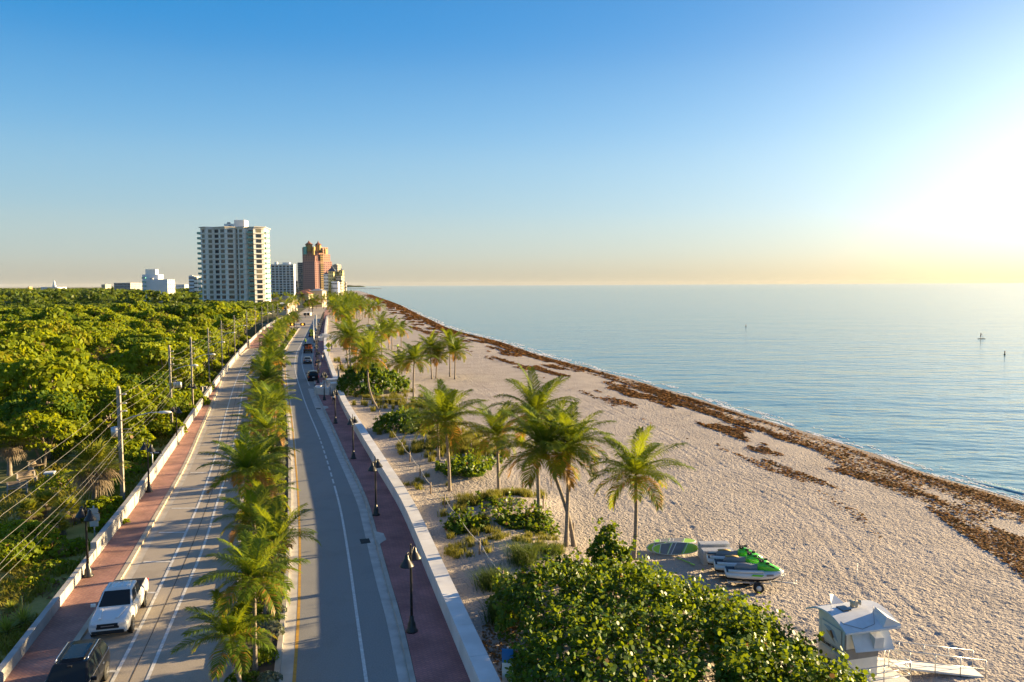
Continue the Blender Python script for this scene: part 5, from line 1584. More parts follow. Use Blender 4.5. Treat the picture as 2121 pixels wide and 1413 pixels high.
for i in range(4):
    k = MB(); x, y = (.1, .1, .9, -.5)[i], (-1.9, -.6, .2, -2.4)[i]; k.box(x - .22, x + .22, y - .22, y + .22, 1.06, 1.09); k.lathe([(.18, 1.09), (.04, 1.95), (0, 1.96)], 10, (x, y, 0)); k.build('cone', M['orange'], t)
p = G(654.5, 697, 0); t = thing('motorcycle', 'dark motorcycle parked by the kerb near the lime sign', 'motorcycle', p, R(15))
for y in (-.7, .7):
    k = MB(); k.lathe([(.2, -.06), (.32, -.06), (.32, .06), (.2, .06)], 14, (0, y, .32), ax=(1, 0, 0)); k.build('wheel', M['black'], t)
k = MB(); k.loft([[Vector((w * math.cos(a), y, z + h * math.sin(a))) for a in [2 * math.pi * j / 8 for j in range(8)]] for y, w, z, h in ((-.8, .08, .8, .08), (-.2, .16, .75, .16), (.3, .2, .8, .2), (.6, .1, .85, .15))]); k.build('body', M['car_black'], t)
k = MB(); k.tube([(-.4, .55, 1.1), (0, .62, 1.0), (.4, .55, 1.1)], .03, 6); k.build('handlebar', M['chrome'], t)
# ------------------------------------------------------------------ seaweed, foam
r = np.random.default_rng(77)
def shore_pts(n, s0, s1, y0, y1, pw=2.):
    """points between distances s0 and s1 inland of the water's edge, thinning with distance from the camera"""
    q = r.random(n); Y = 1 / ((1 / y0) * (1 - q) + (1 / y1) * q) if pw == 2. else y0 * (y1 / y0) ** q
    S = s0 + (s1 - s0) * r.random(n)
    return SHORE(Y) - S, Y, S


X_, Y_, S_ = shore_pts(260000, .8, 20, 42, 1500, 1.)
bandw = 4.6 + 1.4 * (vnoise(Y_ * .05, Y_ * 0, 3) - .5) * 2 + 0
w1 = ((S_ > 1.0) & (S_ < bandw)) * np.clip((fbm(S_ * .8, Y_ * .07, 4, 4) - .36) * 9, .12, 1)
gap = vnoise(S_ * .5, Y_ * .03, 12)
w1 = np.where(gap < .30, w1 * .25, w1)
w2 = np.clip((fbm(S_ * .42, Y_ * .085, 4, 31) - .60) * 22, 0, 1) * (S_ > 5) * (S_ < 17) * np.clip((17 - S_) / 7, 0, 1)
w3 = np.clip((fbm(S_ * .3 + Y_ * .02, Y_ * .1, 3, 52) - .60) * 16, 0, 1) * (S_ < 9)
w = np.maximum(np.maximum(w1, w2), w3 * .3)
keep = r.random(len(w)) < w
X_, Y_, S_ = X_[keep], Y_[keep], S_[keep]
P_ = np.stack([X_, Y_, sand_base(X_, Y_) + .07 + .05 * r.random(len(X_))], -1)
M['weed'] = leaf_mat('seaweed', [(.15, .060, .016), (.23, .100, .022), (.34, .17, .035), (.18, .075, .02)], trans=(.3, .12, .02), tw=.12, rough=.8, gloss=.1)
sz = np.clip(.0036 * Y_, .17, 2.5)
Nn = np.tile(np.array([[0, 0, 1.0]]), (len(P_), 1))
V, Fc = leaves(P_, Nn, 1.0, r, 5, .18)
c = np.repeat(P_, 5, 0); V = c + (V - c) * np.repeat(sz, 5)[:, None]
tag(link('seaweed', big_mesh('seaweed', V, Fc, M['weed'])), 'brown wrack of seaweed strewn along the high tide line', 'seaweed', kind='stuff')
M['foam'] = mat('foam', (.80, .80, .78), rough=.6)
n = 22000
q = r.random(n); Y_ = 46 * (700 / 46.) ** q
S_ = -(.1 + 3.2 * r.random(n) ** 2.2)
lace = fbm(Y_ * .25, S_ * 1.3, 3, 8)
edge = np.abs(S_ + .5 + 1.2 * vnoise(Y_ * .12, Y_ * 0, 6)) < .22
keep = (lace > .585) | edge & (vnoise(Y_ * .3, Y_ * 0 + 3, 9) > .45)
X_, Y_ = (SHORE(Y_) - S_)[keep], Y_[keep]
P_ = np.stack([X_, Y_, np.full(len(X_), SHORE_Z + .03)], -1)
V, Fc = leaves(P_, np.tile(np.array([[0, 0, 1.0]]), (len(P_), 1)), 1.0, r, 5, .03)
c = np.repeat(P_, 5, 0); V = c + (V - c) * np.repeat(np.clip(.0028 * Y_, .14, 1.2), 5)[:, None] * np.array([.6, 1.6, 1])
tag(link('foam', big_mesh('foam', V, Fc, M['foam'])), 'thin white foam where the water meets the sand', 'foam', kind='stuff')
# the one small breaker
k = MB(); rr_ = []
for i in range(40):
    f_ = i / 39; y = 56 + f_ * 14; x = float(SHORE(y)) + 2.6 + .5 * math.sin(f_ * 5); h = .10 * math.sin(math.pi * f_) ** .7 + .01
    rr_.append([Vector((x - .9, y, SHORE_Z - .05)), Vector((x - .3, y, SHORE_Z + h * .8)), Vector((x + .05, y, SHORE_Z + h)), Vector((x + 1.6, y, SHORE_Z - .05))])
k.loft(rr_, caps=False); tag(k.build('wave', M['sea']), 'small wave breaking at the right end of the shore', 'wave', kind='structure')
n = 900; f_ = r.random(n) * .55; y = 56 + f_ * 14; x = SHORE(y) + 2.45 + .5 * np.sin(f_ * 5) - .5 * r.random(n) ** .7
P_ = np.stack([x, y, SHORE_Z + .05 + .3 * np.clip(1 - np.abs(x - SHORE(y) - 2.4), .1, 1) * np.sin(np.pi * np.clip(f_, .05, 1)) ** .7], -1)
V, Fc = leaves(P_, np.tile(np.array([[-.4, 0, 1.0]]), (n, 1)), .16, r, 5, .5)
tag(link('foam', big_mesh('foam', V, Fc, M['foam'])), 'white crest of the small breaker', 'foam', kind='stuff')

# ------------------------------------------------------------------ sea grape bushes
def grape(name, label, cs, n, size, seed, group=None, dry=.015, stems=6, inner=.4):
    rr = np.random.default_rng(seed)
    c0 = np.array(cs)[:, :3].mean(0); z0 = SZ(c0[0], c0[1])
    t = thing(name, label, 'shrub', (c0[0], c0[1], z0), 0, group)
    L_ = [(x - c0[0], y - c0[1], z, a, b) for x, y, z, a, b in cs]
    # leafy shoots standing off the surface
    P, d = mounds(L_, int(n * .75), rr, inner, -.25)
    sh = rr.choice(len(P), max(4, int(n * .012))); SP, SD = [], []
    for j in sh:
        if d[j][2] < .1: continue
        up = d[j] * .6 + np.array([0, 0, .7]) + rr.normal(0, .25, 3); ln = rr.uniform(.25, .75)
        for q in range(14):
            e = (q + .5) / 14
            SP.append(P[j] + up * ln * e + rr.normal(0, .10, 3)); SD.append(d[j])
    P = np.concatenate([P, np.array(SP)]); d = np.concatenate([d, np.array(SD)])
    keep = P[:, 2] > .02; P, d = P[keep], d[keep]
    V, Fc = leaves(P, d * .55 + np.array([.25, -.1, .45]), size, rr, 7, .75)
    mi = (rr.random(len(Fc)) < dry).astype(int)
    link('foliage', big_mesh('foliage', V, Fc, [M['leaf_grape'], M['leaf_dry']], mi), t)
    k = MB(); rq = random.Random(seed)
    for j in range(stems):
        x, y, z, a, b = L_[rq.randrange(len(L_))]
        p1 = Vector((x + rq.uniform(-.5, .5) * a, y + rq.uniform(-.5, .5) * a, z + b * .7))
        k.tube([Vector((p1.x * .6, p1.y * .6, -.2)), p1 * .6 + Vector((rq.uniform(-.3, .3), rq.uniform(-.3, .3), .1)), p1], [.07, .05, .02], 6)
    tag(k.build('branch', M['bark'], t), kind='stuff')
    return t


def heap(x0, x1, y0, y1, hf, n, seed, rad=(1.3, 2.0)):
    q = random.Random(seed); out = []
    for i in range(n):
        x, y = q.uniform(x0, x1), q.uniform(y0, y1); h = hf(x, y)
        if h < .4: continue
        a = q.uniform(*rad); b = min(h * .8, a * .8); out.append((x, y, h - b, a, b))
    return out


# the great bush in front: its back edge follows the outline in the photograph
def back_edge(x):
    return float(np.interp(x, [0, 1.5, 3.5, 6.5, 9, 10.6, 11.6, 12.4, 13.0], [41.0, 43.5, 44.0, 42.8, 40.0, 38.3, 36.0, 32.5, 28.0]))
def big_h(x, y):
    be = back_edge(x)
    if y > be: return 0
    e = min(1, (be - y) / 2.5) ** .5 * min(1, max(0, (x - float(np.interp(y, [27, 34, 40, 43], [1.0, .6, -.2, .4]))) / 1.6)) ** .5
    return (1.9 + 1.0 * min(1, (be - y) / 6)) * (.55 + .45 * e) if e > 0 else 0
cs = heap(-.6, 13.0, 26, 43.5, big_h, 190, 12, (.85, 1.5))
cs_a = [c for c in cs if c[0] < 9.5]; cs_b = [c for c in cs if c[0] >= 9.5]
grape('sea_grape_bush', 'huge sea grape bush with round glossy leaves filling the bottom centre', cs_a, 92000, .165, 71, stems=22)
grape('sea_grape_bush', 'sea grape bush reaching up to the lifeguard tower, joined to the huge bush', cs_b, 42000, .165, 72, stems=10)
c = G(1262, 1190, 0)
cs = [(5.2, 42.3, 2.2, .8, .7), (5.0, 42.4, 3.0, .55, .55), (5.5, 42.1, 2.7, .55, .45), (5.25, 42.4, 3.7, .4, .42), (5.9, 42.0, 2.3, .6, .5), (4.6, 42.5, 2.5, .5, .4)]
grape('sea_grape_sapling', 'tall sea grape sprig sticking up left of the lone straight palm', cs, 2600, .18, 73, stems=8)
def bush_at(u, v, rx, ry, h, label, n, seed, size=.22, dry=.01, lumps=9, group=None, name='sea_grape_bush'):
    p = G(u, v, .5); q = random.Random(seed); cs = []
    for i in range(lumps):
        a = i * 2.4; d = math.sqrt((i + .3) / lumps)
        hh = h * (1 - .55 * d * d) * q.uniform(.8, 1.1); rad = q.uniform(.32, .5) * min(rx, ry)
        b = min(hh * .8, rad)
        cs.append((p.x + math.cos(a) * d * rx * .8, p.y + math.sin(a) * d * ry * .8, hh - b, rad, b))
    return grape(name, label, cs, n, size, seed, group, dry, 5)
bush_at(770, 812, 4.9, 6.5, 4.3, 'large rounded sea grape bush on the dune behind the S-curved palm', 24000, 81, .34, lumps=26)
bush_at(836, 893, 3.1, 3.8, 2.1, 'dense dark bush at the left foot of the full-crowned dune palm', 8000, 82, .28, lumps=14)
bush_at(962, 980, 2.6, 2.2, .8, 'low dark green ground cover patch in front of the full-crowned dune palm', 5000, 83, .22, .03, 12, name='ground_cover_patch')
bush_at(990, 960, 2.2, 2.6, .7, 'low ground cover right of the full-crowned dune palm trunk', 1700, 84, .22, .03, 10, name='ground_cover_patch')
bush_at(965, 1098, 1.6, 1.3, .85, 'small rounded green shrub crossed by the rope, on pale sand', 3600, 85, .2, .05)
bush_at(1085, 1088, 2.3, 1.6, .75, 'spreading green shrub left of the trunk behind the leaning palm', 4600, 86, .2, .05, 12)
bush_at(1035, 1060, 1.8, 2.0, .5, 'thin low creeper patch between the two small shrubs', 900, 87, .18, .06, 10, name='ground_cover_patch')
bush_at(1125, 1105, 1.5, 1.1, .5, 'small low creeper patch at the foot of the upright crossed palm', 700, 88, .18, .05, 8, name='ground_cover_patch')

# ------------------------------------------------------------------ grasses
M['grass_gold'] = leaf_mat('dune_grass', [(.085, .11, .016), (.15, .15, .022), (.22, .19, .04)], trans=(.5, .45, .06), tw=.35, rough=.6)
M['grass_dark'] = leaf_mat('cord_grass', [(.035, .075, .014), (.060, .11, .018), (.11, .14, .03)], trans=(.28, .36, .04), tw=.3, rough=.6)
M['grass_verge'] = leaf_mat('verge_grass', [(.13, .16, .014), (.22, .21, .02), (.32, .25, .03)], trans=(.5, .42, .03), tw=.35, rough=.6)


def blades(P, h, w, rr, lean=.5):
    """bent blades of grass standing at P: two quads each"""
    n = len(P); a = rr.uniform(0, 6.283, n); h = h * rr.uniform(.6, 1.25, n)
    d = np.stack([np.cos(a), np.sin(a), np.zeros(n)], -1); s = np.stack([-np.sin(a), np.cos(a), np.zeros(n)], -1) * (w * .5 if np.isscalar(w) else (w * .5)[:, None])
    l = lean * rr.uniform(.3, 1.2, n)[:, None]
    up = np.array([[0, 0, 1.0]])
    m = P + (up * .62 + d * l * .25) * h[:, None]; tp = P + (up * .98 + d * l) * h[:, None]
    V = np.stack([P - s, P + s, m + s * .8, m - s * .8, tp + s * .15, tp - s * .15], 1).reshape(-1, 3)
    b = np.arange(n)[:, None] * 6
    return V, np.concatenate([b + np.array([[0, 1, 2, 3]]), b + np.array([[3, 2, 4, 5]])])


def grass_stuff(name, label, areas, m, seed, per=90):
    rr = np.random.default_rng(seed); Vs, Fs = [], []; o_ = 0
    for u, v, rx, ry, n, h in areas:
        c = G(u, v, .4); tuft = rr.normal(0, 1, (n, 2)) * np.array([rx, ry]) * .55 + np.array([c.x, c.y])
        ta = tuft[:, 0] > SWL(tuft[:, 1]) + 1.6
        tuft = tuft[ta]
        k_ = max(10, per); pts = np.repeat(tuft, k_, 0) + rr.normal(0, .16, (len(tuft) * k_, 2))
        P = np.stack([pts[:, 0], pts[:, 1], sand_base(pts[:, 0], pts[:, 1]) - .02], -1)
        V, Fc = blades(P, h, .025 + .0004 * c.y, rr)
        Vs.append(V); Fs.append(Fc + o_); o_ += len(V)
    return tag(link(name, big_mesh(name, np.concatenate(Vs), np.concatenate(Fs), m)), label, 'grass', kind='stuff')


grass_stuff('dune_grass', 'golden dune grass in loose tufts over the fenced sand', [
    (860, 845, 4, 5, 46, .75), (905, 935, 4, 4, 60, .7), (960, 930, 3.5, 3, 60, .75), (925, 900, 4, 4, 40, .8), (1000, 940, 2, 2, 22, .6),
    (960, 1060, 2, 2, 20, .6), (1010, 1050, 1.2, 1.2, 14, .65), (1085, 1035, 2, 1.4, 26, .6), (1100, 1130, 3, 2, 12, .35), (1000, 1145, 2.4, 1.2, 16, .45), (950, 1155, 1.4, .6, 9, .4), (1140, 1155, 2.4, 1.0, 10, .35),
    (800, 830, 4.5, 7, 55, .8), (735, 765, 4, 8, 40, .9), (745, 745, 5, 8, 40, .9), (870, 1000, 2.5, 2, 12, .4), (985, 1100, 2.5, 2, 18, .5)], M['grass_gold'], 91, 60)
def clump(u, v, rad, h, n, label, m, seed):
    rr = np.random.default_rng(seed); c = G(u, v, .2); z = SZ(c.x, c.y)
    pts = rr.normal(0, rad * .42, (n, 2)); P = np.stack([pts[:, 0], pts[:, 1], np.full(n, -.03)], -1)
    V, Fc = blades(P, h, .022, rr, .7)
    V[:, :2] *= 1 + .25 * np.clip(V[:, 2:3] / h, 0, 1)
    t = link('grass_clump', big_mesh('grass_clump', V, Fc, m), None, (c.x, c.y, z)); return tag(t, label, 'grass clump')
clump(1040, 1293, .75, 1.05, 1100, 'lone dark grass clump on bare sand between sea wall and huge bush', M['grass_dark'], 92)
clump(1022, 1222, .9, .95, 1300, 'large dark grass clump at the left edge of the huge bush', M['grass_dark'], 93)
clump(1085, 1185, .9, 1.15, 900, 'tall grass clump with upright stalks where the rope ends', M['grass_dark'], 94)
clump(1140, 1168, .8, .6, 450, 'low grass clump spreading behind the huge bush toward the leaning palm', M['grass_dark'], 95)
# fallen leaves on the shaded sand
n = 700; rr = np.random.default_rng(96)
u_ = rr.uniform(1000, 1075, n); v_ = rr.uniform(1290, 1412, n)
P = np.array([list(G(a, b, .28)) for a, b in zip(u_, v_)]); ok = P[:, 0] > SWL(P[:, 1]) + 1.3; P = P[ok]; P[:, 2] = sand_base(P[:, 0], P[:, 1]) + .09
V, Fc = leaves(P, np.tile(np.array([[0, 0, 1.]]), (len(P), 1)), .13, rr, 6, .4)
tag(link('fallen_leaves', big_mesh('fallen_leaves', V, Fc, M['leaf_dry'])), 'brown fallen leaves on the shaded sand by the sea wall', 'fallen leaves', kind='stuff')

# ------------------------------------------------------------------ rope fences
M['rope'] = mat('rope', (.62, .58, .48), rough=.8)
def rope_fence(label, px, rope=True, h=1.05, droop=.22):
    P = [G(u, v, .3) for u, v in px]
    for p in P: p.z = SZ(p.x, p.y)
    o = P[0].copy(); t = thing('rope_fence', label, 'fence', o)
    for p in P:
        k = MB(); k.tube([(p.x - o.x, p.y - o.y, p.z - o.z - .2), (p.x - o.x + .02, p.y - o.y, p.z - o.z + h)], .06, 7); k.build('post', M['wood'], t)
    if rope:
        pts = []
        for a, b in zip(P[:-1], P[1:]):
            for s in range(8):
                f_ = s / 8; q = a.lerp(b, f_); pts.append(q - o + Vector((0, -.07, h - .12 - 4 * droop * f_ * (1 - f_))))
        pts.append(P[-1] - o + Vector((0, -.07, h - .12)))
        k = MB(); k.tube(pts, .022, 6); k.build('rope', M['rope'], t)
    return t
rope_fence('rope fence on wooden posts running beside the sea wall past the dune shrubs', [(786, 866), (800, 890), (833, 939), (849, 959), (870, 990), (892, 1025), (921, 1063), (951, 1103), (993, 1163), (1041, 1222)])
rope_fence('rope fence with straight rope below the large rounded dune bush', [(750, 838), (830, 843)], droop=.1)
rope_fence('bare fence posts along the seaward edge of the dune grass', [(783, 776), (793, 787), (805, 800), (822, 815), (831, 827), (842, 832)], False)
rope_fence('short bare posts near the trunks of the leaning palm group', [(976, 938), (1006, 960), (1082, 1024), (1125, 1065), (1187, 1114)], False)

# ------------------------------------------------------------------ paddle boards
M['lime'] = mat('lime_gloss', (.40, .68, .05), (.34, .60, .05), 1, .35); M['board_grey'] = mat('board_grey', (.22, .22, .23), (.17, .17, .18), 2, .5)
M['board_white'] = mat('board_white', (.72, .72, .68), rough=.35)
def outline(L_, Wd, n=40):
    return [(L_ / 2 * math.cos(2 * math.pi * i / n), Wd / 2 * math.copysign(abs(math.sin(2 * math.pi * i / n)) ** .82, math.sin(2 * math.pi * i / n))) for i in range(n)]
def board(label, loc, rot, L_=3.1, Wd=.82):
    t = thing('paddle_board', label, 'paddle board', loc); t.rotation_euler = rot
    O = outline(L_, Wd); k = MB(); k.prism(O, -.05, .05); bev(k.build('body', M['board_white'], t), .03)
    def panel(x0, x1, sk0, sk1, m, nm, z=.056, ins=.9):
        k = MB(); N_ = 14; vs = []
        for i in range(N_ + 1):
            q = i / N_; row = []
            for s in (-1, 1):
                x = x0 + (x1 - x0) * q
                hw = Wd / 2 * ins * max(0, 1 - (2 * x / (L_ * .965)) ** 2) ** .41
                row.append((x + (sk0 * (1 - q) + sk1 * q) * s * hw, s * hw))
            vs += [(a, b, z) for a, b in row]
        k.add(vs, [(2 * i, 2 * i + 2, 2 * i + 3, 2 * i + 1) for i in range(N_)]); k.build(nm, m, t)
    panel(-1.47, 1.47, 0, 0, M['lime'], 'deck_panel', .054)
    panel(-1.0, -.45, .1, .5, M['board_grey'], 'grey_panel', .060, .88); panel(-.35, .55, .5, .7, M['board_grey'], 'grey_panel', .060, .88)
    for x in (-1.05, -.40, -.15, .62): panel(x, x + .05, .3 + .3 * (x > -.5), .3 + .3 * (x > -.5), M['board_white'], 'stripe', .066, .88)
    return t
pb = G(1399, 1149, .15)
board('lime and grey paddle board standing on edge in front of the others', (pb.x, pb.y, .55), (R(60), 0, R(4)))
board('lime paddle board standing on edge just behind the front one', (pb.x - .35, pb.y + .35, .5), (R(66), 0, R(2)), 3.0)
board('paddle board lying flat behind the two standing boards', (pb.x + .2, pb.y + 1.2, .62), (R(8), R(3), R(12)), 3.0)
p = G(1419, 1163, .2); t = thing('paddle', 'bright green paddle lying on the sand by the boards', 'paddle', (p.x, p.y, SZ(p.x, p.y) + .16), R(-58))
k = MB(); k.tube([(-.75, 0, 0), (.45, 0, 0)], .035, 6); k.build('shaft', M['lime'], t)
k = MB(); k.loft([[Vector((x, w * math.cos(a), .02 * math.sin(a))) for a in [2 * math.pi * j / 8 for j in range(8)]] for x, w in ((.4, .03), (.55, .1), (.75, .1), (.85, .04))]); k.build('blade', M['lime'], t)

# ------------------------------------------------------------------ stacked loungers
M['lounger'] = mat('lounger_frame', (.52, .53, .55), rough=.45)
t0 = thing('sun_lounger', 'white sun lounger in a stack', 'sun lounger')
k = MB()
for y in (-.31, .31): k.box(-.95, .95, y - .025, y + .025, .0, .035)
for x in (-.93, -.2, .35, .93): k.box(x - .02, x + .02, -.29, .29, .002, .033)
k.build('frame', M['lounger'], t0)
k = MB()
for i in range(22): x = -.9 + .085 * i; k.box(x - .033, x + .033, -.28, .28, .036, .046)
k.build('slats', M['lounger'], t0)
for x in (-.7, .7):
    k = MB(); k.box(x - .025, x + .025, -.34, -.30, -.06, .03); k.box(x - .025, x + .025, .30, .34, -.06, .03); k.build('leg', M['lounger'], t0)
sp_ = [(1464, 1151, 13, 'rear'), (1470, 1163, 12, 'front')]
first = True
for (u, v, n, wds) in sp_:
    b = G(u + 14, v, .2); z0 = SZ(b.x, b.y) + .1
    for i in range(n):
        loc = (b.x + random.uniform(-.03, .03), b.y + random.uniform(-.02, .02), z0 + .075 * i)
        lab = f'white slatted sun lounger, ' + ('topmost' if i == n - 1 else ORD[i] + ' from the bottom') + f' of the {wds} stack beside the jet skis'
        if first: t0.location = loc; t0.rotation_euler = (0, 0, R(2)); t0['label'] = lab; t0['group'] = 'stacked white sun loungers'; first = False
        else: dup(t0, loc, R(2) + random.uniform(-.01, .01), lab, 'stacked white sun loungers')

# ------------------------------------------------------------------ jet skis on trailers; local +X is the bow
M['ski_white'] = paint('hull_white', (.66, .67, .68)); M['ski_green'] = paint('hood_green', (.09, .55, .02)); M['ski_blue'] = mat('stern_mat', (.02, .035, .055), rough=.8)
M['ski_seat'] = mat('seat_vinyl', (.24, .24, .25), rough=.6); M['ski_tan'] = mat('seat_tan', (.45, .28, .08), rough=.6)
def ell(y0, x, hw, z0, z1, n=12, flat=1.):
    return [Vector((x, hw * math.cos(a), (z0 + z1) / 2 + (z1 - z0) / 2 * math.copysign(abs(math.sin(a)) ** flat, math.sin(a)))) for a in [2 * math.pi * j / n for j in range(n)]]
def jet_ski(label, loc, rz, tan):
    t = thing('jet_ski', label, 'jet ski', loc, rz, 'green and white jet skis')
    k = MB(); k.loft([ell(0, x, w, a, b, 14, .7) for x, w, a, b in ((-1.6, .48, .12, .40), (-1.5, .54, .02, .44), (-.6, .58, -.02, .47), (.4, .56, -.02, .50), (1.0, .46, .04, .54), (1.45, .24, .2, .56), (1.68, .05, .36, .50))]); h = k.build('hull', M['ski_white'], t)
    k = MB(); k.loft([ell(0, x, w, a, b, 12, .7) for x, w, a, b in ((-1.55, .44, -.06, .16), (-.6, .5, -.12, .16), (.5, .46, -.12, .16), (1.1, .3, -.02, .2), (1.5, .08, .2, .3))]); k.build('keel', M['black'], t)
    k = MB(); k.box(-1.55, -.85, -.42, .42, .40, .455); bev(k.build('stern_mat', M['ski_blue'], t), .03)
    for s in (-1, 1):
        k = MB(); k.loft([[Vector((x, s * w, z)), Vector((x, s * (w + .11), z - .02)), Vector((x, s * (w + .11), z + .10)), Vector((x, s * w, z + .14))] for x, w, z in ((-1.45, .36, .40), (-.5, .40, .42), (.5, .38, .45))]); k.build('gunwale', M['ski_white'], t)
        k = MB(); k.obox((.15, s * .575, .33), (.3, 0, 0), (0, .01, 0), (0.05, 0, .05)); k.build('flank_graphic', M['ski_green'], t)
        k = MB(); k.obox((.85, s * .515, .36), (.2, -.05 * s, 0), (0, .01, 0), (0, 0, .05)); k.build('registration', M['board_grey'], t)
    k = MB(); k.loft([ell(0, x, w, .40, z, 12, .6) for x, w, z in ((-1.05, .10, .60), (-.9, .19, .80), (-.4, .20, .84), (-.1, .19, .76), (.35, .18, .82), (.5, .1, .8))]); k.build('seat', M['ski_seat'], t)
    if tan: k = MB(); k.loft([ell(0, x, w, z - .03, z + .015, 10) for x, w, z in ((-.95, .12, .80), (-.5, .15, .842), (-.2, .13, .80))]); k.build('seat_top', M['ski_tan'], t)
    k = MB(); k.loft([ell(0, x, w, .44, z, 14, .75) for x, w, z in ((.20, .22, .82), (.4, .30, 1.0), (.62, .32, 1.02), (1.0, .30, .86), (1.35, .20, .68), (1.58, .05, .56))]); k.build('hood', M['ski_green'], t)
    k = MB(); k.tube([(.32, -.40, 1.12), (.42, -.15, 1.06), (.45, 0, 1.02), (.42, .15, 1.06), (.32, .40, 1.12)], .035, 6); k.box(.3, .55, -.14, .14, .98, 1.10); k.build('handlebar', M['black'], t)
    for s in (-1, 1):
        k = MB(); k.obox((.72, s * .34, 1.0), (.10, 0, 0), (0, .06, 0), (0, 0, .05)); bev(k.build('mirror', M['black'], t), .02)
        k = MB(); k.obox((.95, s * .26, .80), (.16, .02 * s, -.05), (0, .03, 0), (0, 0, .04)); k.build('hood_patch', M['black'], t)
    return t
def trailer(label, loc, rz):
    t = thing('boat_trailer', label, 'trailer', loc, rz, 'beach trailers under the jet skis')
    k = MB()
    for y in (-.38, .38): k.box(-1.5, 1.0, y - .04, y + .04, .42, .50)
    for x in (-1.4, -.2, .95): k.box(x - .04, x + .04, -.5, .5, .36, .43)
    k.build('frame', M['galv'], t)
    for s in (-1, 1):
        k = MB(); k.lathe([(.14, -.13), (.27, -.15), (.31, -.08), (.31, .08), (.27, .15), (.14, .13)], 18, (.2, s * .72, .31), ax=(0, 1, 0)); w = k.build('wheel', M['black'], t)
        k = MB(); k.lathe([(.15, -.14), (.15, .14)], 14, (.2, s * .72, .31), ax=(0, 1, 0)); k.build('rim', M['board_white'], w)
    k = MB(); k.tube([(1.0, 0, .46), (2.4, 0, .40)], .04, 6); k.tube([(1.55, 0, .45), (1.75, 0, .95)], .03, 6); k.tube([(2.35, 0, .40), (2.35, 0, .62)], .03, 6); k.build('tongue', M['galv'], t)
    return t
fw = G(1560, 1213, .2)
for i, (dx, dy) in enumerate(((0, 0), (-.32, 1.22), (-.48, 2.3))):
    x, y = fw.x + dx, fw.y + dy; z = SZ(x, y) + .05; a = R(-9)
    trailer(('two-wheeled trailer under the nearest jet ski', 'two-wheeled trailer under the middle jet ski', 'two-wheeled trailer under the rear jet ski')[i], (x, y, z), a)
    jet_ski(('green and white jet ski with all-grey seat, nearest of the three on trailers', 'green and white jet ski with tan seat between two others', 'green and white jet ski with tan seat beside the lounger stacks')[i], (x, y, z + .62), a, i > 0)

# ------------------------------------------------------------------ lifeguard tower
hw_ = (14.15, 32.3); A_ = R(14.6); DZ = .75
t = thing('lifeguard_tower', 'white lifeguard tower with vaulted roof, railed deck and long ramp', 'lifeguard tower', (hw_[0], hw_[1], SZ(*hw_)), A_)
t.scale = (.86, .86, .86)
TW = t
M['tower_white'] = mat('tower_white', (.84, .81, .74), (.72, .69, .63), 2.5, .6, lo=.3, hi=.75)
M['tower_roof'] = mat('tower_roof', (.66, .68, .70), (.56, .58, .60), 1.5, .5)
HW_, HD_, HH = 1.9, 2.1, 2.55
k = MB(); k.box(0, HW_, 0, HD_, DZ, DZ + HH); k.build('cabin', M['tower_white'], t)
k = MB(); k.box(-.25, 3.1, -1.0, HD_ + .3, DZ - .16, DZ - .004); k.build('deck', M['tower_white'], t)
k = MB()
for x in (0, 1.4, 2.9):
    for y in (-.7, HD_): k.tube([(x, y, -.6), (x, y, DZ - .16)], .08, 8)
k.build('stilt', M['b_cream'], t)
# vault: thick shell from side to side
def arch(y): return DZ + HH + .02 + .62 * (1 - ((y - HD_ / 2) / 1.75) ** 2)
k = MB(); ys_ = [-.55 + (HD_ + 1.1) * i / 14 for i in range(15)]
rings = []
for x in (-.42, 2.75):
    rings.append([Vector((x, y, arch(y))) for y in ys_] + [Vector((x, y, arch(y) - .09)) for y in ys_[::-1]])
k.loft(rings, smooth=False); k.build('roof', M['tower_roof'], t)
for x in (-.02, HW_ - .02):
    k = MB(); yy = [HD_ * i / 12 for i in range(13)]; k.add([(x, y, DZ + HH - .01) for y in yy] + [(x, y, arch(y) - .05) for y in yy] + [(x + .05, y, DZ + HH - .01) for y in yy] + [(x + .05, y, arch(y) - .05) for y in yy], [(i, i + 13, i + 14, i + 1) for i in range(12)] + [(i + 26, i + 27, i + 40, i + 39) for i in range(12)]); k.build('gable', M['tower_white'], t)
# propped shutters and their side cheeks
k = MB(); k.add([(.25, -.02, DZ + HH - 0.1), (HW_ + .5, -.02, DZ + HH - 0.1), (HW_ + .5, -.52, DZ + HH - 1.0), (.25, -.42, DZ + HH - 0.95), (.25, -.06, DZ + HH - 0.1), (HW_ + .5, -.06, DZ + HH - 0.1), (HW_ + .5, -.57, DZ + HH - 1.0), (.25, -.47, DZ + HH - 0.95)], [(0, 3, 2, 1), (4, 5, 6, 7), (0, 1, 5, 4), (1, 2, 6, 5), (2, 3, 7, 6), (3, 0, 4, 7)]); k.build('shutter', M['tower_roof'], t)
k = MB(); k.add([(HW_ + .02, .1, DZ + HH - 0.1), (HW_ + .02, HD_ - .1, DZ + HH - 0.1), (HW_ + .85, HD_ + .1, DZ + HH - 0.8), (HW_ + .75, -.3, DZ + HH - 0.8), (HW_ + .02, .1, DZ + HH - 0.15), (HW_ + .02, HD_ - .1, DZ + HH - 0.15), (HW_ + .82, HD_ + .1, DZ + HH - 0.85), (HW_ + .72, -.3, DZ + HH - 0.85)], [(0, 3, 2, 1), (4, 5, 6, 7), (0, 1, 5, 4), (1, 2, 6, 5), (2, 3, 7, 6), (3, 0, 4, 7)]); k.build('shutter', M['tower_roof'], t)
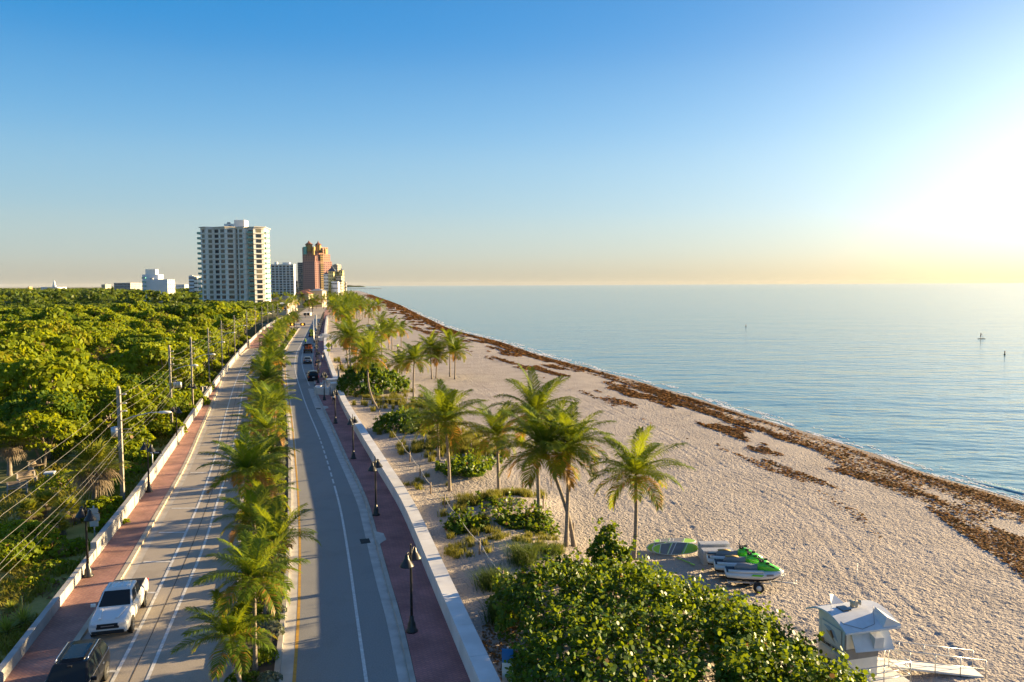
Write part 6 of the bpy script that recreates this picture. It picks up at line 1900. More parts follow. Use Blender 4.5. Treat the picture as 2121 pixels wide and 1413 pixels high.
for x in (1.25,):
    k = MB(); k.add([(x, -.58, DZ + HH - 0.3), (x, -.08, DZ + HH - 0.15), (x, -.5, DZ + HH - 0.85), (x + .5, -.60, DZ + HH - 0.3), (x + .5, -.1, DZ + HH - 0.13), (x + .5, -.55, DZ + HH - 0.85)], [(0, 1, 2), (5, 4, 3), (0, 3, 4, 1), (1, 4, 5, 2), (2, 5, 3, 0)]); k.build('hood', M['tower_roof'], t)
# wedge dormers on the roof
k = MB(); k.add([(1.75, .35, arch(.35)), (1.75, -.5, arch(-.5) + .02), (2.75, -.55, arch(-.55) + .02), (1.85, .2, arch(.2) + .42), (1.95, -.5, arch(-.5) + .52), (2.75, -.5, arch(-.5) + .1)], [(0, 1, 4, 3), (1, 2, 5, 4), (0, 3, 5, 2), (3, 4, 5), (0, 2, 1)]); k.build('roof_fin', M['tower_roof'], t)
k = MB(); k.add([(.55, 1.9, arch(1.9)), (1.35, 2.55, arch(2.55)), (1.35, 1.9, arch(1.9)), (.6, 2.1, arch(1.9) + .5), (1.0, 2.3, arch(1.9) + .35)], [(0, 1, 3), (1, 4, 3), (0, 3, 4, 2), (1, 2, 4), (0, 2, 1)]); k.build('roof_fin', M['tower_roof'], t)
k = MB(); k.box(.35, .85, .7, 1.25, arch(1.05) + .0, arch(1.05) + .05); k.build('roof_hatch', M['win'], t)
k = MB(); k.lathe([(.10, 0), (.10, .22), (.16, .34), (.13, .36)], 10, (1.15, 1.05, arch(1.05))); k.lathe([(.06, 0), (.06, .2)], 8, (1.4, 1.0, arch(1.05))); sir = k.build('siren', M['b_cream'], t)
k = MB(); k.lathe([(.04, -.12), (.18, .12), (.16, .13), (.0, .02)], 12, (1.15, .9, arch(1.05) + .28), ax=(.4, -1, 0)); k.lathe([(.04, -.12), (.17, .12), (.15, .13), (.0, .02)], 12, (1.45, 1.0, arch(1.05) + .26), ax=(1, -.4, 0)); k.build('horn', M['b_cream'], sir)
k = MB(); k.tube([(1.35, 1.15, arch(1.05)), (1.55, 1.2, arch(1.05) + 2.2)], .012, 5); k.build('aerial', M['galv'], t); k = MB(); k.tube([(-.2, .9, arch(.9)), (-.2, .9, arch(.9) + .5)], .01, 5); k.build('aerial', M['galv'], t)
k = MB(); k.tube([(-.35, .9, arch(.9) + .02), (-.2, -.1, arch(-.1) + .02), (.6, -.45, arch(-.45) + .02), (1.4, -.3, arch(-.3) + .02), (1.8, .3, arch(.3) + .4)], .014, 5); k.build('roof_cable', M['board_grey'], t)
# the painted side with its panel, lettering and plain emblem
k = MB(); k.obox((-.035, HD_ / 2, DZ + HH - .63), (.012, 0, 0), (0, .78, 0), (0, 0, .50)); k.build('sign_frame', M['sign_grey'], t)
k = MB(); k.obox((-.045, HD_ / 2, DZ + HH - .63), (.012, 0, 0), (0, .755, 0), (0, 0, .475)); sg = k.build('sign_panel', M['tower_white'], t)
M['emb_blue'] = mat('emblem_blue', (.35, .47, .58), rough=.6); M['emb_tan'] = mat('emblem_tan', (.52, .40, .24), rough=.6); M['emb_brown'] = mat('emblem_brown', (.22, .10, .05), rough=.6)
xe = -.060
for m_, pts in (('emb_blue', [(.45, 1.72), (.95, 1.52), (1.65, 1.20), (1.3, 1.68), (.9, 1.78)]), ('emb_tan', [(.65, 1.50), (1.45, 1.05), (1.2, 1.32), (1.1, 1.55)]), ('emb_brown', [(.95, 1.58), (1.2, 1.25), (1.3, 1.36), (1.1, 1.64)])):
    k = MB(); k.add([(xe, HD_ - y, DZ + HH - 2.05 + z) for y, z in pts] + [(xe + .012, HD_ - y, DZ + HH - 2.05 + z) for y, z in pts], [tuple(range(len(pts))), tuple(range(2 * len(pts) - 1, len(pts) - 1, -1))]); k.build('emblem', M[m_], sg); xe -= .006
def text(body, parent, loc, rot, size, m, name='lettering'):
    c = bpy.data.curves.new(name, 'FONT'); c.body = body; c.size = size; c.extrude = .006; c.align_x = 'CENTER'; c.offset = .006
    o = bpy.data.objects.new('tmp', c); COL.objects.link(o)
    me = bpy.data.meshes.new_from_object(o.evaluated_get(bpy.context.evaluated_depsgraph_get())); bpy.data.objects.remove(o)
    me.materials.clear(); me.materials.append(m); return link(name, me, parent, loc, rot)
text('LIFEGUARD ON DUTY', t, (-.045, HD_ / 2, DZ + HH - 1.33), (R(90), 0, R(-90)), .185, M['sign_black'])
k = MB(); k.obox((-.03, HD_ / 2, DZ + HH - 1.62), (.012, 0, 0), (0, .78, 0), (0, 0, .16)); k.build('notice_strip', M['tower_white'], t)
k = MB(); k.obox((-.04, .42, DZ + HH - 1.8), (.014, 0, 0), (0, .2, 0), (0, 0, .22)); k.build('poster', M['emb_blue'], t)
k = MB(); k.box(-.03, .03, -.03, .03, DZ, DZ + HH); k.box(.03, HW_, -.025, -.005, DZ + 1.02, DZ + HH - 1.0); k.build('corner_trim', M['board_grey'], t)
# railings and ramp
def rail(pts, hs, posts, nm='railing'):
    k = MB()
    for h in hs: k.tube([Vector(p) + Vector((0, 0, h)) for p in pts], .026, 6)
    for p in posts: k.tube([Vector(p), Vector(p) + Vector((0, 0, max(hs)))], .026, 6)
    return k.build(nm, M['steel_rail'], t)
d = DZ - .01
rail([(-.2, -.1, d), (-.2, -.95, d), (1.5, -.95, d), (3.05, -.95, d)], (.35, .68, 1.02), [(-.2, -.15, d), (-.2, -.95, d), (.65, -.95, d), (1.5, -.95, d), (3.05, -.95, d)])
rail([(3.05, -.95, d), (3.05, .55, d)], (.35, .68, 1.02), [(3.05, .55, d)])
rail([(3.05, HD_ + .25, d), (0, HD_ + .25, d)], (.5, 1.02), [(3.05, HD_ + .25, d), (1.5, HD_ + .25, d)])
R0, R1 = Vector((3.1, 1.3, DZ - .08)), Vector((8.3, .1, -.05)); tv = (R1 - R0); sv = Vector((-tv.y, tv.x, 0)).normalized()
k = MB(); k.obox((R0 + R1) / 2, tv / 2, sv * .45, (0, 0, .05)); k.build('ramp', M['tower_white'], t)
for s in (-.55, .55):
    q = [R0 + sv * s + tv * f_ for f_ in (0, 1)]
    rail([tuple(p) for p in q], (.5, .98), [tuple(R0 + sv * s + tv * f_) for f_ in (0, .25, .5, .75, 1)])
k = MB(); k.obox((3.0, 1.9, DZ + .45), (.03, 0, 0), (0, .25, 0), (0, 0, .42)); k.build('notice_board', M['b_cream'], t)

# ------------------------------------------------------------------ notice board by the bush, white post
p = G(1052, 1440, .2); t = thing('beach_notice', 'blue and white beach notice board at the bottom edge by the huge bush', 'sign', p, R(-6))
k = MB(); k.box(-.04, .04, -.03, .03, -.2, 2.1); k.build('post', M['galv'], t)
k = MB(); k.box(-.24, .24, -.06, -.03, 1.45, 2.05); k.build('blue_panel', M['sign_blue'], t)
k = MB(); k.box(-.24, .24, -.06, -.03, .35, 1.44); k.build('white_panel', M['b_white'], t)
p = G(1347, 1450, 1.2); t = thing('marker_post', 'slim white post rising from the huge bush at the bottom edge', 'post', (p.x, p.y, 0))
k = MB(); k.lathe([(.055, 0), (.055, 2.55)], 10); k.build('post', M['b_white'], t); k = MB(); k.lathe([(.06, 2.55), (.0, 2.62)], 10); k.build('cap', M['b_white'], t)
# ------------------------------------------------------------------ small far beach things
p = G(739, 651, .2); t = thing('beach_hut', 'small white far lifeguard hut on the sand beyond the palms', 'hut', p, R(20))
k = MB(); k.box(-2, 2, -2, 2, 1, 3.6); k.build('cabin', M['b_white'], t); k = MB(); k.box(-2.6, 2.6, -2.6, 2.6, 3.6, 3.9); k.build('roof', M['b_white'], t)
for x in (-1.8, 1.8):
    k = MB(); k.box(x - .15, x + .15, -1.8, 1.8, -.3, 1); k.build('leg', M['b_white'], t)
p = G(772, 678, .1); t = thing('beached_boat', 'white boat drawn up on the sand by the far palms', 'boat', (p.x, p.y, SZ(p.x, p.y) + .2), R(10))
k = MB(); k.loft([ell(0, x, w, a, b, 10, .8) for x, w, a, b in ((-2.6, .8, .1, .9), (0, 1.0, 0, .95), (2, .7, .1, 1.1), (3.2, .08, .7, 1.2))]); k.build('hull', M['board_white'], t)
k = MB(); k.box(-2.2, 1.4, -.6, .6, .93, .99); k.build('deck', M['ski_blue'], t)
p = G(798, 752, .2); t = thing('beach_chair', 'small pink beach chair alone on the sand', 'chair', (p.x, p.y, SZ(p.x, p.y)), R(200))
M['pink'] = mat('pink_cloth', (.75, .06, .16), rough=.7)
k = MB(); k.box(-.3, .3, -.25, .3, .28, .33); k.build('seat', M['pink'], t); k = MB(); k.obox((0, .42, .65), (.3, 0, 0), (0, .03, 0), (0, .2, .38)); k.build('backrest', M['pink'], t)
for x in (-.28, .28):
    k = MB(); k.box(x - .02, x + .02, -.2, .25, 0, .28); k.build('leg', M['galv'], t)
for u, v, lab in ((2081, 735, 'reddish brown marker buoy on the water, right of the paddleboarder'), (1545, 677, 'small dark marker buoy far out on the water')):
    p = G(u, v, SHORE_Z); t = thing('buoy', lab, 'buoy', p)
    t.scale = (.7,) * 3
    k = MB(); k.lathe([(.28, -.2), (.34, .1), (.28, .3), (.16, .34)], 10); k.build('float', M['black'], t)
    k = MB(); k.lathe([(.15, .34), (.17, 1.3), (.10, 1.42), (.0, 1.45)], 10); k.build('marker', M['b_tile'], t)
# far pier
D = 3800.; x0, x1 = XU(720, D), XU(792, D)
t = thing('pier', 'thin dark fishing pier on the water below the horizon', 'pier', (x0, D, SHORE_Z))
k = MB(); k.box(0, x1 - x0, -2, 2, 3.2, 4.4); k.build('deck', M['b_grey'], t)
k = MB()
for i in range(24): x = (i + .5) * (x1 - x0) / 24; k.box(x - .5, x + .5, -1.5, 1.5, -1, 3.2)
tag(k.build('piles', M['b_grey'], t), kind='stuff')
k = MB(); D2 = 9000.; k.loft([[Vector((XU(u, D2), D2 + e, z)) for e, z in ((0, -1), (0, h), (60, h * .8), (60, -1))] for u, h in ((715, 16), (724, 22), (735, 14), (745, 16), (757, 4))], smooth=False)
tag(k.build('headland', M['leaf_far']), 'thin far headland at the end of the coast', 'headland', kind='structure')
# ------------------------------------------------------------------ people: one continuous body each, grown over a skeleton
M['skin'] = mat('skin', (.42, .24, .16), rough=.6); M['hair'] = mat('hair', (.04, .025, .015), rough=.8)
CL = {}
def cloth(n, c):
    if n not in CL: CL[n] = mat('cloth_' + n, c, rough=.85)
    return CL[n]
WHT, DRK, YEL, LIM, RED, BLU, PNK, TAN = cloth('white', (.68, .68, .70)), cloth('dark', (.02, .022, .03)), cloth('yellow', (.75, .48, .04)), cloth('lime', (.45, .72, .03)), cloth('red', (.55, .06, .04)), cloth('blue', (.05, .10, .25)), cloth('pink', (.65, .35, .32)), cloth('tan', (.35, .22, .12))


def person(label, loc, rz, top, legs, stride=.0, arms='down', hair=M['hair'], bare_legs=True, bare_top=False, h=1.72):
    s_ = stride
    J = {'pelvis': (0, 0, .93), 'waist': (0, 0, 1.08), 'chest': (0, .01, 1.30), 'neck': (0, 0, 1.46), 'head': (0, .02, 1.58), 'crown': (0, .01, 1.70)}
    E = [('pelvis', 'waist'), ('waist', 'chest'), ('chest', 'neck'), ('neck', 'head'), ('head', 'crown')]
    Rd = {'pelvis': .145, 'waist': .125, 'chest': .155, 'neck': .058, 'head': .088, 'crown': .062}
    for sd_, sg in (('l', -1), ('r', 1)):
        q = s_ * sg
        J.update({'hip' + sd_: (sg * .10, 0, .86), 'knee' + sd_: (sg * .11, q * .18 + .02, .48), 'ankle' + sd_: (sg * .11, q * .34 - .02, .09), 'toe' + sd_: (sg * .12, q * .34 + .16, .04), 'sho' + sd_: (sg * .19, 0, 1.40)})
        Rd.update({'hip' + sd_: .10, 'knee' + sd_: .062, 'ankle' + sd_: .042, 'toe' + sd_: .04, 'sho' + sd_: .062})
        if arms == 'down': el, ha = (sg * .25, -q * .12, 1.12), (sg * .26, -q * .22 + .06, .86)
        elif arms == 'bars': el, ha = (sg * .27, .2, 1.18), (sg * .24, .45, 1.08)
        elif arms == 'up': el, ha = (sg * .36, .05, 1.52), (sg * .34, .05, 1.80)
        else: el, ha = (sg * .24, .22, 1.18), (.12 + sg * .06, .42, 1.10 - sg * .18)
        J.update({'elb' + sd_: el, 'hand' + sd_: ha}); Rd.update({'elb' + sd_: .042, 'hand' + sd_: .036})
        E += [('pelvis', 'hip' + sd_), ('hip' + sd_, 'knee' + sd_), ('knee' + sd_, 'ankle' + sd_), ('ankle' + sd_, 'toe' + sd_), ('chest', 'sho' + sd_), ('sho' + sd_, 'elb' + sd_), ('elb' + sd_, 'hand' + sd_)]
    names = list(J); ix = {n: i for i, n in enumerate(names)}
    me = bpy.data.meshes.new('skeleton'); me.from_pydata([J[n] for n in names], [(ix[a], ix[b]) for a, b in E], [])
    o = bpy.data.objects.new('tmp', me); COL.objects.link(o)
    o.modifiers.new('skin', 'SKIN'); o.modifiers.new('sub', 'SUBSURF').levels = 1
    for i, n in enumerate(names):
        sv = me.skin_vertices[0].data[i]; w = Rd[n]
        sv.radius = (w, w * .75 if n in ('pelvis', 'waist', 'chest') else w); sv.use_root = n == 'pelvis'
    dg = bpy.context.evaluated_depsgraph_get(); bm_ = bpy.data.meshes.new_from_object(o.evaluated_get(dg))
    bpy.data.objects.remove(o)
    bm_.name = 'body'; bm_.materials.clear()
    for m_ in (M['skin'], top, legs, hair, M['black']): bm_.materials.append(m_)
    for pl in bm_.polygons:
        x, y, z = pl.center; pl.use_smooth = True
        if z > 1.62 or (z > 1.52 and y < -.02): i = 3
        elif z > 1.45: i = 0
        elif z > .98 and (abs(x) < .22 or z > 1.22): i = 0 if bare_top else 1
        elif z > (.55 if bare_legs else .12) and abs(x) < .215 and z < 1.0: i = 2
        elif z < .085: i = 4
        else: i = 0
        pl.material_index = i
    t = thing('person', label, 'person', loc, rz); t.scale = (h / 1.72,) * 3
    link('body', bm_, t); return t


def gp(u, v, z=SW): return G(u, v, z)
def sp2(u, v): p = G(u, v, .25); p.z = SZ(p.x, p.y) + .03; return p
away = R(14)
person('man in white shirt and dark shorts walking away along the promenade', gp(691, 838), away, WHT, DRK, .5, h=1.82)
t = person('person in bright yellow running gear with a red cap on the promenade', gp(676, 797), away, YEL, YEL, .6, 'up', bare_legs=True, h=1.8)
k = MB(); k.lathe([(.10, 1.66), (.11, 1.70), (.02, 1.80)], 10); k.build('cap', RED, t)
person('left walker of a pair, in a pinkish top and dark shorts, by the lamp', gp(654, 765), away, PNK, DRK, .4, h=1.75)
person('right walker of a pair, in pale clothes, partly behind the lamp post', gp(662, 763), away, WHT, WHT, .4, bare_legs=False, h=1.75)
t = person('cyclist in white shirt riding along the promenade', G(667.5, 750, SW) + Vector((0, 0, .12)), away, WHT, BLU, .5, 'bars', h=1.75)
bk = thing('bicycle', 'bicycle ridden by the cyclist in white', 'bicycle', gp(667.5, 750), away)
for y in (-.5, .55):
    k = MB(); k.lathe([(.30, -.015), (.34, -.02), (.34, .02), (.30, .015)], 18, (0, y, .34), ax=(1, 0, 0)); k.build('wheel', M['black'], bk)
k = MB(); k.tube([(0, -.5, .34), (0, -.1, .34), (0, .42, .85), (0, -.2, .85), (0, -.1, .34)], .03, 5); k.tube([(0, .55, .34), (0, .42, 1.0)], .025, 5); k.build('frame', M['car_blue'], bk)
k = MB(); k.tube([(-.28, .45, 1.05), (0, .42, 1.0), (.28, .45, 1.05)], .02, 5); k.build('handlebar', M['black'], bk)
k = MB(); k.obox((0, -.22, .92), (.08, 0, 0), (0, .13, 0), (0, 0, .035)); k.build('saddle', M['black'], bk)
person('walker in white just beyond the cyclist on the promenade', gp(670.5, 739), away, WHT, TAN, .3, h=1.75)
t = person('road worker in lime vest and helmet standing in the road by the flatbed truck', G(633, 715, 0), away, LIM, DRK, .1, bare_legs=False, h=1.85)
k = MB(); k.lathe([(.13, 1.62), (.12, 1.70), (.03, 1.78)], 10); k.build('helmet', LIM, t)
person('dark clothed figure by the parked motorcycle', G(656.5, 694, SW), 0, DRK, DRK, .1, bare_legs=False)
person('figure in dark and tan clothes on the sand left of the big bush', sp2(705.5, 765), R(30), TAN, DRK, .4, bare_legs=False, h=1.8)
person('dark figure with backpack on the sand near the lime sign', sp2(687, 724), R(30), DRK, DRK, .4, bare_legs=False, h=1.8)
person('beach walker in a lime top on open sand among the far palms', sp2(824, 725), R(60), LIM, DRK, .3, bare_legs=False, h=1.9)
person('tiny walker in dark blue at the water edge', sp2(907, 668), R(60), BLU, BLU, .3, bare_legs=False, h=1.9)
person('tiny pale walker on the seaweed band far down the beach', sp2(819, 640), R(60), PNK, WHT, .3, h=1.9)
person('person in dark clothes crossing the far sidewalk', G(633, 659, SW), R(80), DRK, DRK, .3, bare_legs=False, h=1.9)
p = G(2033, 702, SHORE_Z)
b_ = thing('paddle_board', 'dark paddle board afloat under the standing paddler', 'paddle board', (p.x, p.y, SHORE_Z + .12), R(-6))
O = outline(2.4, .7); k = MB(); k.prism(O, -.08, .04); k.build('body', M['ski_blue'], b_)
t = person('paddler in dark shorts standing on a board far out on the sea', (p.x - .3, p.y, SHORE_Z + .22), R(-96), M['skin'], DRK, .15, 'paddle', h=1.8)
pd = thing('paddle', 'paddle held by the standing paddler', 'paddle', (p.x - .3, p.y, SHORE_Z + .2), R(-96))
k = MB(); k.tube([(.0, .36, 1.5), (.32, .55, .15)], .025, 5); k.build('shaft', M['black'], pd); k = MB(); k.obox((.34, .56, .05), (.09, 0, 0), (0, .02, 0), (0, 0, .18)); k.build('blade', M['black'], pd)

# ------------------------------------------------------------------ left verge plants
def fan_crown(name, seed, n, L_, m=(0, 1)):
    """fan leaves on stalks, a shaggy skirt of dead ones below"""
    rs = random.Random(seed); Vs, Fs, Ms = [], [], []; o_ = 0
    for i in range(n):
        q = i / n; e = 1.35 - 2.4 * q + rs.uniform(-.15, .15); a = i * 2.4; dead = q > .62
        l = L_ * rs.uniform(.8, 1.05) * (.8 if dead else 1)
        d = np.array([math.cos(a) * math.cos(e), math.sin(a) * math.cos(e), math.sin(e)]); s = np.array([-math.sin(a), math.cos(a), 0]); up = np.cross(d, s)
        c = d * l * .5
        nb = 16
        for j in range(nb):
            w = (j / (nb - 1) - .5) * 3.6
            bd = d * math.cos(w) + s * math.sin(w) - np.array([0, 0, .25 + (.5 if dead else .0)]) * abs(w) * .3
            bd /= np.linalg.norm(bd); bl = l * .62 * (1 - .28 * abs(w) / 1.8)
            sw = np.cross(bd, up); sw /= np.linalg.norm(sw) + 1e-9; sw *= .035
            m1 = c + bd * bl * .6; m2 = c + bd * bl + np.array([0, 0, -bl * (.2 + .25 * dead)])
            b = o_
            Vs += [c - sw * .4, c + sw * .4, m1 + sw, m1 - sw, m2 + sw * .1, m2 - sw * .1]; Fs += [(b, b + 1, b + 2, b + 3), (b + 3, b + 2, b + 4, b + 5)]; Ms += [int(dead)] * 2; o_ += 6
        sw = s * .02; b = o_; Vs += [-sw, sw, c + sw, c - sw]; Fs.append((b, b + 1, b + 2, b + 3)); Ms.append(int(dead)); o_ += 4
    return big_mesh(name, np.array(Vs), np.array(Fs), [M['fan'], M['fan_dead']], Ms)
M['fan'] = leaf_mat('fan_leaf', [(.075, .11, .012), (.14, .17, .018), (.24, .23, .03)], trans=(.6, .55, .04), tw=.35)
M['fan_dead'] = leaf_mat('dead_fan_leaf', [(.17, .13, .08), (.24, .19, .13), (.12, .09, .06)], trans=(.4, .28, .12), tw=.25)
FAN = [fan_crown('crown', 31 + i, 58, 1.75) for i in range(2)]
for u, v, h, s, lab in ((197, 1052, 3.3, 1.5, 'shaggy cabbage palm with a brown skirt of dead fans by the transformer pole'), (20, 985, 3.2, 1.25, 'dark cabbage palm at the left edge beside the lawn'), (60, 760, 8.2, 1.7, 'brown-headed cabbage palm standing in the hammock canopy'), (412, 670, 9.5, 1.9, 'dry-crowned cabbage palm rising from the canopy near the white tower')):
    p = G(u, v) if v > 900 else G(u, v + 60)
    if v < 900:
        D = p.y; p = Vector((XU(u, 150 if v > 700 else 240), 150 if v > 700 else 240, 0)); h = AT(u, v, p.y).z
    t = thing('cabbage_palm', lab, 'palm tree', p)
    link('trunk', trunk_mesh((0, 0, -.2), (.1, 0, h), (0, 0, 0), .22, .17), t); link('crown', FAN[h > 3.1], t, (.1, 0, h), (0, 0, random.uniform(0, 6)), s)
PAL = fan_crown('foliage', 41, 44, 1.15)
for i, (u, v, s, lab) in enumerate(((95, 1068, 1.15, 'fan-leaved palmetto clump left of the black lamp by the wall step'), (140, 1085, 1.2, 'grey-brown palmetto clump with drooping dead fans under the cables'), (60, 1080, 1.0, 'palmetto clump at the near corner of the dark lawn'), (118, 1110, .9, 'small palmetto clump below the other fan-leaved clumps'))):
    p = G(u, v); t = thing('palmetto', lab, 'shrub', (p.x, p.y, 0), random.uniform(0, 6))
    t.scale = (s, s, s); link('foliage', PAL, t, (0, 0, .75)); k = MB(); k.lathe([(.2, -.1), (.14, .8)], 8); k.build('stem', M['trunk'], t)
# yucca rosettes
def yucca(seed):
    rs = random.Random(seed); V, F_ = [], []
    for i in range(85):
        a = i * 2.4; e = rs.uniform(.05, 1.35); l = rs.uniform(.7, .95); d = np.array([math.cos(a) * math.cos(e), math.sin(a) * math.cos(e), math.sin(e)]); s = np.array([-math.sin(a), math.cos(a), 0]) * .035
        b = len(V); m1 = d * l * .5; m2 = d * l + np.array([0, 0, -.06]); V += [-s * .6, s * .6, m1 + s, m1 - s, m2 + s * .05, m2 - s * .05]; F_ += [(b, b + 1, b + 2, b + 3), (b + 3, b + 2, b + 4, b + 5)]
    return big_mesh('foliage', np.array(V), np.array(F_), M['yucca'])
M['yucca'] = leaf_mat('yucca_leaf', [(.18, .24, .03), (.28, .32, .04), (.38, .38, .06)], trans=(.5, .48, .05), tw=.35)
YU = yucca(5)
for u, v, s, lab in ((48, 1298, 1.15, 'spiky yellow-green yucca rosette with a short flower stalk'), (14, 1318, 1.1, 'spiky yellow-green yucca rosette at the left edge of the picture'), (22, 1268, .7, 'smaller pale yucca rosette behind the spiky pair')):
    p = G(u, v); t = thing('yucca', lab, 'plant', (p.x, p.y, .05), random.uniform(0, 6)); t.scale = (s, s, s)
    link('foliage', YU, t, (0, 0, .15)); k = MB(); k.lathe([(.1, -.1), (.07, .3)], 7); k.build('stem', M['trunk'], t)
    if 'stalk' in lab: k = MB(); k.tube([(0, 0, .3), (.03, 0, 1.35)], [.02, .035], 6); k.build('flower_stalk', M['rachis'], t)
# shrubs behind the low wall
def verge_bush(u, v, rx, ry, h, n, seed, label, size=.22, dry=.02):
    p = G(u, v); q = random.Random(seed); cs = []
    for i in range(10):
        a = i * 2.4; d = math.sqrt((i + .3) / 10); hh = h * (1 - .5 * d * d) * q.uniform(.8, 1.1); rad = q.uniform(.34, .5) * min(rx, ry); b = min(hh * .8, rad)
        cs.append((p.x + math.cos(a) * d * rx * .8, p.y + math.sin(a) * d * ry * .8, hh - b, rad, b))
    rr = np.random.default_rng(seed); t = thing('shrub', label, 'shrub', (p.x, p.y, 0))
    P, d = mounds([(x - p.x, y - p.y, z, a, b) for x, y, z, a, b in cs], n, rr, .4, -.2); ok = P[:, 2] > .02
    V, Fc = leaves(P[ok], d[ok] * .6 + np.array([.2, 0, .4]), size, rr, 6, .8); mi = (rr.random(len(Fc)) < dry).astype(int)
    link('foliage', big_mesh('foliage', V, Fc, [M['leaf'], M['leaf_dry']], mi), t)
    k = MB()
    for i in range(4): k.tube([(0, 0, -.1), ((i % 2 - .5) * rx * .5, (i // 2 - .5) * ry * .5, h * .6)], [.05, .02], 5)
    tag(k.build('branch', M['bark'], t), kind='stuff'); return t
VB = [(55, 1140, 2.2, 2.2, 1.9, 3200, 'leafy dark shrub below the cables at the left'), (15, 1175, 1.8, 2.0, 1.7, 2400, 'leafy shrub at the left edge beside the white marker post'), (215, 1065, 1.8, 2.6, 1.3, 2000, 'low shrub around the foot of the three grey sign backs'), (290, 960, 2.0, 3.2, 1.6, 2200, 'greyish shrub behind the small street name sign'), (330, 905, 2.4, 4.0, 2.6, 2600, 'dense shrub at the second concrete utility pole'), (362, 865, 2.4, 4.5, 3.0, 2600, 'tall shrub leaning over the wall at the third utility pole'), (258, 985, 1.6, 2.4, .9, 1400, 'low yellowish shrub left of the small street name sign'), (110, 1180, 1.6, 1.3, .5, 900, 'low creeping shrub on the verge by the lamp'), (150, 1140, 1.4, 1.6, .6, 900, 'thin low shrub on the golden verge grass'), (235, 1010, 1.5, 2.4, .8, 1100, 'small shrub at the foot of the transformer pole'), (60, 1215, 1.3, 1.2, .4, 600, 'flat creeper on the sandy verge with dry leaves'), (140, 1010, 2.4, 3.0, 1.6, 2600, 'leafy shrub between the transformer pole and the dark lawn'), (250, 945, 2.6, 3.6, 2.4, 2800, 'leafy shrub behind the transformer pole, under the trees'), (170, 935, 3.0, 4.0, 2.8, 3000, 'tall leafy shrub behind the shaggy cabbage palm'), (30, 1120, 2.2, 2.2, 1.6, 2600, 'rounded shrub in front of the palmetto clumps at the left'), (100, 1150, 1.8, 1.6, 1.1, 1700, 'yellowish shrub beside the drooping palmetto clump'), (225, 1090, 1.2, 1.8, .8, 900, 'small bright shrub close to the low wall by the grey sign backs')]
for i, (u, v, a, b, h, n, lab) in enumerate(VB): verge_bush(u, v, a, b, h, n, 600 + i, lab, .22 if v > 1000 else .32, .1 if 'dry' in lab or 'yellow' in lab else .02)
# understorey along the hammock's edge
UB = [(380, 842), (396, 815), (412, 790), (430, 768), (444, 750), (460, 735), (300, 900), (270, 905), (230, 900), (190, 893), (150, 897), (110, 893), (70, 900), (30, 905), (478, 720), (495, 708), (330, 870), (250, 930), (280, 880)]
for i, (u, v) in enumerate(UB):
    verge_bush(u, v, 3.2, 3.6, 2.9, 2300, 640 + i, 'leafy understorey shrub, ' + ORD[i] + ' one counted from the third utility pole' if i < 6 else 'leafy understorey shrub in the shade under the hammock trees', .42)['group'] = 'understorey shrubs of the hammock'
# grasses of the verge
rr = np.random.default_rng(99); n = 30000
Y = 27 * (150 / 27.) ** rr.random(n); X = LW(Y) - .5 - 9.5 * rr.random(n) ** 1.3 * np.clip(Y / 45, .8, 1.2)
cov = fbm(X * .35, Y * .35, 3, 4); keep = cov > np.where(Y < 55, .55, .42)
X, Y = X[keep], Y[keep]; P = np.stack([X, Y, np.full(len(X), .01)], -1)
V, Fc = blades(P, .42, .025 + .0009 * Y, rr, .9)
tag(link('verge_grass', big_mesh('verge_grass', V, Fc, M['grass_verge'])), 'yellow-green grass growing behind the low wall', 'grass', kind='stuff')
n = 3000; Y = 30 + 16 * rr.random(n); X = LW(Y) - .6 - 7 * rr.random(n); keep = fbm(X * .5, Y * .5, 3, 14) > .52; X, Y = X[keep], Y[keep]
V, Fc = leaves(np.stack([X, Y, np.full(len(X), .09)], -1), np.tile(np.array([[0, 0, 1.]]), (len(X), 1)), .16, rr, 6, .5)
tag(link('dry_leaves', big_mesh('dry_leaves', V, Fc, M['leaf_dry'])), 'dry brown leaf litter on the verge', 'leaf litter', kind='stuff')
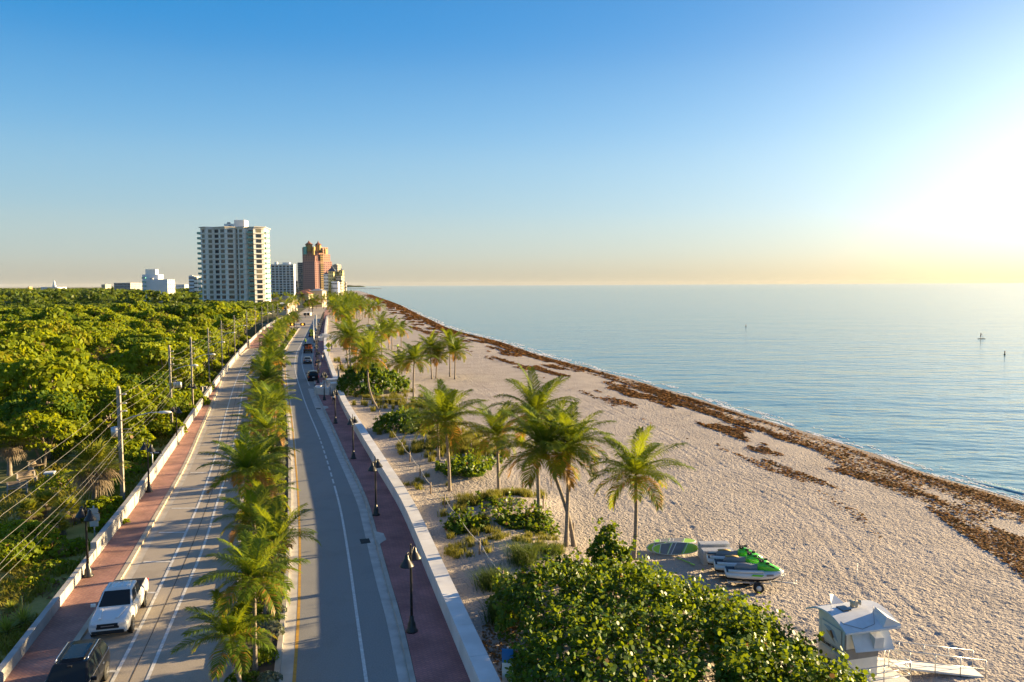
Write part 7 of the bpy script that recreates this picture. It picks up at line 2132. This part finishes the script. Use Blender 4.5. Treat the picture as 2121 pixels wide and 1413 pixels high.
# median shrubs: silver buttonwood and low green hedge plants
rs = random.Random(17); kk = 0
y = 33.0
M['silver'] = leaf_mat('silver_leaf', [(.12, .14, .10), (.18, .20, .14), (.09, .12, .06)], trans=(.3, .32, .12), tw=.25)
def shrub_mesh(seed, m, size, n=900, rx=.7, h=.8):
    rr = np.random.default_rng(seed); cs = [(0, 0, h * .3, rx * .7, h * .6)] + [(rr.uniform(-.6, .6) * rx, rr.uniform(-.6, .6) * rx, h * rr.uniform(.3, .6), rx * .42, h * .35) for _ in range(5)]
    P, d = mounds(cs, n, rr, .4, -.2); V, Fc = leaves(P, d, size, rr, 4); return big_mesh('foliage', V, Fc, m)
SH = [shrub_mesh(1, M['leaf'], .13), shrub_mesh(2, M['leaf_grape'], .14), shrub_mesh(3, M['silver'], .13)]
while y < 300:
    for s in (.22, .5, .78):
        yy = y + rs.uniform(-.4, .4); ml, mr = float(ML(yy)), float(MR(yy)); j = rs.choice((0, 0, 1, 2))
        t = thing('median_shrub', ('low green clipped shrub', 'low glossy green shrub', 'low silvery shrub')[j] + ' planted between the median palms', 'shrub', (ml + (mr - ml) * s, yy, .15), rs.uniform(0, 6), ('green shrubs of the median', 'glossy shrubs of the median', 'silvery shrubs of the median')[j])
        sc_f = rs.uniform(.75, 1.2) * (1 + .0025 * max(0, yy - 60)); t.scale = (sc_f,) * 3
        link('foliage', SH[j], t)
        kk += 1
    y += 1.9 + .011 * y
# ------------------------------------------------------------------ the damp morning air
k = MB(); k.box(-36000, 66000, -300, 25600, -6, 95)
m = bpy.data.materials.new('haze'); m.use_nodes = True; nt = m.node_tree
nt.nodes.remove(nt.nodes['Principled BSDF'])
pv = nt.nodes.new('ShaderNodeVolumePrincipled'); pv.inputs['Color'].default_value = (.92, .93, .95, 1); pv.inputs['Density'].default_value = 9e-6; pv.inputs['Anisotropy'].default_value = 0
nt.links.new(pv.outputs[0], nt.nodes['Material Output'].inputs['Volume'])
tag(k.build('haze', m), 'thin morning haze over the coast', 'haze', kind='stuff')
